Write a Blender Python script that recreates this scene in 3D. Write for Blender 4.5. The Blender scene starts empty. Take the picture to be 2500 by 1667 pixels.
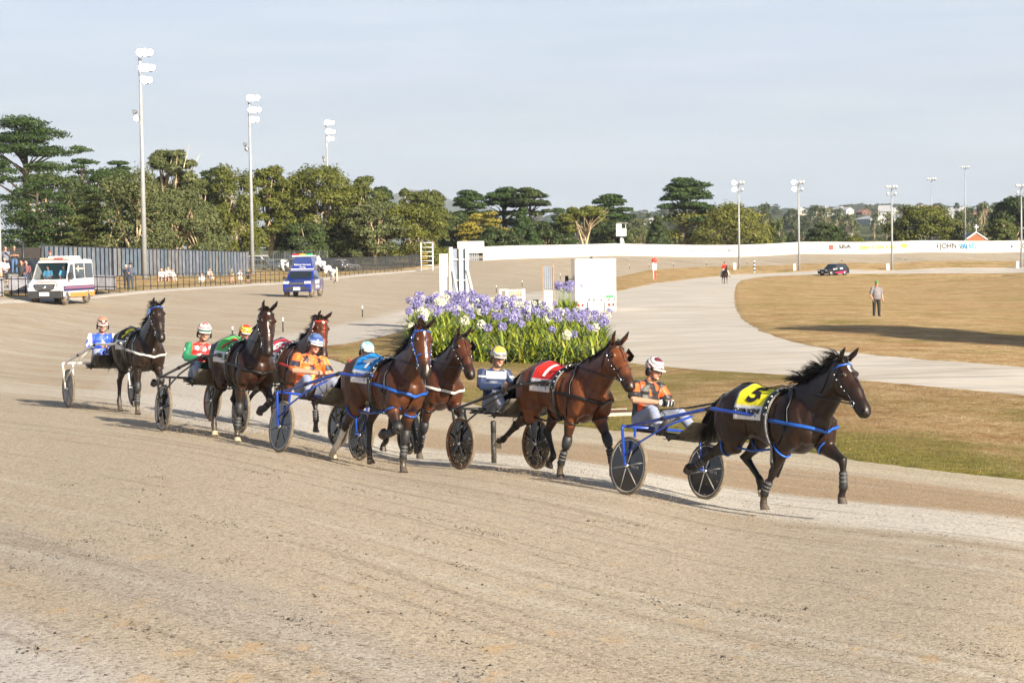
import bpy, bmesh, math, random
import numpy as np
from mathutils import Vector, Matrix, Quaternion, noise
R = math.radians
SC = bpy.context.scene
COL = SC.collection
random.seed(7)

# ------------------------------------------------------------------ camera, sky, sun, exposure
FPX, CX, CY = 4861.0, 1250.0, 833.5           # focal length and centre in photograph pixels (2500 x 1667)
CAMZ, ROLL = 2.88, 0.0152
PITCH = math.atan(211.5 / FPX)
FW = Vector((0, math.cos(PITCH), -math.sin(PITCH)))
R0 = Vector((1, 0, 0)); U0 = Vector((0, math.sin(PITCH), math.cos(PITCH)))
RT = R0 * math.cos(ROLL) - U0 * math.sin(ROLL)
UP = U0 * math.cos(ROLL) + R0 * math.sin(ROLL)
cam_d = bpy.data.cameras.new('camera'); cam = bpy.data.objects.new('camera', cam_d); COL.objects.link(cam)
cam_d.sensor_width = 36.0; cam_d.lens = FPX / 2500 * 36.0; cam_d.clip_start = 0.1; cam_d.clip_end = 20000
cam.matrix_world = Matrix(((RT.x, UP.x, -FW.x, 0), (RT.y, UP.y, -FW.y, 0), (RT.z, UP.z, -FW.z, CAMZ), (0, 0, 0, 1)))
SC.camera = cam
SUN_EL = R(23); SUN_AZ = math.atan2(0.60, -0.80)      # sun direction in plan, from +Y towards +X
sun_dir = Vector((math.sin(SUN_AZ) * math.cos(SUN_EL), math.cos(SUN_AZ) * math.cos(SUN_EL), math.sin(SUN_EL)))
sd = bpy.data.lights.new('sun', 'SUN'); sd.energy = 5.0; sd.angle = R(0.5); sd.color = (1.0, 0.90, 0.74)
so = bpy.data.objects.new('sun', sd); COL.objects.link(so)
so.rotation_euler = sun_dir.to_track_quat('Z', 'Y').to_euler()
W = bpy.data.worlds.new('World'); SC.world = W; W.use_nodes = True
wt = W.node_tree; wt.nodes.clear()
def N(t, kind, **kw):
    n = t.nodes.new(kind)
    for k, v in kw.items():
        if hasattr(n, k) and k not in ('inputs',): setattr(n, k, v)
    return n
sky = N(wt, 'ShaderNodeTexSky', sky_type='NISHITA', sun_disc=False, sun_elevation=SUN_EL, sun_rotation=SUN_AZ, air_density=1.0, dust_density=2.2, ozone_density=1.3)
wbg = N(wt, 'ShaderNodeBackground'); wout = N(wt, 'ShaderNodeOutputWorld')
tc = N(wt, 'ShaderNodeTexCoord'); mp = N(wt, 'ShaderNodeMapping'); mp.inputs['Scale'].default_value = (1.0, 1.0, 7.0)
cn = N(wt, 'ShaderNodeTexNoise'); cn.inputs['Scale'].default_value = 5.0; cn.inputs['Detail'].default_value = 6; cn.inputs['Roughness'].default_value = 0.55
cr = N(wt, 'ShaderNodeMapRange'); cr.inputs[1].default_value = 0.30; cr.inputs[2].default_value = 0.80; cr.inputs[3].default_value = 0.66; cr.inputs[4].default_value = 0.97
vm = N(wt, 'ShaderNodeMix', data_type='RGBA')
vm.inputs[7].default_value = (4.35, 4.65, 5.25, 1)     # thin high veil of cloud
wt.links.new(tc.outputs['Generated'], mp.inputs[0]); wt.links.new(mp.outputs[0], cn.inputs['Vector'])
wt.links.new(cn.outputs[0], cr.inputs[0])
sx_ = N(wt, 'ShaderNodeSeparateXYZ'); wt.links.new(tc.outputs['Generated'], sx_.inputs[0])
hi = N(wt, 'ShaderNodeMapRange'); hi.inputs[1].default_value = 0.13; hi.inputs[2].default_value = 0.30; hi.inputs[3].default_value = 1.0; hi.inputs[4].default_value = 0.0; wt.links.new(sx_.outputs['Z'], hi.inputs[0])
mu = N(wt, 'ShaderNodeMath', operation='MULTIPLY'); wt.links.new(cr.outputs[0], mu.inputs[0]); wt.links.new(hi.outputs[0], mu.inputs[1]); wt.links.new(mu.outputs[0], vm.inputs[0])
# faint streaks of cloud in the veil
cn2 = N(wt, 'ShaderNodeTexNoise'); cn2.inputs['Scale'].default_value = 9.0; cn2.inputs['Detail'].default_value = 7; mp2 = N(wt, 'ShaderNodeMapping'); mp2.inputs['Scale'].default_value = (1.0, 1.0, 11.0); wt.links.new(tc.outputs['Generated'], mp2.inputs[0]); wt.links.new(mp2.outputs[0], cn2.inputs['Vector'])
cr2 = N(wt, 'ShaderNodeMapRange'); cr2.inputs[1].default_value = 0.42; cr2.inputs[2].default_value = 0.68; wt.links.new(cn2.outputs[0], cr2.inputs[0])
vc = N(wt, 'ShaderNodeMix', data_type='RGBA'); vc.inputs[6].default_value = (4.75, 5.35, 6.75, 1); vc.inputs[7].default_value = (5.35, 5.85, 6.95, 1); wt.links.new(cr2.outputs[0], vc.inputs[0]); zr = N(wt, 'ShaderNodeMapRange'); zr.inputs[1].default_value = 0.0; zr.inputs[2].default_value = 0.12; zr.inputs[3].default_value = 0.78; zr.inputs[4].default_value = 1.0; wt.links.new(sx_.outputs['Z'], zr.inputs[0]); vs_ = N(wt, 'ShaderNodeVectorMath', operation='SCALE'); wt.links.new(vc.outputs[2], vs_.inputs[0]); wt.links.new(zr.outputs[0], vs_.inputs['Scale']); wt.links.new(vs_.outputs[0], vm.inputs[7])
wt.links.new(sky.outputs[0], vm.inputs[6]); wt.links.new(vm.outputs[2], wbg.inputs[0])
wbg.inputs[1].default_value = 0.060; wt.links.new(wbg.outputs[0], wout.inputs[0])
SC.view_settings.view_transform = 'Standard'; SC.view_settings.look = 'None'
SC.view_settings.exposure = 1.17; SC.view_settings.gamma = 1.0
SC.render.engine = 'CYCLES'
SC.cycles.max_bounces = 5; SC.cycles.diffuse_bounces = 2; SC.cycles.glossy_bounces = 2; SC.cycles.transmission_bounces = 3; SC.cycles.transparent_max_bounces = 6
SC.cycles.use_denoising = True; SC.cycles.volume_bounces = 0

def P(px, py, d):
    """point in the world seen at photograph pixel (px,py) at depth d metres"""
    v = FW * FPX + RT * (px - CX) + UP * (CY - py)
    return Vector((0, 0, CAMZ)) + v * (d / FPX)

# ------------------------------------------------------------------ ground height
CTRL = [P(*t) for t in [
    (171,995,36.9),(400,1053,30.4),(682,1104,27.4),(1127,1145,27.0),(1529,1206,24.2),(1724,1217,25.0),(824,1091,30.8),(1005,1103,32.3),
    (157,745,110),(212,741,114),(746,723,134),(60,728,113),(290,715,132),(430,704,150),(557,697,174),(620,692,186),(700,688,205),(800,677,228),(900,668,250),(980,662,268),(1075,649,290),
    (1183,635,304),(1350,629,325),(1500,623.6,345),(1950,618,350),(2250,614.5,355),(2480,613,362),(2480,640,338),(1925,648,325),(1712,653,310),(1585,660,290),(1500,676,262),
    (1948,664,303),(2175,662,312),(2480,656,318),(2060,672,285),(1768,694,225),(1455,760,112),(2140,774,99),
    (2500,925,51),(2500,1169,28.8),(1250,1000,43),(1440,700,190),(2500,680,262),(2500,820,79),(1700,830,74),(1850,720,165),(1050,860,66),
    (700,800,88),(400,860,66),(60,850,72),(900,720,165)]]
def plane_z(x, y): return -0.06 * (0.84 * x + 0.54 * y - 14.0)
for (x, y) in [(-2.5,9.5),(0,9.5),(2.5,9.5),(-4.5,17),(0,17),(4.2,17),(-6.5,26),(9,34)]:
    CTRL.append(Vector((x, y, plane_z(x, y))))
def _uv(x, y):
    y = np.maximum(np.asarray(y, float), 8.0); u = np.clip(np.asarray(x, float) / y, -0.34, 0.34)
    return u * 5.0, np.log(np.minimum(y, 420.0))
_cu, _cv = _uv([c.x for c in CTRL], [c.y for c in CTRL]); _cz = np.array([c.z for c in CTRL])
def _phi(r2): return 0.5 * r2 * np.log(r2 + 1e-9)
_n = len(_cz)
_A = np.zeros((_n + 3, _n + 3)); _A[:_n, :_n] = _phi((_cu[:, None] - _cu) ** 2 + (_cv[:, None] - _cv) ** 2) + np.eye(_n) * 0.004
_A[:_n, _n] = 1; _A[:_n, _n + 1] = _cu; _A[:_n, _n + 2] = _cv; _A[_n:, :_n] = _A[:_n, _n:].T
_w = np.linalg.solve(_A, np.concatenate([_cz, [0, 0, 0]]))
FAR_Y = [0, 360, 420, 600, 900, 1400, 2200, 3500, 9000]; FAR_Z = [0, 0, -1.5, -6, 0, 20, 38, 20, 0]
def H(x, y):
    sh = np.shape(x); x = np.atleast_1d(np.asarray(x, float)).ravel(); y = np.atleast_1d(np.asarray(y, float)).ravel()
    u, v = _uv(x, y)
    z = _phi((u[:, None] - _cu) ** 2 + (v[:, None] - _cv) ** 2) @ _w[:_n] + _w[_n] + _w[_n + 1] * u + _w[_n + 2] * v
    # behind the outer wall the land falls away and then climbs to the town
    far = np.interp(y, FAR_Y, FAR_Z)
    rt = np.clip((x / np.maximum(y, 1) + 0.05) / 0.12, 0.25, 1.0)
    z = z + np.where(far > 0, far * rt, far)
    return z.reshape(sh) if sh else float(z[0])
def G(px, py, off=0.0):
    """where the ray through a photograph pixel meets the ground"""
    v = (FW * FPX + RT * (px - CX) + UP * (CY - py)).normalized()
    t = np.exp(np.linspace(math.log(6), math.log(900), 700)); xs = v.x * t; ys = v.y * t
    d = CAMZ + v.z * t - H(xs, ys)
    i = np.argmax(d < 0) if (d < 0).any() else len(t) - 1
    if i == 0: tt = t[0]
    else: tt = t[i - 1] + (t[i] - t[i - 1]) * d[i - 1] / (d[i - 1] - d[i])
    x, y = v.x * tt, v.y * tt
    return Vector((x, y, H(x, y) + off))
def at_ground(px, d):
    """ground point in picture column px at depth d"""
    py = 640.0
    for _ in range(6):
        p = P(px, py, d); py += (p.z - H(p.x, p.y)) * FPX / d
    p = P(px, py, d); return Vector((p.x, p.y, H(p.x, p.y)))
def size(npx, d): return npx * d / FPX

# ------------------------------------------------------------------ object helpers
def link(o, parent=None):
    COL.objects.link(o)
    if parent is not None: o.parent = parent
    return o
def tag(o, label=None, cat=None, group=None, kind=None):
    if label: o['label'] = label
    if cat: o['category'] = cat
    if group: o['group'] = group
    if kind: o['kind'] = kind
    return o
def empty(name, loc=(0, 0, 0), rz=0.0, parent=None):
    o = bpy.data.objects.new(name, None); o.empty_display_size = 0.2
    o.location = loc; o.rotation_euler = (0, 0, rz); return link(o, parent)
def copy_tree(o, parent=None):
    c = o.copy(); link(c)
    c.parent = parent
    for ch in list(o.children): copy_tree(ch, c)
    return c
class MB:
    """collects shapes for one mesh object; each shape may carry its own material"""
    def __init__(s): s.v = []; s.f = []; s.m = []; s.mats = []; s.sm = []; s.cur = 0
    def mat(s, m):
        if m not in s.mats: s.mats.append(m)
        s.cur = s.mats.index(m); return s
    def add(s, vs, fs, smooth=False):
        b = len(s.v); s.v.extend([tuple(p) for p in vs])
        for f in fs: s.f.append(tuple(i + b for i in f)); s.m.append(s.cur); s.sm.append(smooth)
    def box(s, c, d, rz=0.0, M=None, taper=None):
        x, y, z = d[0] / 2, d[1] / 2, d[2] / 2
        tx, ty = taper if taper else (1, 1)
        pts = [Vector((sx * x * (tx if sz > 0 else 1), sy * y * (ty if sz > 0 else 1), sz * z)) for sz in (-1, 1) for sy in (-1, 1) for sx in (-1, 1)]
        A = M if M is not None else Matrix.Rotation(rz, 4, 'Z')
        pts = [A @ p + Vector(c) for p in pts]
        s.add(pts, [(0, 2, 3, 1), (4, 5, 7, 6), (0, 1, 5, 4), (2, 6, 7, 3), (1, 3, 7, 5), (0, 4, 6, 2)]); return s
    def tube(s, pts, r, n=8, cap=True, flat=1.0, smooth=True, side=None):
        """swept tube; r number or list; flat = thickness ratio in the frame's second axis"""
        pts = [Vector(p) for p in pts]; k = len(pts)
        rs = r if isinstance(r, (list, tuple)) else [r] * k
        vs = []; prev = None
        for i, p in enumerate(pts):
            t = (pts[min(i + 1, k - 1)] - pts[max(i - 1, 0)])
            t = t.normalized() if t.length > 1e-9 else Vector((0, 0, 1))
            if prev is None:
                a = Vector(side) if side is not None else (Vector((0, 0, 1)) if abs(t.z) < 0.9 else Vector((1, 0, 0)))
                a = (a - t * a.dot(t)).normalized()
            else: a = (prev - t * prev.dot(t)); a = a.normalized() if a.length > 1e-6 else t.orthogonal().normalized()
            prev = a; b = t.cross(a)
            for j in range(n):
                w = 2 * math.pi * j / n; vs.append(p + a * (math.cos(w) * rs[i]) + b * (math.sin(w) * rs[i] * flat))
        fs = [(i * n + j, i * n + (j + 1) % n, (i + 1) * n + (j + 1) % n, (i + 1) * n + j) for i in range(k - 1) for j in range(n)]
        if cap: fs += [tuple(range(n))[::-1], tuple((k - 1) * n + j for j in range(n))]
        s.add(vs, fs, smooth); return s
    def bar(s, a, b, r, n=6, r2=None): return s.tube([a, b], [r, r2 if r2 is not None else r], n)
    def ell(s, c, d, n=14, m=9, M=None, smooth=True):
        vs = []; c = Vector(c)
        for i in range(m + 1):
            th = math.pi * i / m
            for j in range(n):
                w = 2 * math.pi * j / n
                p = Vector((math.sin(th) * math.cos(w) * d[0], math.sin(th) * math.sin(w) * d[1], math.cos(th) * d[2]))
                vs.append((M @ p if M is not None else p) + c)
        s.add(vs, [(i * n + j, (i + 1) * n + j, (i + 1) * n + (j + 1) % n, i * n + (j + 1) % n) for i in range(m) for j in range(n)], smooth); return s
    def prism(s, pts, ax, d0, d1):
        """polygon pts (2D) extruded along axis ax ('x','y','z') between d0 and d1"""
        def mk(a, b, d): return {'x': (d, a, b), 'y': (a, d, b), 'z': (a, b, d)}[ax]
        n = len(pts); vs = [mk(a, b, d0) for a, b in pts] + [mk(a, b, d1) for a, b in pts]
        fs = [tuple(range(n))[::-1], tuple(range(n, 2 * n))] + [(i, (i + 1) % n, n + (i + 1) % n, n + i) for i in range(n)]
        s.add(vs, fs); return s
    def quad(s, a, b, c, d): s.add([a, b, c, d], [(0, 1, 2, 3)]); return s
    def mesh(s, name, m=None):
        me = bpy.data.meshes.new(name); me.from_pydata(s.v, [], s.f)
        mats = s.mats if s.mats else [m]
        for x in mats: me.materials.append(x)
        me.polygons.foreach_set('material_index', s.m if s.mats else [0] * len(s.f))
        me.polygons.foreach_set('use_smooth', s.sm)
        me.update(); return me
    def build(s, name, m=None, parent=None, bevel=0.0, fixn=False):
        me = s.mesh(name, m)
        if fixn or bevel:
            bm = bmesh.new(); bm.from_mesh(me); bmesh.ops.recalc_face_normals(bm, faces=bm.faces); bm.to_mesh(me); bm.free()
        o = link(bpy.data.objects.new(name, me), parent)
        if bevel:
            b = o.modifiers.new('b', 'BEVEL'); b.width = bevel; b.segments = 2; b.limit_method = 'ANGLE'; b.angle_limit = R(40)
        return o
def rgb(h):
    c = [int(h[i:i + 2], 16) / 255 for i in (0, 2, 4)]
    return tuple([x / 12.92 if x <= 0.04045 else ((x + 0.055) / 1.055) ** 2.4 for x in c] + [1.0])
def col4(c): return rgb(c) if isinstance(c, str) else (tuple(c) + (1.0,))[:4]
_MC = {}
def mat(name, c, rough=0.6, metal=0.0, var=0.12, scale=8.0, bump=0.0, spec=0.5, coat=0.0, c2=None, emit=0.0, obj_space=True, trans=0.0, sheen=0.0):
    """plain procedural material: base colour broken up by noise"""
    if name in _MC: return _MC[name]
    m = bpy.data.materials.new(name); m.use_nodes = True; t = m.node_tree; b = t.nodes['Principled BSDF']
    c = col4(c); b.inputs['Roughness'].default_value = rough; b.inputs['Metallic'].default_value = metal
    b.inputs['Specular IOR Level'].default_value = spec; b.inputs['Coat Weight'].default_value = coat; b.inputs['Coat Roughness'].default_value = 0.08
    if sheen: b.inputs['Sheen Weight'].default_value = sheen
    if trans: b.inputs['Transmission Weight'].default_value = trans
    if emit: b.inputs['Emission Color'].default_value = c; b.inputs['Emission Strength'].default_value = emit
    tc = N(t, 'ShaderNodeTexCoord'); no = N(t, 'ShaderNodeTexNoise'); no.inputs['Scale'].default_value = scale; no.inputs['Detail'].default_value = 5
    t.links.new(tc.outputs['Object' if obj_space else 'Generated'], no.inputs['Vector'])
    mx = N(t, 'ShaderNodeMix', data_type='RGBA')
    ca = tuple(max(0, x * (1 - var)) for x in c[:3]) + (1,); cb = col4(c2) if c2 else tuple(min(1, x * (1 + var)) for x in c[:3]) + (1,)
    mx.inputs[6].default_value = ca; mx.inputs[7].default_value = cb
    mr = N(t, 'ShaderNodeMapRange'); mr.inputs[1].default_value = 0.35; mr.inputs[2].default_value = 0.65
    t.links.new(no.outputs[0], mr.inputs[0]); t.links.new(mr.outputs[0], mx.inputs[0]); t.links.new(mx.outputs[2], b.inputs['Base Color'])
    if bump:
        bp = N(t, 'ShaderNodeBump'); bp.inputs['Strength'].default_value = bump; bp.inputs['Distance'].default_value = 0.02
        t.links.new(no.outputs[0], bp.inputs['Height']); t.links.new(bp.outputs[0], b.inputs['Normal'])
    _MC[name] = m; return m
def vcmat(name, attr='tint', rough=0.5, spec=0.5, coat=0.0, noise_scale=30.0, noise_amt=0.1, bump=0.0, sheen=0.0, bdist=0.01, stretch=None):
    """material whose base colour is the object's own colour attribute"""
    if name in _MC: return _MC[name]
    m = bpy.data.materials.new(name); m.use_nodes = True; t = m.node_tree; b = t.nodes['Principled BSDF']
    b.inputs['Roughness'].default_value = rough; b.inputs['Specular IOR Level'].default_value = spec; b.inputs['Coat Weight'].default_value = coat; b.inputs['Coat Roughness'].default_value = 0.12
    if sheen: b.inputs['Sheen Weight'].default_value = sheen
    a = N(t, 'ShaderNodeAttribute', attribute_name=attr); no = N(t, 'ShaderNodeTexNoise'); no.inputs['Scale'].default_value = noise_scale; no.inputs['Detail'].default_value = 4
    tc = N(t, 'ShaderNodeTexCoord')
    if stretch:
        mp = N(t, 'ShaderNodeMapping'); mp.inputs['Scale'].default_value = stretch; t.links.new(tc.outputs['Object'], mp.inputs[0]); t.links.new(mp.outputs[0], no.inputs['Vector'])
    else: t.links.new(tc.outputs['Object'], no.inputs['Vector'])
    mr = N(t, 'ShaderNodeMapRange'); mr.inputs[1].default_value = 0.3; mr.inputs[2].default_value = 0.7; mr.inputs[3].default_value = 1 - noise_amt; mr.inputs[4].default_value = 1 + noise_amt
    vmul = N(t, 'ShaderNodeVectorMath', operation='SCALE'); t.links.new(a.outputs['Color'], vmul.inputs[0]); t.links.new(no.outputs[0], mr.inputs[0]); t.links.new(mr.outputs[0], vmul.inputs['Scale'])
    t.links.new(vmul.outputs[0], b.inputs['Base Color'])
    if bump:
        bp = N(t, 'ShaderNodeBump'); bp.inputs['Strength'].default_value = bump; bp.inputs['Distance'].default_value = bdist
        t.links.new(no.outputs[0], bp.inputs['Height']); t.links.new(bp.outputs[0], b.inputs['Normal'])
    _MC[name] = m; return m
def set_tint(me, cols):
    a = me.color_attributes.new('tint', 'FLOAT_COLOR', 'POINT')
    c = np.ones((len(me.vertices), 4), dtype=np.float32); c[:, :3] = cols; a.data.foreach_set('color', c.ravel())
def text(body, size_, m, parent, M, name='lettering', ext=0.004, font=None, align='CENTER', sx=1.0, shear=0.0, bold=0.0):
    """flat raised lettering as a mesh; M places it (x = reading direction, y = up, z = out)"""
    cu = bpy.data.curves.new(name, 'FONT'); cu.body = body; cu.size = size_; cu.extrude = ext; cu.align_x = align; cu.align_y = 'CENTER'; cu.shear = shear; cu.resolution_u = 3; cu.offset = bold
    to = bpy.data.objects.new(name, cu); COL.objects.link(to)
    dg = bpy.context.evaluated_depsgraph_get(); me = bpy.data.meshes.new_from_object(to.evaluated_get(dg))
    bpy.data.objects.remove(to); me.name = name; me.materials.clear(); me.materials.append(m)
    if sx != 1.0:
        for v in me.vertices: v.co.x *= sx
    me.transform(M)
    return link(bpy.data.objects.new(name, me), parent) if parent is not False else me

# ------------------------------------------------------------------ ground materials
def ground_mat(name, fn):
    m = bpy.data.materials.new(name); m.use_nodes = True; t = m.node_tree; b = t.nodes['Principled BSDF']; b.inputs['Roughness'].default_value = 0.95; b.inputs['Specular IOR Level'].default_value = 0.1
    fn(t, b); return m
class NT:
    """small helper for chaining nodes"""
    def __init__(s, t):
        s.t = t; s.geo = N(t, 'ShaderNodeNewGeometry').outputs['Position']
    def noise(s, scale, detail=3, rough=0.55, vec=None, sc=None, rz=None):
        n = N(s.t, 'ShaderNodeTexNoise'); n.inputs['Scale'].default_value = scale; n.inputs['Detail'].default_value = detail; n.inputs['Roughness'].default_value = rough
        v = vec or s.geo
        if rz is not None:
            mq = N(s.t, 'ShaderNodeVectorRotate', rotation_type='Z_AXIS'); mq.inputs['Angle'].default_value = rz; s.t.links.new(v, mq.inputs[0]); v = mq.outputs[0]
        if sc:
            mq = N(s.t, 'ShaderNodeVectorMath', operation='MULTIPLY'); mq.inputs[1].default_value = sc; s.t.links.new(v, mq.inputs[0]); v = mq.outputs[0]
        s.t.links.new(v, n.inputs['Vector']); return n.outputs[0]
    def ramp(s, f, a, b, lo=0.0, hi=1.0):
        m = N(s.t, 'ShaderNodeMapRange'); m.inputs[1].default_value = a; m.inputs[2].default_value = b; m.inputs[3].default_value = lo; m.inputs[4].default_value = hi
        s.t.links.new(f, m.inputs[0]); return m.outputs[0]
    def mix(s, f, a, b):
        m = N(s.t, 'ShaderNodeMix', data_type='RGBA')
        for k, x in ((0, f), (6, a), (7, b)):
            if isinstance(x, (tuple, float, int)): m.inputs[k].default_value = x
            else: s.t.links.new(x, m.inputs[k])
        return m.outputs[2]
    def math(s, op, a, b=0.0):
        m = N(s.t, 'ShaderNodeMath', operation=op)
        for k, x in ((0, a), (1, b)):
            if isinstance(x, (float, int)): m.inputs[k].default_value = x
            else: s.t.links.new(x, m.inputs[k])
        return m.outputs[0]
    def bump(s, h, strength, dist, b):
        n = N(s.t, 'ShaderNodeBump'); n.inputs['Strength'].default_value = strength; n.inputs['Distance'].default_value = dist
        s.t.links.new(h, n.inputs['Height']); s.t.links.new(n.outputs[0], b.inputs['Normal'])
def sc_(h, r, g=None, b=None):
    c = rgb(h); return (c[0] * r, c[1] * (g or r), c[2] * (b or g or r), 1.0)
RACE_DIR = R(-56)    # direction the field travels across the near track (angle from +X)
def m_sand(t, b):
    k = NT(t)
    base = k.mix(k.ramp(k.noise(0.3, 4, sc=(0.3, 1, 1), rz=-RACE_DIR), 0.35, 0.65), sc_('c8b294', .62, .64, .685), sc_('d0bea2', .62, .64, .685))
    lane = k.ramp(k.noise(1.1, 3, sc=(0.03, 1.0, 1.0), rz=-RACE_DIR), 0.56, 0.70)
    base = k.mix(k.math('MULTIPLY', lane, 0.42), base, sc_('e4dccf', .66))
    red = k.ramp(k.noise(0.9, 5, sc=(0.25, 1, 1), rz=-RACE_DIR), 0.52, 0.70)
    base = k.mix(k.math('MULTIPLY', red, 0.50), base, sc_('b89468', .62))
    line = k.ramp(k.noise(6.0, 2, sc=(0.012, 1, 1), rz=-RACE_DIR), 0.60, 0.66)
    base = k.mix(k.math('MULTIPLY', line, 0.30), base, sc_('9c8a70', .6))
    dq = N(t, 'ShaderNodeVectorMath', operation='DOT_PRODUCT'); dq.inputs[1].default_value = (.829, .559, 0); t.links.new(k.geo, dq.inputs[0])
    wob = k.ramp(k.noise(0.5, 4, sc=(0.2, 1, 1), rz=-RACE_DIR), 0.2, 0.8, -.55, .55)
    q = k.math('DIVIDE', k.math('ADD', dq.outputs['Value'], wob), 24.0); rp = N(t, 'ShaderNodeValToRGB'); rp.color_ramp.interpolation = 'EASE'; e = rp.color_ramp.elements
    base0 = sc_('cdb89c', .63, .65, .685); gv = sc_('dcd4cc', .68, .69, .73); gs = sc_('bcafa0', .66); rd = sc_('b8966c', .66); pl_ = sc_('ece6dc', .72)
    stops = [(0, gv), (3.8, gv), (4.9, base0), (5.3, base0), (5.65, gs), (6.1, gs), (6.5, base0), (14.6, base0), (15.6, pl_), (17.0, pl_), (17.8, rd), (19.6, rd), (20.2, sc_('dccdb4', .68)), (21.6, sc_('d8c8aa', .66)), (22.3, base0)]
    e[0].position = 0; e[0].color = stops[0][1]; e[1].position = 1; e[1].color = base0
    for pq, cq in stops[1:]: el = e.new(pq / 24); el.color = cq
    t.links.new(q, rp.inputs[0]); sy = N(t, 'ShaderNodeSeparateXYZ'); t.links.new(k.geo, sy.inputs[0]); base = k.mix(k.ramp(sy.outputs['Y'], 30, 55, .78, 0), base, rp.outputs[0])
    ln2 = k.ramp(k.noise(5.0, 3, sc=(0.015, 1, 1), rz=-RACE_DIR), 0.57, 0.62); base = k.mix(k.math('MULTIPLY', ln2, 0.42), base, sc_('9a8a74', .6)); ln3 = k.ramp(k.noise(2.2, 3, sc=(0.02, 1, 1), rz=-RACE_DIR), 0.58, 0.66); base = k.mix(k.math('MULTIPLY', ln3, 0.25), base, sc_('eae2d4', .68))
    pa = N(t, 'ShaderNodeAttribute', attribute_name='pale'); base = k.mix(k.math('MULTIPLY', pa.outputs['Fac'], k.ramp(k.noise(.6, 4, sc=(.3, 1, 1), rz=-RACE_DIR), .3, .7, .55, .95)), base, sc_('dcd5ca', .66, .665, .70))
    g1 = k.noise(24, 4, 0.78); g2 = k.noise(9, 4, 0.65); g3 = k.noise(60, 3, .7)
    base = k.mix(k.math('MULTIPLY', k.ramp(g3, 0.50, 0.62), 0.6), base, sc_('f4ecdf', .68))
    base = k.mix(k.math('MULTIPLY', k.ramp(g1, 0.47, 0.36), 0.85), base, sc_('7a6a56', .6))
    patch = k.ramp(k.noise(0.55, 4), 0.48, 0.62)
    clod = k.math('MULTIPLY', k.ramp(g2, 0.64, 0.70), patch)
    base = k.mix(k.math('MULTIPLY', clod, 0.9), base, sc_('40382e', .6))
    hoofp = k.math('MULTIPLY', k.ramp(k.noise(2.0, 3, sc=(1.5, .8, 1)), 0.62, 0.70), k.ramp(sy.outputs['Y'], 12, 19, 1, .12))
    base = k.mix(k.math('MULTIPLY', hoofp, 0.6), base, sc_('dab88a', .66))
    t.links.new(base, b.inputs['Base Color'])
    h = k.math('ADD', k.math('MULTIPLY', g1, 0.7), k.math('ADD', k.math('MULTIPLY', k.noise(5, 4, 0.6, sc=(0.5, 1, 1), rz=-RACE_DIR), 1.4), k.math('MULTIPLY', clod, -.5)))
    k.bump(h, 0.75, 0.035, b)
def m_path(t, b):
    k = NT(t)
    base = k.mix(k.ramp(k.noise(0.25, 4), 0.35, 0.65), sc_('dcd2c1', .66, .655, .68), sc_('eae2d4', .66, .655, .68))
    tr = k.ramp(k.noise(1.2, 3, sc=(0.01, 1.0, 1.0), rz=R(-20)), 0.57, 0.66)
    base = k.mix(k.math('MULTIPLY', tr, 0.25), base, sc_('a9a29a', .64, .65, .70))
    tr2 = k.ramp(k.noise(.4, 4), 0.50, 0.66)
    base = k.mix(k.math('MULTIPLY', tr2, 0.25), base, sc_('c8b89c', .64, .65, .70))
    for (ang, sc3, sh, am) in ((R(-14), 2.6, .006, .55), (R(8), 2.2, .007, .40), (R(-34), 3.0, .006, .35)):
        wp = k.noise(.05, 2); vv = N(t, 'ShaderNodeVectorMath', operation='SCALE'); vv.inputs['Scale'].default_value = 3.0; t.links.new(wp, vv.inputs[0]); va_ = N(t, 'ShaderNodeVectorMath', operation='ADD'); t.links.new(k.geo, va_.inputs[0]); t.links.new(vv.outputs[0], va_.inputs[1])
        rut = k.ramp(k.noise(sc3, 2, vec=va_.outputs[0], sc=(sh, 1.0, 1.0), rz=ang), 0.60, 0.645); base = k.mix(k.math('MULTIPLY', rut, am), base, sc_('9a948e', .66))
    g = k.noise(30, 2, 0.7); base = k.mix(k.math('MULTIPLY', k.ramp(g, 0.42, 0.3), 0.4), base, sc_('9c9386', .64, .65, .70))
    t.links.new(base, b.inputs['Base Color']); k.bump(g, 0.3, 0.02, b)
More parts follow.
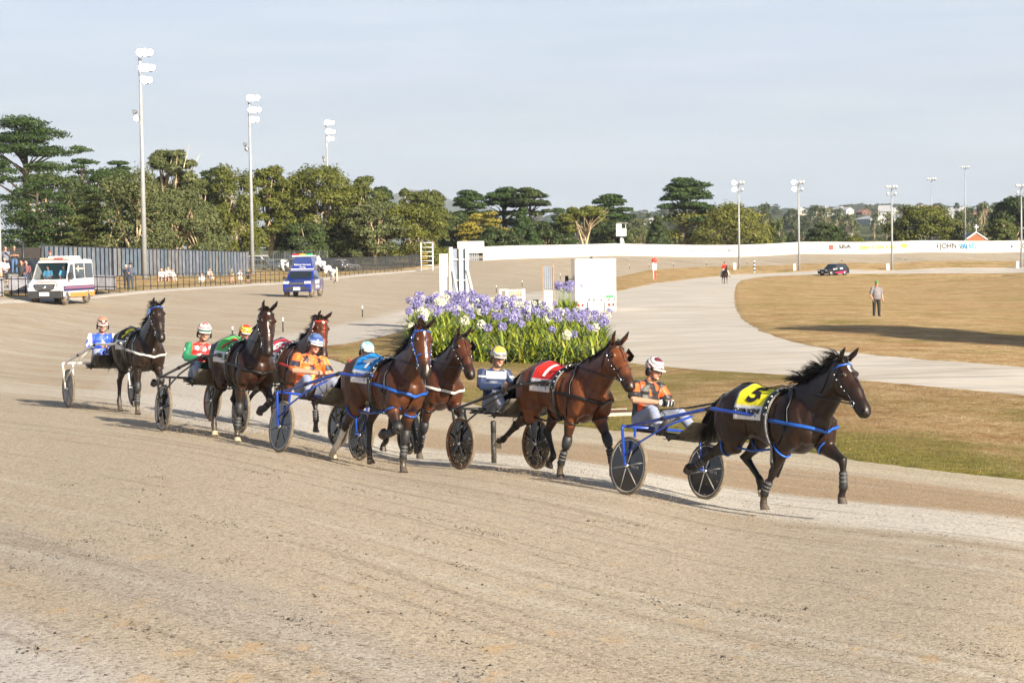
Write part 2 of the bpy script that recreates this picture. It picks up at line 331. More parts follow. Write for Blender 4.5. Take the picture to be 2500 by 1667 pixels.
def m_dry(t, b, gr=0.0, dk=1.0):
    k = NT(t)
    n1 = k.noise(0.10, 5, 0.65); n2 = k.noise(0.9, 6, 0.7)
    base = k.mix(k.ramp(n1, 0.4, 0.6), sc_('cda873', .72, .70, .78), sc_('b79c62', .72, .72, .78))
    base = k.mix(k.ramp(n2, 0.40, 0.62), base, sc_('e2c590', .76, .76, .82))
    base = k.mix(k.math('MULTIPLY', k.ramp(k.noise(0.35, 6, .7), 0.5, 0.66), 0.75), base, sc_('a9794a', .72, .70, .75))
    base = k.mix(k.math('MULTIPLY', k.ramp(k.noise(0.16, 6, .65), 0.53 - gr, 0.66 - gr), 0.75), base, sc_('8a8a40', .80, .74, .70))
    g = k.noise(14, 4, 0.75); g5 = k.noise(3.0, 5, .7)
    base = k.mix(k.math('MULTIPLY', k.ramp(g, 0.50, 0.34), 0.6), base, sc_('6a5230', .7))
    base = k.mix(k.math('MULTIPLY', k.ramp(g5, 0.48, 0.36), 0.45), base, sc_('7a6236', .75))
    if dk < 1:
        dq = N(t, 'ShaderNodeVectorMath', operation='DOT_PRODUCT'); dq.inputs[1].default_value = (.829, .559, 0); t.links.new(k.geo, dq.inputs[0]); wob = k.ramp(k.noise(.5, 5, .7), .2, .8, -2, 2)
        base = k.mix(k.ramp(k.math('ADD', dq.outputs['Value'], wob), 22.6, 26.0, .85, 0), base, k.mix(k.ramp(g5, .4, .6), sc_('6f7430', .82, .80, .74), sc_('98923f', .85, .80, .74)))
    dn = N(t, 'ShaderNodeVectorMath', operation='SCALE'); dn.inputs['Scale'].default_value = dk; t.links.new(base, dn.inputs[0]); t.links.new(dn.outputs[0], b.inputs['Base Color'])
    k.bump(k.math('ADD', g, k.math('MULTIPLY', g5, 2.5)), 0.9, 0.08, b)
M_SAND = ground_mat('track_sand', m_sand); M_PATH = ground_mat('limestone_gravel', m_path)
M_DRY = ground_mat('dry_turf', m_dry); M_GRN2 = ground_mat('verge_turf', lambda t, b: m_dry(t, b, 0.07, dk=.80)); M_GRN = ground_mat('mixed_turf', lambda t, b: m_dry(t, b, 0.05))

# ------------------------------------------------------------------ ground sheets
def fan(name, m, y0, y1, ny, nu, umax):
    ys = np.exp(np.linspace(math.log(y0), math.log(y1), ny)); us = np.linspace(-umax, umax, nu)
    X = us[None, :] * (ys[:, None] + 12); Y = np.repeat(ys[:, None], nu, 1); Z = H(X, Y)
    me = bpy.data.meshes.new(name); vs = np.stack([X, Y, Z], -1).reshape(-1, 3)
    fs = [(i * nu + j, i * nu + j + 1, (i + 1) * nu + j + 1, (i + 1) * nu + j) for i in range(ny - 1) for j in range(nu - 1)]
    me.from_pydata(vs.tolist(), [], fs); me.materials.append(m)
    me.polygons.foreach_set('use_smooth', [True] * len(fs)); me.update()
    return link(bpy.data.objects.new(name, me))
sand = tag(fan('sand_track', M_SAND, 3.0, 372, 520, 260, 0.55), kind='structure')
def pale_weight(me):
    n = len(me.vertices); V = np.empty(n * 3, dtype=np.float32); me.vertices.foreach_get('co', V); V = V.reshape(-1, 3) - np.array((0, 0, CAMZ)); zf = np.maximum(V @ np.array(FW), .5); px = V @ np.array(RT) / zf * FPX + CX; py = CY - V @ np.array(UP) / zf * FPX
    poly = [(1260,712),(1020,742),(885,777),(691,812),(568,832),(420,862),(270,905),(215,955),(330,1010),(560,1065),(760,1050),(1000,980),(1150,880),(1300,800),(1350,720)]
    inside = np.zeros(n, bool); dist = np.full(n, 1e9)
    for (x0, y0), (x1, y1) in zip(poly, poly[1:] + poly[:1]):
        c = ((y0 > py) != (y1 > py)) & (px < (x1 - x0) * (py - y0) / ((y1 - y0) or 1e-9) + x0); inside ^= c
        dx, dy = x1 - x0, y1 - y0; t = np.clip(((px - x0) * dx + (py - y0) * dy) / (dx * dx + dy * dy), 0, 1); dist = np.minimum(dist, np.hypot((px - x0 - t * dx) * .35, py - y0 - t * dy))
    w = np.where(inside, np.clip(dist / 10, 0, 1), 0) * np.where(px < 450, np.clip((px - 150) / 300, 0, 1), 1); a = me.attributes.new('pale', 'FLOAT', 'POINT'); a.data.foreach_set('value', w.astype(np.float32))
pale_weight(sand.data)
def m_country(t, b):
    k = NT(t)
    base = k.mix(k.ramp(k.noise(0.012, 5), 0.4, 0.6), (.06, .075, .03, 1), (.13, .12, .06, 1))
    base = k.mix(k.ramp(k.noise(0.03, 5), 0.45, 0.55), base, (.035, .05, .022, 1)); t.links.new(base, b.inputs['Base Color'])
tag(fan('ground', ground_mat('country_ground', m_country), 371, 9000, 110, 110, 0.6), kind='structure')

def resample(pts, n):
    L = [0]
    for a, b in zip(pts, pts[1:]): L.append(L[-1] + (Vector(b) - Vector(a)).length)
    out = []; k = 0
    for i in range(n):
        s = L[-1] * i / (n - 1)
        while k < len(L) - 2 and L[k + 1] < s: k += 1
        f = (s - L[k]) / max(1e-9, L[k + 1] - L[k]); out.append(Vector(pts[k]).lerp(Vector(pts[k + 1]), f))
    return out
def sheet(name, m, edge_a, edge_b, n=200, k=30, off=0.02, rough_edge=0.0, grow=0.0):
    """draped strip between two edges given as photograph pixels on the ground"""
    A = resample([G(*p) if len(p) == 2 else Vector(p) for p in edge_a], n); B = resample([G(*p) if len(p) == 2 else Vector(p) for p in edge_b], n)
    vs = []
    for i, (a, b) in enumerate(zip(A, B)):
        if grow: d = (b - a).normalized(); a = a - d * grow; b = b + d * grow
        if rough_edge:
            w = rough_edge * noise.noise(Vector((i * 0.9, 3.1, name.__hash__() % 7))); d = (b - a).normalized(); a = a + d * w
            w = rough_edge * noise.noise(Vector((i * 0.8, 9.1, 2.0))); b = b + d * w
        for j in range(k + 1): vs.append(a.lerp(b, j / k))
    V = np.array([(v.x, v.y) for v in vs]); Z = H(V[:, 0], V[:, 1]) + off + V[:, 1] * 0.0002
    ii = np.arange(len(Z)); border = (ii % (k + 1) == 0) | (ii % (k + 1) == k) | (ii < k + 1) | (ii >= len(Z) - k - 1); Z = np.where(border, Z - off - V[:, 1] * .0004 - .02, Z)     # edges tuck into the ground
    me = bpy.data.meshes.new(name)
    me.from_pydata([(x, y, z) for (x, y), z in zip(V, Z)], [], [(i * (k + 1) + j, (i + 1) * (k + 1) + j, (i + 1) * (k + 1) + j + 1, i * (k + 1) + j + 1) for i in range(n - 1) for j in range(k)])
    me.materials.append(m); me.polygons.foreach_set('use_smooth', [True] * len(me.polygons))
    bm = bmesh.new(); bm.from_mesh(me); bmesh.ops.recalc_face_normals(bm, faces=bm.faces)
    if sum(f.normal.z for f in bm.faces) < 0: bmesh.ops.reverse_faces(bm, faces=bm.faces)
    bm.to_mesh(me); bm.free()
    return tag(link(bpy.data.objects.new(name, me)), kind='structure')
# pale limestone service road: from near right, curving away and round the far turn
ROAD_OUT = [(2620,985),(2500,968),(2300,948),(2000,922),(1700,902),(1560,888),(1450,878),(1350,868),(1180,852),(1040,850),(920,838),(800,826),(740,822)]
ROAD_FAR_IN = [(2620,900),(2500,890),(2300,876),(2100,856),(1980,832),(1900,806),(1850,780),(1822,750),(1806,720),(1800,700)]
sheet('service_road', M_PATH, [(2700,998),(2500,962),(2300,944),(2000,918),(1700,900),(1560,886),(1430,872),(1200,850),(1050,838),(930,800),(1000,765),(1150,735),(1330,712),(1500,706),(1680,676),(1800,668),(1948,663),(2175,660),(2500,651),(2700,648)],
      [(2700,915),(2500,895),(2300,879),(2120,862),(1990,838),(1900,808),(1850,782),(1822,752),(1806,722),(1802,703),(1803,693),(1812,685),(1850,678),(1900,674),(1960,672),(2060,670),(2175,669),(2300,668),(2500,666),(2700,664)], n=320, k=26, off=0.012, rough_edge=0.2, grow=1.2)
sheet('infield_grass', M_DRY, [(2700,915),(2500,893),(2300,877),(2120,860),(1990,836),(1904,808),(1854,782),(1826,752),(1810,722),(1806,703),(1807,694),(1815,686),(1850,679),(1900,675),(1960,673),(2060,671),(2175,670),(2300,669),(2500,667),(2700,665)],
      [(2700,904),(2500,882),(2350,860),(2250,830),(2200,800),(2150,770),(2130,740),(2130,715),(2140,700),(2150,690),(2170,684),(2200,680),(2240,678),(2280,677),(2320,676),(2360,675),(2400,675),(2450,674),(2550,673),(2700,672)], n=260, k=30, off=0.035, rough_edge=0.3, grow=1.0)
sheet('infield_grass', M_DRY, [(2600,905),(2440,884),(2290,858),(2190,830),(2130,800),(2085,770),(2060,740),(2060,715),(2070,700),(2085,692),(2110,685),(2140,681),(2180,679),(2220,678),(2260,677),(2300,676),(2340,676),(2400,675),(2500,674),(2650,673)],
      [(2700,900),(2660,880),(2640,850),(2640,800),(2640,760),(2640,720),(2640,690),(2660,674)], n=200, k=20, off=0.028)
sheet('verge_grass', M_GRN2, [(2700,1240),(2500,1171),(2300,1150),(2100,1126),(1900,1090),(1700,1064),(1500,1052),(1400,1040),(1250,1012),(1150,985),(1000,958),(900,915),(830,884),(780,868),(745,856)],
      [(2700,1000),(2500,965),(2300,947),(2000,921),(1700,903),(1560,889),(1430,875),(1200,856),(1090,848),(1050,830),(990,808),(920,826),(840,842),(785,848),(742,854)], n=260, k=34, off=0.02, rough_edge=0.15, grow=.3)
sheet('far_grass', M_DRY, [(1418,723),(1510,711),(1600,692),(1700,681),(1800,671),(1948,665),(2175,662),(2500,653),(2700,650)],
      [(1418,721),(1440,708),(1475,690),(1510,676),(1585,659),(1712,652),(1800,650),(1925,647),(2175,643),(2500,636),(2700,632)], n=180, k=12, off=0.04, rough_edge=0.3, grow=.8)
sheet('spectator_grass', M_GRN, [(-60,732),(60,726),(290,714),(430,703),(557,695.5),(620,690.5),(700,686.5),(800,675.5),(900,666.5),(980,660.5),(1075,647.5)],
      [tuple(at_ground(-200,200)), tuple(at_ground(20,205)), tuple(at_ground(250,215)), tuple(at_ground(400,235)), tuple(at_ground(560,250)), tuple(at_ground(700,270)), tuple(at_ground(850,300)), tuple(at_ground(1100,345))], n=140, k=20, off=0.05)
# pale rail-side strip at the foot of the outer fence
sheet('fence_kerb_strip', M_PATH, [(-60,746),(60,741),(290,723),(430,711),(557,703),(620,698),(700,695),(800,683),(900,673),(980,667),(1075,653)],
      [(-60,735),(60,729),(290,716),(430,704.5),(557,697),(620,692),(700,688),(800,677),(900,668),(980,662),(1075,649)], n=120, k=3, off=0.03)

# ------------------------------------------------------------------ air between here and the hills
hz = MB(); hz.box((500, 5200, 240), (9000, 11000, 620)); hzo = hz.build('haze'); hzm = bpy.data.materials.new('haze_air'); hzm.use_nodes = True; ht = hzm.node_tree; ht.nodes.clear()
hv = N(ht, 'ShaderNodeVolumePrincipled'); hv.inputs['Color'].default_value = (.80, .90, 1.0, 1); hv.inputs['Density'].default_value = 0.00007; hv.inputs['Anisotropy'].default_value = 0.0; ho2 = N(ht, 'ShaderNodeOutputMaterial'); ht.links.new(hv.outputs[0], ho2.inputs['Volume'])
hzo.data.materials.clear(); hzo.data.materials.append(hzm); tag(hzo, kind='stuff')
# ------------------------------------------------------------------ organic bodies
from mathutils.bvhtree import BVHTree
def loft(mb, pts, a, b, lat=(0, 1, 0), n=16):
    """closed body swept along pts: a = half size in the plane of travel, b = half size sideways"""
    pts = [Vector(p) for p in pts]; k = len(pts); vs = []; lat = Vector(lat)
    a = list(a) if hasattr(a, '__len__') else [a] * k; b = list(b) if hasattr(b, '__len__') else [b] * k
    for i, p in enumerate(pts):
        t = (pts[min(i + 1, k - 1)] - pts[max(i - 1, 0)]).normalized()
        s = (lat - t * lat.dot(t)); s = s.normalized() if s.length > 1e-4 else t.orthogonal().normalized(); u = t.cross(s)
        for j in range(n):
            w = 2 * math.pi * j / n; vs.append(p + u * math.cos(w) * a[i] + s * math.sin(w) * b[i])
    c0 = len(vs); vs.append(pts[0] - (pts[1] - pts[0]).normalized() * min(a[0], b[0]) * 0.6); vs.append(pts[-1] + (pts[-1] - pts[-2]).normalized() * min(a[-1], b[-1]) * 0.6)
    fs = [(i * n + j, i * n + (j + 1) % n, (i + 1) * n + (j + 1) % n, (i + 1) * n + j) for i in range(k - 1) for j in range(n)]
    fs += [(c0, (j + 1) % n, j) for j in range(n)] + [(c0 + 1, (k - 1) * n + j, (k - 1) * n + (j + 1) % n) for j in range(n)]
    mb.add(vs, fs, True)
def remeshed(mb, name, voxel, smooth=4, fac=0.5):
    me = mb.mesh(name + '_src', None) if mb.mats else None
    me = bpy.data.meshes.new(name); me.from_pydata(mb.v, [], mb.f)
    bm = bmesh.new(); bm.from_mesh(me); bmesh.ops.recalc_face_normals(bm, faces=bm.faces); bm.to_mesh(me); bm.free()
    o = bpy.data.objects.new(name, me); COL.objects.link(o)
    r = o.modifiers.new('r', 'REMESH'); r.mode = 'VOXEL'; r.voxel_size = voxel; r.use_smooth_shade = True
    if smooth: s = o.modifiers.new('s', 'SMOOTH'); s.iterations = smooth; s.factor = fac
    dg = bpy.context.evaluated_depsgraph_get(); dg.update()
    out = bpy.data.meshes.new_from_object(o.evaluated_get(dg)); bpy.data.objects.remove(o); bpy.data.meshes.remove(me)
    out.name = name; out.polygons.foreach_set('use_smooth', [True] * len(out.polygons)); return out
def verts(me):
    a = np.empty(len(me.vertices) * 3, dtype=np.float32); me.vertices.foreach_get('co', a); return a.reshape(-1, 3)
def norms(me):
    a = np.empty(len(me.vertices) * 3, dtype=np.float32); me.vertex_normals.foreach_get('vector', a); return a.reshape(-1, 3)
def seg_dist(V, a, b):
    a = np.array(a, float); b = np.array(b, float); ab = b - a; t = np.clip(((V - a) @ ab) / max(1e-9, ab @ ab), 0, 1)
    return np.linalg.norm(V - (a + t[:, None] * ab), axis=1)
def add_mesh(name, me, m, parent):
    me.materials.clear(); me.materials.append(m); return link(bpy.data.objects.new(name, me), parent)
def sstep(x, a, b): t = np.clip((x - a) / (b - a), 0, 1); return t * t * (3 - 2 * t)
M_COAT = vcmat('horse_coat', rough=0.40, spec=0.40, coat=0.0, noise_scale=8.0, noise_amt=0.30, bump=0.22, bdist=0.012, stretch=(1.6, 1.0, .7))
M_CLOTH = vcmat('dyed_cloth', rough=0.75, noise_scale=14, noise_amt=0.10, bump=0.5, bdist=0.012)
M_SATIN = vcmat('racing_silk', rough=0.5, noise_scale=9, noise_amt=0.10, bump=0.55, bdist=0.03, sheen=0.2)
M_SKIN = vcmat('skin', rough=0.55, noise_scale=25, noise_amt=0.06)
M_HAIRB = mat('horse_hair', (0.008, 0.006, 0.005), rough=0.45, var=0.4, scale=40)
M_HOOF = mat('hoof_horn', '4a4038', rough=0.6, scale=30); M_HOOFL = mat('pale_hoof_horn', 'b0a084', rough=0.6, scale=30)
M_STRAP = mat('black_harness_strap', (0.010, 0.010, 0.011), rough=0.35, var=0.3, scale=60)
M_BOOT = mat('black_leg_boot', (0.02, 0.02, 0.021), rough=0.55, var=0.5, scale=14)
M_STEEL = mat('bright_steel', (0.75, 0.75, 0.76), rough=0.22, metal=1.0)
M_EYE = mat('horse_eye', (0.01, 0.006, 0.004), rough=0.08)
M_WHITE = mat('white_paint', (0.75, 0.75, 0.73), rough=0.45, var=0.05)
M_WSTRAP = mat('white_webbing', (0.6, 0.58, 0.54), rough=0.6)
M_BLUE = mat('blue_webbing', (0.012, 0.085, 0.38), rough=0.4)
M_BLUEP = mat('blue_frame_paint', (0.012, 0.05, 0.33), rough=0.28, coat=0.5, scale=3)
M_BLACKP = mat('black_frame_paint', (0.015, 0.015, 0.016), rough=0.3, coat=0.3)
M_WHITEP = mat('white_frame_paint', (0.72, 0.7, 0.66), rough=0.35, coat=0.3)
M_REDW = mat('red_webbing', (0.5, 0.03, 0.02), rough=0.5)
M_GREYF = mat('grey_fleece', (0.16, 0.16, 0.17), rough=0.9, var=0.4, scale=60)
M_BSTR = mat('boot_strap_grey', (.07, .07, .072), rough=.6); M_YEL = mat('yellow_tag', (0.8, 0.6, 0.02), rough=0.5)
M_GREYTX = mat('dull_silver_print', (.32, .32, .32), rough=.6); M_BLKTXT = mat('black_print', (0.01, 0.01, 0.012), rough=0.7); M_WHTXT = mat('white_print', (0.8, 0.8, 0.8), rough=0.7); M_REDTXT = mat('red_print', (0.5, 0.02, 0.02), rough=0.7); M_YELTXT = mat('yellow_print', (0.8, 0.68, 0.02), rough=0.7)
TRUNK = [(-.84,1.22,.09,.07),(-.79,1.21,.19,.16),(-.67,1.20,.27,.245),(-.50,1.215,.315,.285),(-.32,1.235,.312,.275),(-.12,1.21,.295,.262),(.08,1.165,.325,.285),(.28,1.135,.35,.29),(.45,1.16,.37,.255),(.58,1.165,.335,.225),(.70,1.14,.26,.19),(.785,1.12,.17,.13),(.82,1.1,.09,.07)]
def down(ang, L): return Vector((math.sin(R(ang)) * L, 0, -math.cos(R(ang)) * L))
def lloft(mb, pts, a, b): loft(mb, pts, [x * 1.10 for x in a], [x * 1.08 for x in b])
def front_leg(mb, y, pose, dz):
    eo, a1, a2, a3 = pose
    E = Vector((0.46 + eo, y, 0.93 + dz)); K = E + down(a1, .41); F = K + down(a2, .285); Pn = F + down(a3, .125)
    lloft(mb, [(.36, y * .72, 1.36 + dz), (.50, y * .92, 1.24 + dz), (.62 + eo * .5, y * .98, 1.10 + dz), (.55 + eo * .8, y * 1.02, 1.0 + dz), E], [.10, .155, .15, .145, .115], [.07, .10, .105, .10, .085])
    lloft(mb, [E + Vector((0, 0, .05)), E.lerp(K, .18), E.lerp(K, .45), E.lerp(K, .75), K - (K - E) * .06], [.12, .108, .083, .056, .050], [.085, .078, .062, .048, .047])
    lloft(mb, [K - (K - E) * .1, K, K + (F - K) * .1, K.lerp(F, .35), K.lerp(F, .75), F - (F - K) * .06], [.048, .056, .046, .036, .036, .040], [.045, .052, .042, .029, .028, .034])
    lloft(mb, [F - (F - K) * .1, F + (Pn - F) * .12, F.lerp(Pn, .6), Pn], [.038, .047, .037, .043], [.034, .042, .034, .042])
    return E, K, F, Pn, a3
def hind_leg(mb, y, pose, dz):
    a0, a1, a2, a3 = pose
    Hp = Vector((-.54, y * .85, 1.24 + dz)); S = Hp + down(a0 + 32, .35); K = S + down(a1, .45); F = K + down(a2, .35); Pn = F + down(a3, .125)
    lloft(mb, [Hp + Vector((-.02, 0, .14)), Hp + Vector((-.05, 0, .0)), Hp.lerp(S, .5) + Vector((-.06, 0, 0)), S + Vector((-.03, y * .1, .0)), S.lerp(K, .15)], [.16, .245, .25, .17, .13], [.12, .145, .145, .115, .09])
    lloft(mb, [S, S.lerp(K, .3), S.lerp(K, .6), S.lerp(K, .88), K], [.145, .115, .078, .052, .052], [.095, .080, .058, .043, .044])
    back = (K - S).normalized() + (K - F).normalized()
    lloft(mb, [K - (K - S) * .12, K + back * .02, K + (F - K) * .14, K.lerp(F, .4), K.lerp(F, .8), F - (F - K) * .04], [.050, .066, .052, .040, .037, .042], [.042, .050, .040, .032, .030, .036])
    lloft(mb, [F - (F - K) * .1, F + (Pn - F) * .12, F.lerp(Pn, .6), Pn], [.040, .049, .038, .043], [.036, .043, .035, .042])
    return S, K, F, Pn, a3
def hoof(parent, Pn, a3, m):
    mb = MB(); d = down(a3 * .5 + 8, 1.0); n = 14; vs = []
    fwd = Vector((-d.z, 0, d.x))
    for t, r, e in ((0, .044, .0), (.055, .056, .018), (.072, .060, .024)):
        for j in range(n):
            w = 2 * math.pi * j / n; vs.append(Pn + d * t + fwd * (math.cos(w) * r + e) + Vector((0, math.sin(w) * r * .92, 0)))
    fs = [(i * n + j, i * n + (j + 1) % n, (i + 1) * n + (j + 1) % n, (i + 1) * n + j) for i in range(2) for j in range(n)] + [tuple(range(n))[::-1], tuple(2 * n + j for j in range(n))]
    mb.add(vs, fs); return mb.build('hoof', m, parent, fixn=True)
def strands(mb, roots, flow, length, width, count, rnd, curl=0.15, droop=0.0, seg=5):
    """hair: thin tapering ribbons from points along roots"""
    for i in range(count):
        if i % 12 == 0: cf, cd, cb, cL = rnd.random(), [rnd.gauss(0, curl * 1.5) for _ in range(3)], Vector((rnd.gauss(0, .8), rnd.gauss(0, .8), rnd.gauss(0, .7))) * curl * 1.6, rnd.uniform(.65, 1.15)
        f = min(.999, max(0, cf + rnd.gauss(0, .018))) * (len(roots) - 1); k = min(int(f), len(roots) - 2); p = Vector(roots[k]).lerp(Vector(roots[k + 1]), f - k)
        fl = flow(f / (len(roots) - 1)) if callable(flow) else Vector(flow)
        d = (Vector(fl) + Vector([c_ + rnd.gauss(0, curl * .35) for c_ in cd])).normalized(); L = length * cL * rnd.uniform(.8, 1.1)
        sd_ = d.cross(Vector((rnd.gauss(0, 1), rnd.gauss(0, 1), rnd.gauss(0, 1)))).normalized(); w = width * rnd.uniform(.5, 1.2)
        p = p + Vector((rnd.gauss(0, .01), rnd.gauss(0, .012), rnd.gauss(0, .008)))
        pts = []; q = p.copy(); bend = cb + Vector((rnd.gauss(0, .3), rnd.gauss(0, .3), rnd.gauss(0, .3))) * curl
        for s_ in range(seg + 1):
            pts.append(q.copy()); d = (d + bend / seg + Vector((0, 0, -droop / seg))).normalized(); q = q + d * L / seg
        vs = []
        for s_, q in enumerate(pts):
            ww = w * (1 - (s_ / seg) ** 2) + .0008; vs += [q - sd_ * ww, q + sd_ * ww]
        mb.add(vs, [(2 * s_, 2 * s_ + 1, 2 * s_ + 3, 2 * s_ + 2) for s_ in range(seg)], True)
def make_horse(spec):
    """spec: pose, coat colours, neck and head attitude, tack colours"""
    rnd = random.Random(spec['seed']); root = empty('horse'); dz = spec.get('dz', -.04); vox = spec.get('vox', .014)
    mb = MB()
    loft(mb, [(x * 1.04 - .02, 0, z + dz) for x, z, a, b in TRUNK], [t[2] for t in TRUNK], [t[3] * 1.05 for t in TRUNK], n=28)
    mb.ell((.40, 0, 1.475 + dz), (.20, .055, .085)); mb.ell((-.42, 0, 1.50 + dz), (.20, .12, .06))
    for s in (-1, 1): mb.ell((.66, s * .11, 1.06 + dz), (.12, .115, .16)); mb.ell((.36, s * .17, .98 + dz), (.15, .08, .14))
    # neck and head
    el = R(spec.get('neck', 46)); yaw = R(spec.get('yaw', 0)); B = Vector((.50, 0, 1.27 + dz)); L = .86
    def bent(t):    # neck centre line, rising and turning gradually
        e = el + R(10) * (t - .5); return B + Vector((math.cos(e) * L * t, math.sin(yaw * .7 * t) * L * t * .8, math.sin(e) * L * t + .02 * math.sin(t * math.pi)))
    T = [0, .18, .36, .54, .72, .88, 1.0]
    loft(mb, [bent(t) for t in T], [.335, .31, .262, .222, .19, .168, .145], [.185, .162, .134, .114, .103, .098, .092], n=20)
    poll = bent(1.0) + Vector((-.02, 0, .10)); hp = R(-spec.get('head', 48)); hy = yaw
    hf = Vector((math.cos(hp) * math.cos(hy), math.cos(hp) * math.sin(hy), math.sin(hp))); hl = Vector((-math.sin(hy), math.cos(hy), 0)); hu = hf.cross(hl) if hf.cross(hl).z > 0 else -hf.cross(hl)
    HSZ = 1.14; hs = [(-.03, .075, .066), (.05, .120, .096), (.13, .148, .110), (.21, .148, .107), (.29, .122, .088), (.37, .098, .073), (.45, .086, .066), (.52, .084, .068), (.575, .078, .066), (.61, .054, .050)]
    loft(mb, [poll + (hf * s - hu * (a * .92 + .012 + (.02 if s > .4 else 0))) * HSZ for s, a, b in hs], [a * HSZ for s, a, b in hs], [b * HSZ for s, a, b in hs], lat=hl, n=20)
    def hp_(s, side, upd): return poll + (hf * s + hl * side - hu * upd) * HSZ
    for sd_ in (-1, 1):
        mb.ell(hp_(.16, sd_ * .060, .20), (.095, .038, .095)); mb.ell(hp_(.15, sd_ * .088, .055), (.045, .026, .034)); mb.ell(hp_(.56, sd_ * .042, .085), (.032, .022, .028))
    loft(mb, [hp_(.42, 0, .15), hp_(.50, 0, .165), hp_(.555, 0, .155)], [.022, .03, .022], [.03, .036, .028], lat=hl, n=10)
    legs = {}
    for nm, y in (('LF', .165), ('RF', -.165)): legs[nm] = front_leg(mb, y, spec['pose'][nm], dz)
    for nm, y in (('LH', .15), ('RH', -.15)): legs[nm] = hind_leg(mb, y, spec['pose'][nm], dz)
    # bare tail dock
    loft(mb, [(-.74, 0, 1.40 + dz), (-.88, 0, 1.40 + dz), (-.96, 0, 1.32 + dz)], [.05, .04, .03], [.05, .04, .03], n=10)
    me = remeshed(mb, 'body', vox, 5, .5)
    V = verts(me); Nn = norms(me); dsp = np.zeros(len(V))
    def line(a, b_, w, amp):
        return amp * np.exp(-(seg_dist(V, a, b_) / w) ** 2)
    for s in (-1, 1):
        for a, b_, w, amp in [((.34,.17,1.50),(.66,.19,1.18),.030,-.014), ((.26,.27,1.42),(.30,.27,1.02),.032,-.017), ((.66,.20,1.06),(.40,.24,.98),.026,-.012), ((.50,.21,1.34),(.58,.22,1.12),.05,.010), ((.34,.25,1.22),(.44,.25,1.04),.06,.013),
                              ((-.74,.17,1.36),(-.70,.19,.96),.028,-.014), ((-.24,.26,1.20),(-.33,.24,.96),.060,-.028), ((-.30,.19,1.47),(-.38,.20,1.42),.045,.018), ((-.60,.24,1.38),(-.48,.25,1.10),.08,.012), ((-.52,.26,1.16),(-.40,.24,.92),.035,-.010),
                              ((.12,.29,1.22),(.06,.29,.98),.018,-.004), ((.02,.29,1.24),(-.04,.29,.98),.018,-.004), ((-.08,.28,1.24),(-.14,.28,1.0),.018,-.004), ((.60,.10,.93),(.70,.11,1.08),.03,.008)]:
            dsp += line((a[0], s * a[1], a[2] + dz), (b_[0], s * b_[1], b_[2] + dz), w, amp)
        n0, n1 = bent(.15) + Vector((.10, s * .12, -.16)), bent(.85) + Vector((.08, s * .08, -.08)); dsp += line(n0, n1, .022, -.012); dsp += line(n0 + Vector((-.05, 0, .06)), n1 + Vector((-.03, 0, .03)), .035, .008)
        dsp += line(hp_(.08, s * .09, .12), hp_(.22, s * .085, .28), .014, -.008) + line(hp_(.19, s * .085, .085), hp_(.33, s * .068, .095), .014, .007) + line(hp_(.49, s * .055, .135), hp_(.60, s * .04, .125), .009, -.008) + line(hp_(.575, s * .058, .070), hp_(.59, s * .055, .085), .012, -.014)
        dsp += line(hp_(.10, s * .075, .0), hp_(.20, s * .07, .01), .02, -.006)
    dsp += line((.83, 0, 1.22 + dz), (.74, 0, .96 + dz), .028, -.022)
    for nm, (a, b_, c, d_, _) in legs.items():
        u_ = (b_ - a).normalized(); o_ = Vector((0, .05 if nm[0] == 'L' else -.05, 0)); dsp += line(a.lerp(b_, .3) + o_, a.lerp(b_, .85) + o_ * .8, .014, -.006); dsp += line(b_.lerp(c, .15) + o_ * .5, b_.lerp(c, .9) + o_ * .5, .008, -.003)
    V = V + Nn * dsp[:, None]; me.vertices.foreach_set('co', V.astype(np.float32).ravel()); me.update(); base = np.array(spec['coat']); dark = np.array(spec.get('dark', (.012, .008, .006))); C = np.repeat(base[None], len(V), 0)
    belly = sstep(V[:, 2], 1.0 + dz, .8 + dz); C = C * (1 + .25 * belly[:, None] * spec.get('warm', 1))
    k = np.zeros(len(V))
    for nm, (a, b_, c, d_, _) in legs.items():
        for p, q, r in ((b_, c, .16), (c, d_, .14)): k = np.maximum(k, 1 - sstep(seg_dist(V, p, q), r * .72, r))
        k = np.maximum(k, .75 * (1 - sstep(seg_dist(V, a.lerp(b_, .72), b_), .11, .15)))
    k = np.maximum(k, (1 - sstep(seg_dist(V, hp_(.50, 0, .1), hp_(.62, 0, .1)), .06, .13)) * .9)
    k = np.maximum(k, (1 - sstep(V[:, 2] - (1.505 + dz), .03, -.05) * 1.0) * .0)
    C = C * (1 - k[:, None]) + dark * k[:, None]
    for nm, lo in spec.get('socks', {}).items():
        a, b_, c, d_, _ = legs[nm]; w = 1 - sstep(seg_dist(V, b_.lerp(c, lo), d_), .065, .08); C = C * (1 - w[:, None]) + np.array((.62, .56, .46)) * w[:, None]
    for kind in spec.get('face', []):
        s0, s1, wd, side = kind; w = 1 - sstep(seg_dist(V, hp_(s0, side, 0), hp_(s1, side * .4, .015)), wd * .7, wd); C = C * (1 - w[:, None]) + np.array((.75, .72, .68)) * w[:, None]
    for sd_ in (-1, 1):
        w = 1 - sstep(seg_dist(V, hp_(.575, sd_ * .052, .078), hp_(.59, sd_ * .050, .095)), .010, .020); C = C * (1 - w[:, None]) + np.array((.002, .002, .002)) * w[:, None]
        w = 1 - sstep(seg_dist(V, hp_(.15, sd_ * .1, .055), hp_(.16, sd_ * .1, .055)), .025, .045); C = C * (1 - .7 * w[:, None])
    dust = sstep(V[:, 2], .35, .0) * .35; C = C * (1 - dust[:, None]) + np.array((.2, .16, .11)) * dust[:, None]
    me.update(); set_tint(me, C); body = add_mesh('body', me, M_COAT, root)
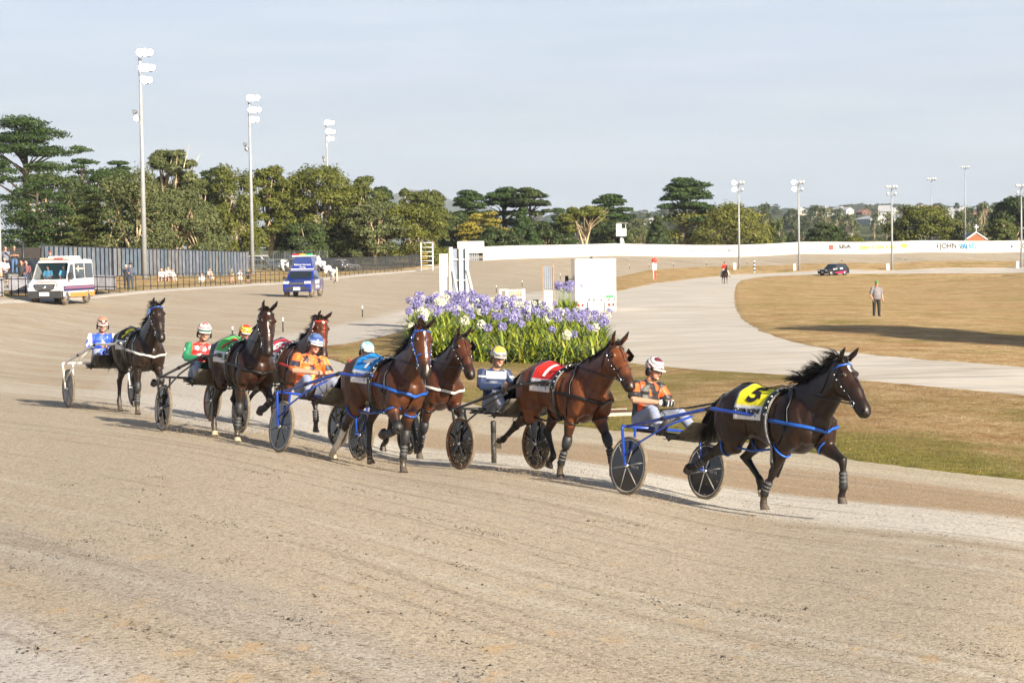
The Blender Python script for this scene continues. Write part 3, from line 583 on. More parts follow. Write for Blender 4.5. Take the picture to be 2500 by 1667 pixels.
    bvh = BVHTree.FromPolygons([v.co for v in me.vertices], [p.vertices for p in me.polygons])
    def snap(p, off=.012):
        q, nrm, i, d = bvh.find_nearest(Vector(p)); return q + nrm * off
    def around(x, frac, side, off=.012, xs=0.0):
        """point on the barrel: frac 0 = spine, 1 = belly"""
        a = math.pi * frac; o = Vector((x, 0, 1.16 + dz)); d = Vector((xs * frac, side * math.sin(a), math.cos(a))).normalized(); h = bvh.ray_cast(o + d * .9, -d)
        return (h[0] if h[0] is not None else o + d * .3) + d * off
    # eyes, ears
    for sd_ in (-1, 1):
        e = MB(); e.ell(hp_(.155, sd_ * .106, .055), (.020, .012, .017)); e.build('eye', M_EYE, root)
        ear = MB(); b0 = hp_(.0, sd_ * .052, -.005); tip = b0 + hu * .155 * spec.get('ears', 1) + hl * sd_ * .035 - hf * (.02 + spec.get('earback', 0)); mid = b0.lerp(tip, .45) + hl * sd_ * .018
        loft(ear, [b0 - hu * .03, b0.lerp(mid, .6), mid, mid.lerp(tip, .6), tip], [.034, .034, .032, .019, .004], [.024, .024, .021, .013, .004], lat=hl, n=10)
        em = ear.mesh('ear', M_COAT); EV = verts(em); tt = np.clip(((EV - np.array(b0)) @ np.array(hu)) / .15, 0, 1)[:, None]; set_tint(em, base * .8 * (1 - tt) + dark * tt); link(bpy.data.objects.new('ear', em), root)
    # hooves and leg boots
    for nm, (a, b_, c, d_, a3) in legs.items():
        hoof(root, d_, a3, M_HOOFL if nm in spec.get('palehoof', ()) else M_HOOF)
    for nm in spec.get('boots', ('LF', 'RF')):
        a, b_, c, d_, _ = legs[nm]; bt = MB(); mm = {'w': M_WSTRAP}.get(spec.get('bootcol', {}).get(nm), M_BOOT)
        if spec.get('kneeboots'): loft(bt, [a.lerp(b_, .80), b_ - (b_ - a) * .04, b_ + (c - b_) * .08, b_.lerp(c, .3)], [.062, .068, .066, .050], [.060, .066, .062, .046], n=14)
        bt2 = MB(); loft(bt2, [b_.lerp(c, .42), b_.lerp(c, .6), b_.lerp(c, .85), c + (d_ - c) * .15], [.047, .048, .049, .056], [.041, .042, .044, .052], n=14)
        if bt.v: bt.build('knee_boot', M_BOOT, root)
        bb = bt2.build('leg_boot', mm, root)
        tb = MB()
        for tq in (.5, .66, .82): tb.tube([b_.lerp(c, tq) - (c - b_).normalized() * .012, b_.lerp(c, tq) + (c - b_).normalized() * .012], .0515, 12)
        tb.build('strap', M_BSTR, bb)
    # mane and tail
    mn = MB(); up = Vector((-.35, -.25 * (1 if spec.get('maneside', -1) < 0 else -1), .75))
    crest = [snap(bent(t) + Vector((-math.sin(el), 0, math.cos(el))) * .35, .0) for t in np.linspace(.12, 1.0, 10)]
    strands(mn, crest, lambda f: Vector((-1.0, spec.get('maneside', -1) * .22, .42 * spec.get('blow', 1) + .05)), spec.get('manelen', .17), .0045, 800, rnd, curl=.15, droop=.9)
    strands(mn, [hp_(-.02, -.02, -.01), hp_(.03, .02, -.005)], hf * .3 + hu * .3 - Vector((.5, 0, 0)), .13, .008, 34, rnd, curl=.4, droop=.9)
    crown_ = [c_ + Vector((.01, 0, -.01)) for c_ in crest]; strands(mn, crown_, lambda f: Vector((-.55, spec.get('maneside', -1) * .75, -.3)), .13, .009, 480, rnd, curl=.12, droop=1.1)
    mn.build('mane', M_HAIRB, root)
    tl = MB(); tr_ = [Vector((-.90, 0, 1.40 + dz)), Vector((-.97, 0, 1.32 + dz)), Vector((-1.0, 0, 1.24 + dz))]
    strands(tl, tr_, Vector((-.75, spec.get('tailside', 0), -.55)), .54, .008, 620, rnd, curl=.12, droop=1.15, seg=7); tl.build('tail', M_HAIRB, root)
    if spec.get('plain'):
        sp = MB(); sp.ell((.05, 0, 1.53 + dz), (.30, .17, .07), 14, 8); sp.build('saddle', M_STRAP, root); return root
    # saddle cloth conforming to the barrel
    cl = spec['cloth']; nx, na = 18, 22; vs = []; x0, x1 = -.34, .13
    def cp(u, w, side=-1, off=.016): return around(x0 + (x1 - x0) * u - .04 * w, w * .50, side, off)
    for i in range(nx + 1):
        for j in range(-na, na + 1): vs.append(cp(i / nx, abs(j) / na, 1 if j > 0 else -1))
    w_ = 2 * na + 1; cm = bpy.data.meshes.new('saddle_cloth'); cm.from_pydata(vs, [], [(i * w_ + j, (i + 1) * w_ + j, (i + 1) * w_ + j + 1, i * w_ + j + 1) for i in range(nx) for j in range(w_ - 1)])
    cc = np.zeros((len(vs), 3)); idx = np.arange(len(vs)); jj = np.abs(idx % w_ - na) / na; ii = idx // w_ / nx
    cc[:] = cl['top']; cc[jj > .68] = cl['band']; cc[(ii < .04)] = cl.get('edge', (.7, .7, .7))
    set_tint(cm, cc); cm.polygons.foreach_set('use_smooth', [True] * len(cm.polygons)); co = add_mesh('saddle_cloth', cm, M_CLOTH, root); so_ = co.modifiers.new('t', 'SOLIDIFY'); so_.thickness = .006; so_.offset = -1
    def wrap_text(body_, size_, m_, uc, wc, side=-1, sx=1.0):
        me_ = text(body_, size_, m_, False, Matrix.Identity(4), ext=0.0, sx=sx, bold=.004 if len(body_) > 2 else .012); bm_t = bmesh.new(); bm_t.from_mesh(me_)
        for _ in range(4):
            ed = [e_ for e_ in bm_t.edges if e_.calc_length() > .028]
            if ed: bmesh.ops.subdivide_edges(bm_t, edges=ed, cuts=1); bmesh.ops.triangulate(bm_t, faces=bm_t.faces)
        bm_t.to_mesh(me_); bm_t.free()
        arc = .52
        for v in me_.vertices:
            u = uc + (v.co.x if side < 0 else -v.co.x) / (x1 - x0); w2 = wc - v.co.y / arc; v.co = cp(u, max(0, w2), side, .024)
        nm_ = 'number' if len(body_) < 3 else 'name_lettering'; me_.name = nm_; link(bpy.data.objects.new(nm_, me_), co)
    wrap_text(cl['num'], .34, cl['numm'], .52, .36, sx=1.15); wrap_text(cl['num'], .34, cl['numm'], .48, .36, side=1, sx=1.15)
    if cl.get('name'): wrap_text(cl['name'], .075, M_BLKTXT, .48, .80)
    # harness
    hm = spec.get('harness', M_STRAP)
    hs_ = MB(); ring = [around(.20, f, s, .022) for s, fs in ((-1, np.linspace(1, 0, 16)), (1, np.linspace(0, 1, 16)[1:])) for f in fs]; hs_.tube(ring, .030, 6, flat=.25, side=(1, 0, 0))
    pad = [around(.17, f, s, .03) for s, fs in ((-1, np.linspace(.46, 0, 9)), (1, np.linspace(0, .46, 9)[1:])) for f in fs]; hs_.tube(pad, .055, 8, flat=.3, side=(1, 0, 0))
    hs_.mat(M_STRAP); sdl = hs_.build('saddle_harness', None, root)
    for s in (-1, 1):
        for f in (.06, .12, .22, .29, .36, .43): bk = MB(); bk.ell(around(.19, f, s, .045), (.016, .010, .016), 8, 5); bk.build('buckle', M_STEEL, sdl)
        bk = MB(); bk.tube([around(.19, .05, s, .04), around(.19, .05, s, .085), around(.22, .05, s, .085), around(.22, .05, s, .04)], .006, 6); bk.build('terret', M_STEEL, sdl)
    for s in (-1, 1): gz = MB(); gz.tube([around(.22, f, s, .05) for f in np.linspace(.42, .85, 7)], .020, 6, flat=.5); gz.build('girth_fleece', M_GREYF if spec.get('fleece') else M_STRAP, root)
    # breast collar: from saddle round the point of the chest
    bc = MB(); bm_ = spec.get('collar', M_STRAP)
    path = []
    for s, ts in ((-1, np.linspace(0, 1, 11)), (1, np.linspace(1, 0, 11)[1:])):
        for t in ts:
            ang = t * math.pi / 2; p = Vector((.22 + .58 * math.sin(ang) ** .8, s * .34 * math.cos(ang), 1.17 + dz + spec.get('collarup', -.10) * t)); path.append(snap(p + Vector((.05 * t, 0, 0)), .018))
    bc.tube(path, .021, 6, flat=.3, side=(0, 0, 1)); bc.build('breast_collar', bm_, root)
    ns = MB()
    for s in (-1, 1): ns.tube([snap(Vector((.44 + .10 * t, s * (.10 + .12 * t), 1.52 + dz - .42 * t)), .014) for t in np.linspace(0, 1, 8)], .014, 6, flat=.35)
    ns.tube([snap(Vector((.80 - .10 * t, 0, 1.12 + dz - .28 * t)), .014) for t in np.linspace(0, 1, 6)], .014, 6, flat=.35)
    ns.tube([snap(Vector((-.78 + .95 * t, 0, 1.56 + dz)), .012) for t in np.linspace(0, 1, 14)], .012, 6, flat=.35)
    ns.build('neck_strap', M_STRAP, root)
    # hobbles: loops round each leg joined fore to aft on each side
    hb = spec.get('hobble', M_STRAP)
    for fr, hd in (('LF', 'LH'), ('RF', 'RH')):
        o = MB(); cs = []
        for nm, t, r, q in ((fr, .26, .112, .094), (hd, .36, .115, .095)):
            a, b_ = legs[nm][0], legs[nm][1]; c = a.lerp(b_, t); d = (b_ - a).normalized(); u = d.cross(Vector((0, 1, 0))).normalized()
            ringp = [c + u * math.cos(w) * r + Vector((0, 1, 0)) * math.sin(w) * q + d * math.cos(w) * .03 for w in np.linspace(0, 2 * math.pi, 19)]
            o.tube(ringp, .012, 6); cs.append(c)
        f, h = cs; out = Vector((0, .02 if fr == 'LF' else -.02, 0)); o.tube([f + (h - f) * .14 + out, f.lerp(h, .5) + out + Vector((0, 0, -.04)), h + (f - h) * .14 + out], .013, 6)
        ob = o.build('hobble', hb, root)
        s = 1 if fr == 'LF' else -1
        for hpts in ([around(-.02, .2, s, .03), around(.0, .45, s, .02), f.lerp(h, .45) + out], [around(-.36, .15, s, .012), around(-.40, .40, s, .012), h + Vector((.08, 0, .08))], [around(.45, .3, s, .012), around(.46, .6, s, .012), f + Vector((.02, s * .09, .05))]):
            hg = MB(); hg.tube(hpts, .006, 5); hg.build('hanger', M_STRAP, ob)
    # bridle
    br = MB().mat(spec.get('browm', M_STRAP)) ; bmk = spec.get('bridle', M_STRAP)
    def hsnap(s, side, upd, off=.008): return snap(hp_(s, side, upd), off)
    br.tube([hsnap(.055, -.13, .10), hsnap(.055, -.10, .03), hsnap(.06, 0, -.04), hsnap(.055, .10, .03), hsnap(.055, .13, .10)], .011, 6, flat=.45)
    br.mat(bmk)
    for s in (-1, 1):
        br.tube([hsnap(.03, s * .10, .05), hsnap(.12, s * .14, .12), hsnap(.24, s * .13, .12), hsnap(.34, s * .11, .12), hsnap(.44, s * .1, .13)], .010, 6, flat=.4)
        br.tube([hsnap(.03, s * .10, .05), hsnap(.0, s * .13, .2), hsnap(.08, s * .10, .33), hsnap(.10, 0, .42)], .009, 6, flat=.4)
    br.tube([hsnap(.36, 0, -.05), hsnap(.36, -.10, .04), hsnap(.36, -.12, .12), hsnap(.36, -.05, .25), hsnap(.36, .05, .25), hsnap(.36, .12, .12), hsnap(.36, .10, .04), hsnap(.36, 0, -.05)], .010, 6, flat=.4)
    br.tube([hsnap(.0, 0, -.04), hsnap(.15, 0, -.06), hsnap(.30, 0, -.06)], .006, 6, flat=.5)
    bo = br.build('bridle', None, root)
    for s in (-1, 1):
        bit = MB(); c = hsnap(.455, s * .10, .135, .012); bit.tube([c + hf * math.cos(w) * .030 + hu * math.sin(w) * .030 for w in np.linspace(0, 2 * math.pi, 13)], .005, 5); bit.build('bit_ring', M_STEEL, bo)
        for dd in (.10, .17, .26, .31): bit = MB(); bit.ell(hsnap(dd, s * .14, .12, .016), (.010, .008, .010), 6, 4); bit.build('stud', M_STEEL, bo)
        bit = MB(); bit.tube([hsnap(.42, s * .09, .16, .012), hsnap(.48, s * .09, .18, .02)], .009, 6); bit.build('curb_chain', M_STEEL, bo)
    if spec.get('blinker'):
        bl = MB()
        for s in spec['blinker']:
            c = hp_(.125, s * .115, .07); bl.mat(spec.get('blinkm', M_STRAP)); vs = []
            for (a_, b2) in [(-.065, -.05), (-.065, .075), (-.02, .10), (.045, .085), (.07, .03), (.06, -.05), (0, -.065)]: vs.append(c + hf * a_ - hu * b2 + hl * s * (.05 if a_ > 0 else .012))
            vs += [v + hl * s * .007 for v in vs]; n = 7; bl.add(vs, [tuple(range(n)), tuple(range(n, 2 * n))[::-1]] + [(i, (i + 1) % n, n + (i + 1) % n, n + i) for i in range(n)])
        bl.build('blinker', None, bo)
    # over-reins running along the neck to the saddle, ear to bit
    rn = MB(); ends = []
    for s in (-1, 1):
        c = hsnap(.455, s * .10, .135, .014); tq = around(.21, .06, s, .085)
        rn.tube([c, c.lerp(tq, .35) + Vector((0, s * .03, -.02)), c.lerp(tq, .7) + Vector((0, s * .03, -.01)), tq], .008, 6); ends.append(tq)
    rn.tube([around(.24, .02, 1, .03), snap(bent(.45) + Vector((-.3, 0, .3)), .02), hsnap(-.02, 0, -.05, .01)], .006, 5)
    rn.build('rein', M_STRAP, root)
    for ob, fn in spec.get('extra', []): fn(locals())
    spec['rein_pts'] = ends; spec['side_pts'] = [around(.16, .40, s, .085) for s in (-1, 1)]
    return root

# ------------------------------------------------------------------ race sulky
def wheel_mesh(style, r=.355):
    parts = {}
    t = MB(); n = 48; prof = [(-.020, r - .034), (-.022, r - .012), (-.010, r), (.010, r), (.022, r - .012), (.020, r - .034)]
    vs = [(rr * math.cos(2 * math.pi * j / n), yy, r + rr * math.sin(2 * math.pi * j / n)) for yy, rr in prof for j in range(n)]; k = len(prof)
    t.add(vs, [(i * n + j, i * n + (j + 1) % n, ((i + 1) % k) * n + (j + 1) % n, ((i + 1) % k) * n + j) for i in range(k) for j in range(n)], True); parts['tyre'] = t
    rim = MB(); prof = [(-.017, r - .036), (-.019, r - .045), (.019, r - .045), (.017, r - .036)]; k = 4
    vs = [(rr * math.cos(2 * math.pi * j / n), yy, r + rr * math.sin(2 * math.pi * j / n)) for yy, rr in prof for j in range(n)]
    rim.add(vs, [(i * n + j, i * n + (j + 1) % n, ((i + 1) % k) * n + (j + 1) % n, ((i + 1) % k) * n + j) for i in range(k) for j in range(n)], True); parts['rim'] = rim
    d = MB(); ro = r - .044
    if style == 'holes':       # disc with five round openings near its edge, built as wedges
        m_ = 60; nr = 10
        ang = [2 * math.pi * j / m_ for j in range(m_)]
        for yy in (-.012, .012):
            vs = [(ro * (i / nr) * math.cos(a), yy * (1.3 - i / nr), r + ro * (i / nr) * math.sin(a)) for i in range(1, nr + 1) for a in ang]; fs = []
            for i in range(nr - 1):
                for j in range(m_):
                    rr = ro * (i + 1.5) / nr; a = ang[j] + math.pi / m_
                    hole = any((rr * math.cos(a) - ro * .72 * math.cos(h)) ** 2 + (rr * math.sin(a) - ro * .72 * math.sin(h)) ** 2 < .034 ** 2 for h in [2 * math.pi * q / 5 + .3 for q in range(5)])
                    if not hole: fs.append((i * m_ + j, i * m_ + (j + 1) % m_, (i + 1) * m_ + (j + 1) % m_, (i + 1) * m_ + j))
            d.add(vs, fs, True)
    else:
        for sgn in (-1, 1):
            vs = [(0, sgn * .026, r)] + [(ro * q * math.cos(2 * math.pi * j / n), sgn * yy, r + ro * q * math.sin(2 * math.pi * j / n)) for q, yy in ((.3, .020), (1.0, .012)) for j in range(n)]
            d.add(vs, [(0, 1 + j, 1 + (j + 1) % n) for j in range(n)] + [(1 + j, 1 + n + j, 1 + n + (j + 1) % n, 1 + (j + 1) % n) for j in range(n)], True)
    parts['disc'] = d
    s = MB(); ns = 5 if style == 'holes' else 6
    for q in range(ns):
        a = 2 * math.pi * q / ns + .25
        for sgn in (-1, 1): s.tube([(.04 * math.cos(a), sgn * .026, r + .04 * math.sin(a)), (ro * .6 * math.cos(a), sgn * .022, r + ro * .6 * math.sin(a)), (ro * .97 * math.cos(a), sgn * .014, r + ro * .97 * math.sin(a))], [.011, .009, .007] if style != 'holes' else [.02, .018, .016], 6, flat=.6)
    parts['spoke'] = s
    h = MB(); h.tube([(0, -.05, r), (0, -.03, r), (0, .03, r), (0, .05, r)], [.018, .030, .030, .018], 14); parts['hub'] = h
    return parts
M_TYRE = mat('dusty_tyre', '6e6353', rough=0.9, var=.2, scale=18); M_DISC = mat('black_wheel_disc', (.012, .012, .013), rough=.22, coat=.4, scale=6, var=.4)
M_GDISC = mat('grey_wheel_disc', (.20, .20, .22), rough=.4); M_SPOKE = mat('dark_spoke', (.05, .05, .053), rough=.3); M_SPOKEL = mat('light_spoke', (.35, .33, .3), rough=.35)
M_SEAT = mat('black_vinyl', (.018, .018, .02), rough=.45)
def make_sulky(spec, sp_h):
    root = empty('race_sulky'); fm = spec['frame']; hw = .63
    for s in (-1, 1):
        P_ = wheel_mesh(spec.get('wheel', 'disc')); w = empty('wheel', (0, s * hw, 0), 0, root)
        P_['tyre'].build('tyre', M_TYRE, w); P_['rim'].build('rim', spec.get('rim', M_WHITE), w); P_['disc'].build('disc', spec.get('disc', M_DISC), w, fixn=True)
        P_['spoke'].build('spoke', spec.get('spoke', M_SPOKE), w); P_['hub'].build('hub', M_STEEL, w)
        if spec.get('mark'):
            M_ = Matrix.Translation((.16, -.03, .355)) @ Matrix.Rotation(R(90), 4, 'X'); text(spec['mark'], .045, M_GREYTX, w, M_, 'wheel_lettering', .001)
    f = MB(); zb = .82
    f.bar((-.10, -.72, zb), (-.10, .72, zb), .018, 10)
    for s in (-1, 1):
        f.tube([(-.10, s * .72, zb), (-.10, s * .715, zb - .03), (-.01, s * .685, .37)], .019, 8)          # outer fork leg
        f.tube([(-.10, s * .52, zb), (-.01, s * .545, .40)], .016, 8)
        f.bar((-.01, s * .70, .365), (-.01, s * .53, .365), .012, 8)
        f.tube([(-.01, s * .69, .48), (.22, s * .66, .68), (.55, s * .60, .90), (.95, s * .53, 1.08)], .013, 8)     # brace
    f.build('axle_frame', fm, root)
    for i, s in enumerate((-1, 1)):
        sh = MB(); e = sp_h[i]; sh.tube([(-.10, s * .66, zb), (.5, s * .60, zb + .17), (1.2, s * .50, zb + .38), (e.x - .35, e.y * 1.08, e.z - .03), (e.x - .1, e.y, e.z), (e.x + .06, e.y, e.z + .0)], [.018, .022, .022, .020, .018, .015], 10)
        o = sh.build('shaft', fm, root); 
        for cp_ in ([(1.15, s * .508, zb + .36), (1.22, s * .498, zb + .387)], [(.47, s * .604, zb + .16), (.53, s * .597, zb + .18)], [(e.x - .12, e.y, e.z), (e.x + .02, e.y, e.z)]): c = MB(); c.tube(cp_, .027, 10); c.build('clamp', M_STRAP, o)
    st = MB(); st.mat(M_SEAT); st.ell((-.42, 0, .79), (.20, .19, .045)); st.build('seat', None, root)
    sr = MB()
    for s in (-1, 1): sr.tube([(-.58, s * .12, .75), (-.10, s * .14, .77), (.35, s * .28, .76), (.62, s * .42, .80)], .015, 8); sr.tube([(.25, s * .30, .76), (.30, s * .30, .72), (.36, s * .30, .76)], .012, 6)
    sr.bar((-.58, -.12, .75), (-.58, .12, .75), .014); sr.bar((.05, -.3, .765), (.05, .3, .765), .012); sr.build('seat_rail', M_STRAP if spec.get('darkrail', 1) else fm, root)
    ap = MB()      # mud apron in front of the driver's feet
    n = 9; vs = []
    for i in range(n):
        t = i / (n - 1)
        for y in (-.40, -.2, 0, .2, .40): vs.append((.30 + .50 * t, y, .74 + .26 * t - .10 * math.sin(t * 3.1) * (1 - abs(y))))
    ap.add(vs, [(i * 5 + j, (i + 1) * 5 + j, (i + 1) * 5 + j + 1, i * 5 + j + 1) for i in range(n - 1) for j in range(4)], True); a = ap.build('mud_apron', M_APRON, root); sm = a.modifiers.new('t', 'SOLIDIFY'); sm.thickness = .006
    return root
M_APRON = mat('dusty_canvas_apron', (.05, .045, .04), rough=.8, var=.7, scale=5, c2=(.13, .115, .09))

# ------------------------------------------------------------------ people
def J(**k): return {a: Vector(b) for a, b in k.items()}
def seated_driver_pose(lean=0.0, hand=(-.02, .0, 1.16), turn=0.0):
    d = dict(pelvis=(-.42, 0, .90), chest=(-.47, 0, 1.20), neck=(-.42, 0, 1.37), head=(-.34 + lean, 0, 1.525), LS=(-.45, .19, 1.335), RS=(-.45, -.19, 1.335),
             LE=(-.33, .29, 1.13), RE=(-.33, -.29, 1.13), LW=(hand[0] - .06, .09, hand[2] - .02), RW=(hand[0] - .06, -.09, hand[2] - .02),
             LH=(-.40, .10, .87), RH=(-.40, -.10, .87), LK=(-.02, .22, 1.04), RK=(-.02, -.22, 1.04), LA=(.27, .29, .82), RA=(.27, -.29, .82), LT=(.38, .31, .93), RT=(.38, -.31, .93))
    return {k: Vector(v) for k, v in d.items()}
def standing_pose(h=1.76, arms='side', lean=0.0, stride=.0, width=1.0):
    k = h / 1.76
    d = dict(pelvis=(0, 0, .93), chest=(.0, 0, 1.25), neck=(.0, 0, 1.47), head=(.03, 0, 1.63), LS=(0, .19 * width, 1.42), RS=(0, -.19 * width, 1.42), LE=(-.03, .26 * width, 1.13), RE=(-.03, -.26 * width, 1.13), LW=(.06, .27 * width, .88), RW=(.06, -.27 * width, .88),
             LH=(0, .10, .90), RH=(0, -.10, .90), LK=(.02 + stride, .12, .50), RK=(.02 - stride, -.12, .50), LA=(0 + stride, .13, .09), RA=(-stride * 1.2, -.13, .09), LT=(.15 + stride, .16, .04), RT=(.15 - stride * 1.2, -.16, .04))
    if arms == 'folded': d.update(LE=(.06, .25, 1.15), RE=(.06, -.25, 1.15), LW=(.24, -.08, 1.20), RW=(.22, .08, 1.16))
    if arms == 'phone': d.update(LE=(.12, .22, 1.22), RE=(.12, -.22, 1.22), LW=(.30, .06, 1.45), RW=(.30, -.06, 1.45))
    if arms == 'front': d.update(LE=(.02, .25, 1.15), RE=(.02, -.25, 1.15), LW=(.26, .07, 1.08), RW=(.26, -.07, 1.08))
    if arms == 'shade': d.update(RE=(.18, -.34, 1.42), RW=(.14, -.10, 1.68), LE=(.1, .25, 1.18), LW=(.32, .16, 1.0))
    return {a: Vector(b) * k for a, b in d.items()}
def sitting_pose(z=.42):
    d = dict(pelvis=(0, 0, z + .08), chest=(-.03, 0, z + .38), neck=(.0, 0, z + .58), head=(.04, 0, z + .74), LS=(0, .18, z + .54), RS=(0, -.18, z + .54), LE=(.08, .24, z + .30), RE=(.08, -.24, z + .30), LW=(.30, .12, z + .22), RW=(.30, -.12, z + .22),
             LH=(.0, .10, z + .06), RH=(.0, -.10, z + .06), LK=(.40, .14, z + .08), RK=(.40, -.14, z + .08), LA=(.44, .13, .09), RA=(.44, -.13, .09), LT=(.58, .14, .04), RT=(.58, -.14, .04))
    return {a: Vector(b) for a, b in d.items()}
def body_parts(mb, j, sec, g=0.0, fat=1.0, sleeve=1.0, leg=1.0, girls=False):
    """sec: set of body sections; g = extra thickness for clothing"""
    sh = (j['LS'] - j['RS']); lat = sh.normalized()
    if 'torso' in sec:
        loft(mb, [j['pelvis'] + Vector((0, 0, -.05)), j['pelvis'] + Vector((0, 0, .06)), j['pelvis'].lerp(j['chest'], .5) + Vector((.02 * fat, 0, 0)), j['chest'], j['chest'].lerp(j['neck'], .45), j['chest'].lerp(j['neck'], .85), j['neck']],
             [x * fat + g for x in (.105, .115, .110)] + [.118 * (fat * .5 + .5) + g, .11 + g, .08 + g, .058 + g], [x * (fat * .6 + .4) + g for x in (.155, .165, .155)] + [.175 + g, .185 + g, .13 + g, .07 + g], lat=lat, n=18)
        for s in 'LR': mb.ell(j[s + 'S'] + Vector((0, 0, -.018)), (.054 + g * .7, .054 + g * .7, .054 + g * .7), 12, 8)
    if 'arms' in sec:
        for s in 'LR':
            S, E, Wr = j[s + 'S'], j[s + 'E'], j[s + 'W']
            if sleeve < 1: 
                q = S.lerp(E, sleeve * 1.6) if sleeve * 1.6 < 1 else E; loft(mb, [S, S.lerp(q, .5), q], [.052 + g, .050 + g, .052 + g * 1.1], [.052 + g, .050 + g, .052 + g * 1.1], lat=lat, n=12)
            else:
                loft(mb, [S, S.lerp(E, .4), E], [.058 + g, .052 + g, .043 + g], [.058 + g, .050 + g, .042 + g], lat=lat, n=12); loft(mb, [E, E.lerp(Wr, .3), E.lerp(Wr, .97)], [.043 + g, .043 + g, .029 + g], [.042 + g, .041 + g, .032 + g], lat=lat, n=12)
    if 'hips' in sec: loft(mb, [j['pelvis'] + Vector((0, 0, .10)), j['pelvis'] + Vector((0, 0, .0)), j['pelvis'] + Vector((0, 0, -.07))], [.108 * fat + g, .12 * fat + g, .09 + g], [.15 + g, .165 * (fat * .5 + .5) + g, .14 + g], lat=lat, n=16)
    if 'legs' in sec:
        for s in 'LR':
            Hh, K, A = j[s + 'H'], j[s + 'K'], j[s + 'A']
            if leg < 1: q = Hh.lerp(K, leg * 2) if leg < .5 else K.lerp(A, leg * 2 - 1); loft(mb, [Hh, Hh.lerp(q, .5), q], [.095 + g, .085 + g, .078 + g * 2], [.09 + g, .082 + g, .078 + g * 2], lat=lat, n=12)
            else: loft(mb, [Hh, Hh.lerp(K, .45), K], [.098 + g, .082 + g, .060 + g], [.092 + g, .078 + g, .058 + g], lat=lat, n=12); loft(mb, [K, K.lerp(A, .3), A], [.060 + g, .058 + g, .038 + g * 1.3], [.056 + g, .054 + g, .038 + g * 1.3], lat=lat, n=12)
def hand(mb, W_, E, side, grip=True, fat=1.0):
    d = (W_ - E).normalized(); up = Vector((0, 0, 1)); up = (up - d * up.dot(d)).normalized(); lt = d.cross(up) * side
    palm = W_ + d * .05
    loft(mb, [W_ - d * .01, W_ + d * .04, W_ + d * .085], [.026, .040, .040], [.024, .017, .016], lat=lt, n=10)
    for i in range(4):
        L = (.072, .080, .075, .060)[i]; b0 = W_ + d * .085 + up * (.027 - .018 * i); p1 = b0 + d * L * .4 + lt * .004
        if grip: p2 = p1 + lt * L * .38 - d * .004; p3 = p2 - d * L * .35
        else: p2 = p1 + d * L * .28 + lt * L * .14; p3 = p2 + d * L * .18 + lt * L * .2
        mb.tube([b0 - d * .02, b0, p1, p2, p3], [.010, .0095, .009, .0082, .007], 7)
    t0 = W_ + d * .03 + up * .028; mb.tube([t0 - d * .01, t0 + d * .025 + up * .012 + lt * .01, t0 + d * .05 + up * .008 + lt * .022], [.012, .011, .009], 7)
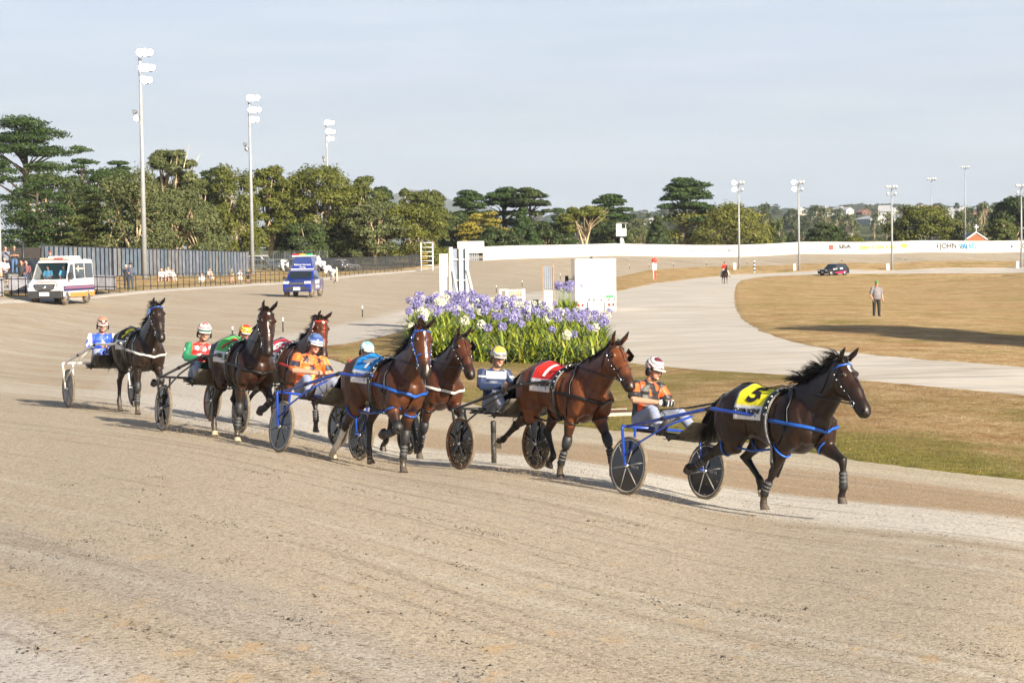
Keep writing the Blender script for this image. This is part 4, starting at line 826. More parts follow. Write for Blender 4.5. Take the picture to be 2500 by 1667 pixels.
def make_person(j, spec):
    root = empty('person'); vox = spec.get('vox', .011); fat = spec.get('fat', 1.0); skin = np.array(spec.get('skin', (.52, .27, .18))); mb = MB(); hsz = spec.get('headsize', 1.0)
    body_parts(mb, j, {'torso', 'arms', 'hips', 'legs'}, 0.0, fat); Hd = j['head']; face = spec.get('look', 0.0)
    fx = Vector((math.cos(face), math.sin(face), -.08)).normalized(); fl = Vector((-math.sin(face), math.cos(face), 0)); fu = fx.cross(fl)
    def hpnt(x, y, z): return Hd + (fx * x + fl * y + fu * z) * hsz
    loft(mb, [j['neck'] - Vector((0, 0, .03)), j['neck'].lerp(Hd, .5), Hd + Vector((0, 0, -.03))], [.058, .052, .05], [.058, .052, .05], n=12)
    mb.ell(hpnt(-.012, 0, .03), (.094 * hsz, .076 * hsz, .092 * hsz), 16, 10, Matrix((fx, fl, fu)).transposed()); loft(mb, [hpnt(.03, 0, .04), hpnt(.035, 0, -.03), hpnt(.035, 0, -.085), hpnt(.035, 0, -.108)], [.055, .056, .046, .028], [.064, .060, .044, .026], lat=fl, n=12)
    loft(mb, [hpnt(.082, 0, .015), hpnt(.100, 0, -.018), hpnt(.104, 0, -.036), hpnt(.09, 0, -.045)], [.008, .011, .014, .008], [.009, .012, .017, .012], lat=fl, n=8)
    for s in (-1, 1): mb.ell(hpnt(-.002, s * .078, -.008), (.018, .010, .030), 8, 6)
    mb.ell(hpnt(.083, 0, -.063), (.010, .024, .009), 8, 6); mb.ell(hpnt(.078, 0, -.098), (.014, .02, .012), 8, 6)
    for s, sg in (('L', 1), ('R', -1)):
        if vox < .014: hand(mb, j[s + 'W'], j[s + 'E'], -sg, spec.get('grip', False))
        else: mb.ell(j[s + 'W'] + (j[s + 'W'] - j[s + 'E']).normalized() * .07, (.05, .028, .06), 8, 6)
        loft(mb, [j[s + 'A'] + Vector((0, 0, .0)), j[s + 'A'].lerp(j[s + 'T'], .3), j[s + 'T']], [.036, .04, .026], [.036, .04, .036], n=10)
    me = remeshed(mb, 'body', vox if vox > .014 else min(vox, .009), 2, .4); V = verts(me); C = np.repeat(skin[None], len(V), 0)
    w = 1 - sstep(seg_dist(V, hpnt(.088, -.016, -.063), hpnt(.088, .016, -.063)), .008, .014); C = C * (1 - w[:, None]) + np.array((.35, .08, .07)) * w[:, None]
    for s in (-1, 1):
        w = 1 - sstep(np.linalg.norm(V - np.array(hpnt(.082, s * .03, .010)), axis=1), .008, .016); C = C * (1 - w[:, None]) + np.array((.03, .02, .02)) * w[:, None]
    set_tint(me, C); body = add_mesh('body', me, M_SKIN, root)
    def garment(name, sec, g, cols, sleeve=1.0, leg=1.0, extra=None, m=None, v=None):
        gm = MB(); body_parts(gm, j, sec, g, fat, sleeve, leg)
        if extra: extra(gm)
        me = remeshed(gm, name, v or vox, 2, .5); V_ = verts(me); C_ = cols(V_, norms(me)) if callable(cols) else np.repeat(np.array(cols)[None], len(V_), 0)
        set_tint(me, C_); return add_mesh(name, me, m or M_CLOTH, root)
    tp = spec['top']; garment(tp.get('name', 'shirt'), {'torso', 'arms'}, tp.get('g', .016), tp['col'], tp.get('sleeve', 1.0), m=tp.get('m'), extra=tp.get('extra'))
    bt = spec['bottom']
    if bt.get('dress'):
        garment('skirt', {'hips'}, .03, bt['col'], extra=lambda q: loft(q, [j['pelvis'] + Vector((0, 0, .12)), j['pelvis'] - Vector((0, 0, .10)), j['pelvis'] - Vector((0, 0, .30))], [.12, .18, .22], [.15, .20, .24], n=16))
    else: garment(bt.get('name', 'trousers'), {'hips', 'legs'}, bt.get('g', .013), bt['col'], leg=bt.get('leg', 1.0))
    for s in 'LR':
        q = MB(); A, T_ = j[s + 'A'], j[s + 'T']; d = (T_ - A).normalized(); heel = A - d * .05 + Vector((0, 0, -.02)) if (T_ - A).z < .05 else A - d * .05
        loft(q, [heel, A, A.lerp(T_, .55), T_ + d * .05], [.045, .056, .048, .030], [.040, .046, .048, .036], n=12); q.build('shoe', mat_plain(spec.get('shoe', (.03, .03, .03))), root)
    hat = spec.get('hat')
    if hat == 'helmet':
        q = MB(); HM = Matrix((fx, fl, fu)).transposed(); q.ell(hpnt(-.015, 0, .050), (.132, .112, .118), 28, 18, HM)
        m0 = bpy.data.meshes.new('helmet'); m0.from_pydata(q.v, [], q.f); bmh = bmesh.new(); bmh.from_mesh(m0)
        ctr = hpnt(0, 0, 0)
        dl = [v for v in bmh.verts if (v.co - ctr).dot(fu) < (.018 if (v.co - ctr).dot(fx) > .02 else -.052)]; bmesh.ops.delete(bmh, geom=dl, context='VERTS'); bmh.to_mesh(m0); bmh.free()
        V_ = verts(m0); m0.polygons.foreach_set('use_smooth', [True] * len(m0.polygons)); set_tint(m0, spec['helmet'](V_ - np.array(ctr), fx, fl, fu)); ho = add_mesh('helmet', m0, M_HELM, root); sl = ho.modifiers.new('t', 'SOLIDIFY'); sl.thickness = .012
        pk = MB(); n = 13; vs = []
        for i in range(n):
            a = R(-62 + 124 * i / (n - 1)); o = fx * math.cos(a) * .116 + fl * math.sin(a) * .108; o2 = fx * (math.cos(a) * .116 + .062 * max(0, math.cos(a * 1.35))) + fl * math.sin(a) * .112
            vs += [hpnt(0, 0, .030) + o, hpnt(0, 0, .014) + o2]
        pk.add(vs, [(2 * i, 2 * i + 1, 2 * i + 3, 2 * i + 2) for i in range(n - 1)], True); p_ = pk.build('peak', mat_plain(spec.get('peak', (.7, .66, .58))), ho); sl = p_.modifiers.new('t', 'SOLIDIFY'); sl.thickness = .008
        eg = MB()
        for s in (-1, 1): eg.ell(hpnt(-.012, s * .104, -.028), (.046, .016, .055), 12, 8, HM)
        eg.build('ear_guard', M_STRAP, ho)
        cs = MB(); cs.tube([hpnt(.0, -.098, -.05), hpnt(.03, -.062, -.098), hpnt(.045, 0, -.122), hpnt(.03, .062, -.098), hpnt(.0, .098, -.05)], .006, 5); cs.build('chin_strap', M_STRAP, ho)
        gg = MB()
        for s in (-1, 1): gg.ell(hpnt(.076, s * .034, .004), (.024, .033, .020), 12, 8, HM @ Matrix.Rotation(R(s * 24), 3, 'Z').to_3x3())
        gg.tube([hpnt(.0, -.086, .006), hpnt(.07, -.064, .008), hpnt(.098, 0, .010), hpnt(.07, .064, .008), hpnt(.0, .086, .006)], .007, 6); gg.build('goggles', M_LENS, root)
    elif hat == 'cap':
        q = MB(); HM = Matrix((fx, fl, fu)).transposed(); q.ell(hpnt(-.012, 0, .062), (.106, .090, .078), 18, 10, HM); q.tube([hpnt(.06, 0, .055), hpnt(.10, 0, .05), hpnt(.155, 0, .04)], [.05, .07, .045], 10, flat=.12, side=tuple(fl)); q.build('cap', mat_plain(spec['hatcol']), root)
    elif hat == 'brim':
        q = MB(); q.tube([hpnt(0, 0, .06), hpnt(0, 0, .068)], .20, 18); q.tube([hpnt(0, 0, .06), hpnt(0, 0, .16), hpnt(0, 0, .175)], [.105, .088, .06], 16); q.build('hat', mat_plain(spec['hatcol']), root)
    if spec.get('hair'):
        q = MB(); HM = Matrix((fx, fl, fu)).transposed(); q.ell(hpnt(-.028, 0, .045), (.094, .086, .088), 16, 10, HM)
        if spec.get('longhair'): loft(q, [hpnt(-.05, 0, .04), hpnt(-.075, 0, -.06), hpnt(-.085, 0, -.2)], [.06, .05, .03], [.085, .085, .06], n=12)
        q.build('hair', mat_plain(spec['hair']), root)
    if spec.get('shades'):
        gg = MB(); gg.tube([hpnt(.0, -.078, .01), hpnt(.078, -.045, .006), hpnt(.092, 0, .008), hpnt(.078, .045, .006), hpnt(.0, .078, .01)], .012, 6, flat=.5); gg.build('sunglasses', M_LENS, root)
    if spec.get('gloves'):
        q = MB()
        for s, sg in (('L', 1), ('R', -1)):
            for k_ in range(1): hand_g = MB(); hand(hand_g, j[s + 'W'], j[s + 'E'], -sg, True)
            ctr = j[s + 'W']; c2_ = np.array(ctr)
            q.add([ctr + (Vector(v) - ctr) * 1.0 for v in hand_g.v], hand_g.f, True)
        me = remeshed(q, 'gloves', .006, 0); VV = verts(me); NN = norms(me); me.vertices.foreach_set('co', (VV + NN * .004).ravel()); gl = spec['gloves']
        st_ = (np.sin(VV[:, 1] * 120) > .2)[:, None]; set_tint(me, np.where(st_, np.array(gl[0]), np.array(gl[1]))); add_mesh('gloves', me, M_CLOTH, root)
    return root
def mat_plain(c, rough=.6): 
    c = tuple(c); return mat('plain_%02d_%02d_%02d_%d' % (c[0] * 99, c[1] * 99, c[2] * 99, rough * 10), c, rough=rough, var=.15, scale=10, bump=.2)
M_HELM = vcmat('helmet_shell', rough=.15, coat=.6, noise_scale=3, noise_amt=.05)
M_LENS = mat('dark_lens', (.012, .010, .010), rough=.08, spec=.8)
# ------------------------------------------------------------------ the field
def frame_at(p, ang):
    f = Vector((math.cos(ang), math.sin(ang), 0)); l = Vector((-math.sin(ang), math.cos(ang), 0)); e = .6
    f.z = (H(p.x + f.x * e, p.y + f.y * e) - H(p.x - f.x * e, p.y - f.y * e)) / (2 * e); l.z = (H(p.x + l.x * e, p.y + l.y * e) - H(p.x - l.x * e, p.y - l.y * e)) / (2 * e)
    f.normalize(); l = (l - f * l.dot(f)).normalized(); u = f.cross(l)
    return Matrix(((f.x, l.x, u.x, 0), (f.y, l.y, u.y, 0), (f.z, l.z, u.z, 0), (0, 0, 0, 1)))
HD = 2.05
def runner(wheel_px, d, head, hspec, sspec, dspec, hl, sl, dl, hoff=0.0):
    w = P(wheel_px[0], wheel_px[1], d); ang = R(-head); l = Vector((-math.sin(ang), math.cos(ang), 0)); f = Vector((math.cos(ang), math.sin(ang), 0))
    a = w + l * .60; a.z = H(a.x, a.y); hc = a + f * (HD + hoff); hc.z = H(hc.x, hc.y)
    hr = make_horse(hspec); hr.matrix_world = Matrix.Translation(hc) @ frame_at(hc, ang) @ Matrix.Rotation(R(hspec.get('roll', 0)), 4, 'X'); tag(hr, hl, 'horse', 'harness horses racing on the sand track')
    if a is not None:
        ends = [Vector((p.x + HD + hoff, p.y, p.z)) for p in (hspec['side_pts'])]   # (right, left)
        sr = make_sulky(sspec, ends); sr.matrix_world = Matrix.Translation(a) @ frame_at(a, ang); tag(sr, sl, 'sulky', 'race sulkies behind the horses')
    if dspec is not None:
        j = dspec.get('pose') or seated_driver_pose(hand=dspec.get('hand', (.0, 0, 1.16)), lean=dspec.get('lean', 0)); dr = make_person(j, dspec); dr.matrix_world = sr.matrix_world @ Matrix.Translation((dspec.get('dx', 0), dspec.get('dy', 0), 0)); tag(dr, dl, 'driver', 'drivers seated on the race sulkies')
        rn = MB()
        for q, s, e in (('RW', -1, hspec['rein_pts'][0]), ('LW', 1, hspec['rein_pts'][1])):
            h = j[q] + (j[q] - j[q[0] + 'E']).normalized() * .08 - Vector((HD + hoff - dspec.get('dx', 0), 0, 0)); m_ = h.lerp(e, .5) + Vector((0, 0, -.05)); rn.tube([h, h.lerp(m_, .5) + Vector((0, 0, -.02)), m_, m_.lerp(e, .5) + Vector((0, 0, .03)), e], .007, 5)
            rn.tube([h, h + Vector((.1, s * .05, -.12)), h + Vector((.02, s * .08, -.28)), h + Vector((-.1, s * .03, -.16)), h], .006, 5)
        rn.build('driving_rein', M_STRAP, hr)
    return hr
def star(u, v, r):
    a = np.arctan2(v, u); q = (a / (2 * math.pi / 5)) % 1; rr = r * (.42 + .58 * np.abs(q - .5) * 2); return np.hypot(u, v) < rr
def blot(V, s, seed=0): return np.sin(V[:, 0] * s + seed) * np.sin(V[:, 1] * s * 1.3 + seed * 2) * np.sin(V[:, 2] * s * .9 + seed * 3 + 1.0 * np.sin(V[:, 1] * s))
def arm(V): return np.abs(V[:, 1]) > .20
def c_lead(V, Nn):
    C = np.full((len(V), 3), .012); o = np.array((.80, .10, .012)); s = np.linalg.norm(V - np.array((-.45, np.sign(.1) * 0, 0)), axis=1)
    band = arm(V) & (V[:, 2] > 1.24) & (V[:, 2] < 1.34); C[band] = o; ch = (~arm(V)) & (blot(V, 24, 1.2) > .26) & (Nn[:, 0] > -.2); C[ch] = o
    ed = arm(V) & (V[:, 2] > 1.355); C[ed] = (.012, .012, .013); return C
def c_navy(V, Nn):
    C = np.repeat(np.array((.012, .025, .075))[None], len(V), 0); b = (~arm(V)) & (V[:, 2] > 1.235) & (V[:, 2] < 1.34) & (Nn[:, 0] > .1) & (np.abs(V[:, 1]) < .16); C[b] = (.62, .64, .70)
    g = b & (V[:, 2] < 1.245); C[g] = (.12, .15, .22); z = (np.abs(V[:, 2] - 1.27) < .010) & arm(V); C[z] = (.7, .7, .7); z = (np.abs(V[:, 1]) > .155) & (np.abs(V[:, 1]) < .166) & (V[:, 2] > 1.33); C[z] = (.6, .6, .6)
    z = (np.abs(V[:, 1] + .08) < .05) & (np.abs(V[:, 2] - 1.12) < .04) & (Nn[:, 0] > 0) & ~((np.abs(V[:, 1] + .08) < .04) & (np.abs(V[:, 2] - 1.12) < .03)); C[z] = (.6, .62, .66); z = V[:, 2] < .985; C[z & ~arm(V)] = (.6, .6, .62); return C
def c_orange(V, Nn):
    C = np.repeat(np.array((.82, .13, .012))[None], len(V), 0); k = blot(V, 20, .3) > .25; C[k] = (.85, .32, .08)
    for (y, z) in ((-.10, 1.31), (.11, 1.31), (.0, 1.20), (-.06, 1.08), (.12, 1.10)): C[star(V[:, 1] - y, V[:, 2] - z, .066) & (Nn[:, 0] > 0) & ~arm(V)] = (.015, .010, .02)
    C[arm(V) & (V[:, 2] > 1.19) & (V[:, 2] < 1.27)] = (.015, .012, .03); return C
def c_green(V, Nn):
    C = np.repeat(np.array((.005, .16, .065))[None], len(V), 0); v = (np.abs(V[:, 1]) < .165) & (V[:, 2] > 1.08) & (V[:, 2] < 1.40); C[v] = (.55, .02, .02)
    for (y, z) in ((-.10, 1.29), (.02, 1.27), (.12, 1.30), (-.05, 1.17), (.08, 1.16)): C[star(V[:, 1] - y, V[:, 2] - z, .042) & (Nn[:, 0] > 0) & v] = (.8, .8, .8)
    s = np.hypot(V[:, 0] + .40, V[:, 2] - 1.24); C[arm(V) & (V[:, 1] < 0) & (s < .045) & (s > .025)] = (.8, .8, .8); return C
def c_bluewhite(V, Nn):
    C = np.repeat(np.array((.015, .07, .50))[None], len(V), 0); C[arm(V) & (V[:, 2] > 1.12)] = (.68, .60, .66); C[arm(V) & (blot(V, 30, 2) > .25)] = (.05, .12, .5); k = (np.abs(V[:, 1]) < .14) & (blot(V, 26, .5) > .42); C[k] = (.5, .6, .75); return C
def c_teal(V, Nn): C = np.repeat(np.array((.02, .02, .025))[None], len(V), 0); C[arm(V)] = (.35, .04, .03); return C
def c_yelred(V, Nn): C = np.repeat(np.array((.75, .50, .02))[None], len(V), 0); C[np.sin(V[:, 2] * 60 + V[:, 1] * 30) > .1] = (.55, .03, .02); return C
def helm(base, a, b, seed):
    def f(D, fx, fl, fu):
        x = D @ np.array(fx); y = D @ np.array(fl); z = D @ np.array(fu); C = np.repeat(np.array(base)[None], len(D), 0)
        w = np.sin(z * 70 + x * 38 + np.abs(y) * 22 + seed) ; C[(w > .45)] = a; C[(w < -.82)] = b; k = (np.sin(x * 45 + seed) + np.sin(np.abs(y) * 60 + z * 40 + seed * 2)) > 1.25; C[k & (z > .09)] = b; return C
    return f
def trou(a, b=(.5, .5, .52)):
    def f(V, Nn): C = np.repeat(np.array(a)[None], len(V), 0); C[np.abs(V[:, 1]) > .30] = b; return C
    return f
def drv(top_, hl_, **k):
    d = dict(top=dict(name='race_jacket', col=top_, g=.013, m=M_SATIN), bottom=dict(col=trou((.24, .27, .36), (.34, .34, .38))), hat='helmet', helmet=hl_, grip=True, vox=.009, shoe=(.05, .045, .04)); d.update(k); return d
POSE_A = dict(LF=(.12, 62, 4, -16), RF=(-.10, -28, -32, -4), LH=(12, -48, 46, 10), RH=(-30, -68, -60, -88))
POSE_B = dict(LF=(.08, 36, 24, 8), RF=(-.04, -10, -22, -8), LH=(14, -30, 30, -50), RH=(-26, -60, -54, -74))
POSE_C = dict(LF=(-.01, -6, -3, 10), RF=(.06, 42, -72, -105), LH=(14, -32, 8, 24), RH=(-14, -40, -34, -50))
POSE_D = dict(LF=(.07, 56, -10, -45), RF=(-.03, -16, -20, -12), LH=(12, -36, 26, 10), RH=(-8, -46, -26, -50))
POSE_E = dict(RF=(.0, 4, -4, 10), LF=(.08, 52, -62, -90), RH=(2, -34, 2, 22), LH=(16, -30, 50, -40))
POSE_F = dict(RF=(.01, 6, -2, 12), LF=(.06, 44, -80, -110), RH=(0, -36, 0, 20), LH=(10, -40, 20, -60))
DB = (.020, .0085, .0045); BAY = (.115, .036, .0125); DBAY = (.060, .019, .0075)
runner((1529,1206), 24.2, 55, dict(seed=1, pose=POSE_A, coat=DB, neck=32, head=50, yaw=-4, vox=.012, dz=-.05, manelen=.24, blow=1.6, cloth=dict(top=(.80, .70, .02), band=(.75, .75, .76), num='5', numm=M_BLKTXT, name='THEIR SCENE'), collar=M_BLUE, hobble=M_BLUE, browm=M_BLUE, face=[(.10, .15, .024, 0)], boots=('LF', 'RF', 'RH'), fleece=True, palehoof=('LH',), hobx=1),
       dict(frame=M_BLUEP, spoke=M_SPOKEL, rim=M_WHITE, mark='RACER'), drv(c_lead, helm((.75, .74, .72), (.12, .02, .03), (.05, .05, .07), 1.0), gloves=((.7, .7, .68), (.02, .02, .02)), look=R(6), sleeve=1, dx=-.15, top=dict(name='race_shirt', col=c_lead, g=.024, m=M_SATIN, sleeve=.52)),
       'dark brown leading horse with blue breast collar and yellow cloth numbered 5', 'blue framed sulky with black disc wheels behind the leading horse', 'driver in black and orange shirt with maroon and white helmet in the leading sulky', hoff=-0.08)
runner((1127,1145), 27.0, 56, dict(seed=2, pose=POSE_B, coat=BAY, neck=30, head=45, yaw=-8, vox=.012, manelen=.07, blow=.2, ears=1.1, cloth=dict(top=(.62, .02, .015), band=(.74, .74, .78), num='1', numm=M_WHTXT, name='PATIS VISION', edge=(.75, .7, .7)), boots=('LF', 'RF'), kneeboots=True, blinker=(1,), palehoof=('RH',)),
       dict(frame=M_BLACKP, wheel='holes', rim=mat('copper_rim', (.45, .16, .06), rough=.3), spoke=M_SPOKE), drv(c_navy, helm((.45, .45, .46), (.7, .45, .08), (.04, .06, .10), 2.2), look=R(-16), dx=.25, peak=(.42, .40, .36)),
       'bright bay horse with red cloth numbered 1 and black blinker', 'black sulky with five-hole disc wheels and a copper rim', 'driver in navy jacket with white chest band and silver gold helmet', hoff=-0.6)
runner((682,1104), 27.4, 57.5, dict(seed=3, pose=POSE_C, coat=(.068, .022, .0085), neck=40, head=58, yaw=-12, vox=.012, manelen=.16, blow=.9, cloth=dict(top=(.01, .22, .62), band=(.74, .74, .78), num='4', numm=M_WHTXT, name='MY TYPHOON'), collar=M_BLUE, hobble=M_BLUE, browm=M_BLUE, bridle=M_BLUE, face=[(.09, .20, .020, 0), (.22, .40, .013, 0), (.44, .56, .026, .01)], socks={'RH': .35}, palehoof=('RH',), boots=('LF', 'RF'), kneeboots=True),
       dict(frame=M_BLUEP, spoke=M_SPOKE, rim=M_WHITE, mark='RACER'), drv(c_orange, helm((.10, .16, .34), (.04, .07, .22), (.55, .6, .7), 3.0), look=R(-10), dx=-.22, top=dict(name='race_shirt', col=c_orange, g=.026, m=M_SATIN, sleeve=.56)),
       'bay horse with white blaze, blue bridle and blue cloth numbered 4', 'blue framed sulky carrying the driver in orange', 'driver in orange shirt with black stars and blue helmet', hoff=-0.38)
runner((824,1091), 30.8, 57, dict(seed=4, pose=POSE_D, coat=(.062, .020, .009), neck=35, head=52, yaw=-6, vox=.014, manelen=.06, blow=.2, cloth=dict(top=(.02, .02, .02), band=(.02, .02, .02), num='3', numm=M_WHTXT), collar=M_WSTRAP, hobble=M_STRAP, boots=('LF', 'RF'), kneeboots=True, bootcol={'LF': 'w'}, blinker=(1,)),
       dict(frame=M_BLACKP, wheel='holes', rim=M_SPOKE), drv(c_teal, helm((.45, .62, .58), (.20, .42, .42), (.7, .72, .68), 1.4), look=R(0), dx=-.25),
       'brown horse with white breast strap running inside the horse numbered 4', 'black sulky mostly hidden behind the horse numbered 4', 'driver in pale teal helmet seen just above the back of horse number 4', hoff=-.5)
runner((400,1053), 30.4, 61, dict(seed=5, pose=POSE_E, coat=(.028, .011, .006), neck=43, head=60, yaw=-9, vox=.014, manelen=.07, blow=.3, ears=1.15, cloth=dict(top=(.08, .45, .10), band=(.74, .74, .78), num='7', numm=M_REDTXT, name='POTESIA'), boots=('LF', 'RF'), kneeboots=True, face=[(.07, .20, .026, .005), (.20, .38, .010, -.005)], palehoof=('RH', 'RF')),
       dict(frame=M_BLACKP, wheel='holes', rim=M_WHITE), drv(c_green, helm((.62, .62, .58), (.03, .12, .10), (.5, .06, .07), .4), look=R(-14), dx=.22, gloves=((.03, .02, .02), (.04, .03, .03))),
       'dark horse with white facial stripe and green cloth numbered 7', 'black sulky carrying the driver in red and green', 'driver in green sleeves and red vest with white stars and striped helmet', hoff=-.62)
runner((518,1044), 33.8, 59, dict(seed=6, pose=POSE_B, coat=(.075, .023, .009), neck=42, head=60, yaw=-3, vox=.015, manelen=.15, blow=1.2, cloth=dict(top=(.4, .03, .05), band=(.74, .74, .78), num='6', numm=M_WHTXT), collar=M_REDW, browm=M_REDW, bridle=M_REDW, face=[(.08, .17, .028, 0)], blinker=(-1,), blinkm=M_GREYF, boots=('LF', 'RF')),
       dict(frame=M_BLACKP, wheel='disc', rim=M_REDW), drv(c_yelred, helm((.7, .5, .05), (.5, .05, .03), (.05, .05, .05), 1.0), look=R(-5)),
       'bay horse with red bridle and curly mane behind the driver in orange', 'black sulky with red rims behind the horse numbered 7', 'driver in yellow and red jacket hidden behind the horse numbered 7', hoff=-.55)
runner((171,995), 36.9, 61, dict(seed=7, pose=POSE_F, coat=(.020, .011, .007), neck=42, head=56, yaw=-3, vox=.015, manelen=.17, blow=1.3, ears=.9, tailside=-.3, cloth=dict(top=(.012, .012, .012), band=(.70, .70, .76), num='9', numm=M_YELTXT, name='JAY'), browm=M_BLUE, blinker=(-1,), blinkm=M_BLUE, collar=M_WSTRAP, boots=('LF', 'RF'), kneeboots=True),
       dict(frame=M_WHITEP, disc=M_GDISC, spoke=M_GDISC, rim=M_GDISC), drv(c_bluewhite, helm((.05, .03, .03), (.55, .20, .12), (.6, .5, .42), 2.0), look=R(-14), dx=.38),
       'dark brown last horse with blue blinker and black cloth numbered 9', 'white framed sulky with grey disc wheels at the tail of the field', 'driver in shiny blue jacket with pale sleeves in the white sulky')
# ------------------------------------------------------------------ trees
M_LEAF = vcmat('tree_leaf', rough=.6, spec=.25, noise_scale=.6, noise_amt=.18)
M_BARK = mat('grey_bark', '54483c', rough=.9, scale=3, var=.3); M_PALEBARK = mat('pale_gum_bark', 'a89478', rough=.8, scale=2, var=.25, c2='c9b48f')
def leaves(clumps, n, size_, cols, rng, flat=.5, seedcol=.35):
    """clumps: (centre, radii); leaves spread over each clump's outer shell"""
    w = np.array([r[0] * r[1] + r[0] * r[2] for c, r in clumps]); w = w / w.sum(); cnt = np.maximum(3, (w * n).astype(int)); V = []; C = []
    for (c, r), k in zip(clumps, cnt):
        d = rng.normal(size=(k, 3)); d /= np.linalg.norm(d, axis=1)[:, None]; d[:, 2] = np.where(d[:, 2] < -.35, -d[:, 2] * .6, d[:, 2])
        lump = 1 + .16 * np.sin(d[:, 0] * 7 + c[0]) * np.sin(d[:, 1] * 6 + c[1] * 2) + .1 * np.sin(d[:, 2] * 11 + c[2])
        p = np.array(c) + d * np.array(r) * (rng.uniform(.62, 1.04, k) * lump)[:, None]
        nn = d / np.array(r); nn /= np.linalg.norm(nn, axis=1)[:, None]; nn = nn + rng.normal(scale=flat, size=(k, 3)); nn /= np.linalg.norm(nn, axis=1)[:, None]
        t = rng.normal(size=(k, 3)); t -= nn * (t * nn).sum(1)[:, None]; t /= np.linalg.norm(t, axis=1)[:, None]; b = np.cross(nn, t)
        s = size_ * rng.uniform(.55, 1.3, k)[:, None]; V.append(np.stack([p - t * s, p - b * s * .45, p + t * s, p + b * s * .45], 1).reshape(-1, 3))
        f = rng.uniform(0, 1, k)[:, None] * (1 - seedcol) + seedcol * rng.uniform(); col = np.array(cols[0]) * (1 - f) + np.array(cols[1]) * f; C.append(np.repeat(col, 4, 0))
    V = np.concatenate(V); C = np.concatenate(C); n4 = len(V) // 4
    me = bpy.data.meshes.new('crown'); me.vertices.add(len(V)); me.vertices.foreach_set('co', V.ravel().astype(np.float32)); me.loops.add(len(V)); me.loops.foreach_set('vertex_index', np.arange(len(V), dtype=np.int32))
    me.polygons.add(n4); me.polygons.foreach_set('loop_start', np.arange(0, len(V), 4, dtype=np.int32)); me.polygons.foreach_set('loop_total', np.full(n4, 4, dtype=np.int32)); me.update(); set_tint(me, C); me.materials.append(M_LEAF); return me
TREECOL = dict(pine=((.016, .032, .010), (.046, .078, .016)), euc=((.034, .047, .012), (.105, .118, .026)), olive=((.042, .052, .009), (.130, .138, .018)), dark=((.018, .030, .010), (.058, .080, .020)),
               gold=((.10, .10, .018), (.30, .235, .03)), yellow=((.065, .078, .012), (.15, .145, .024)), grey=((.040, .052, .018), (.120, .132, .044)))
TREES = {}
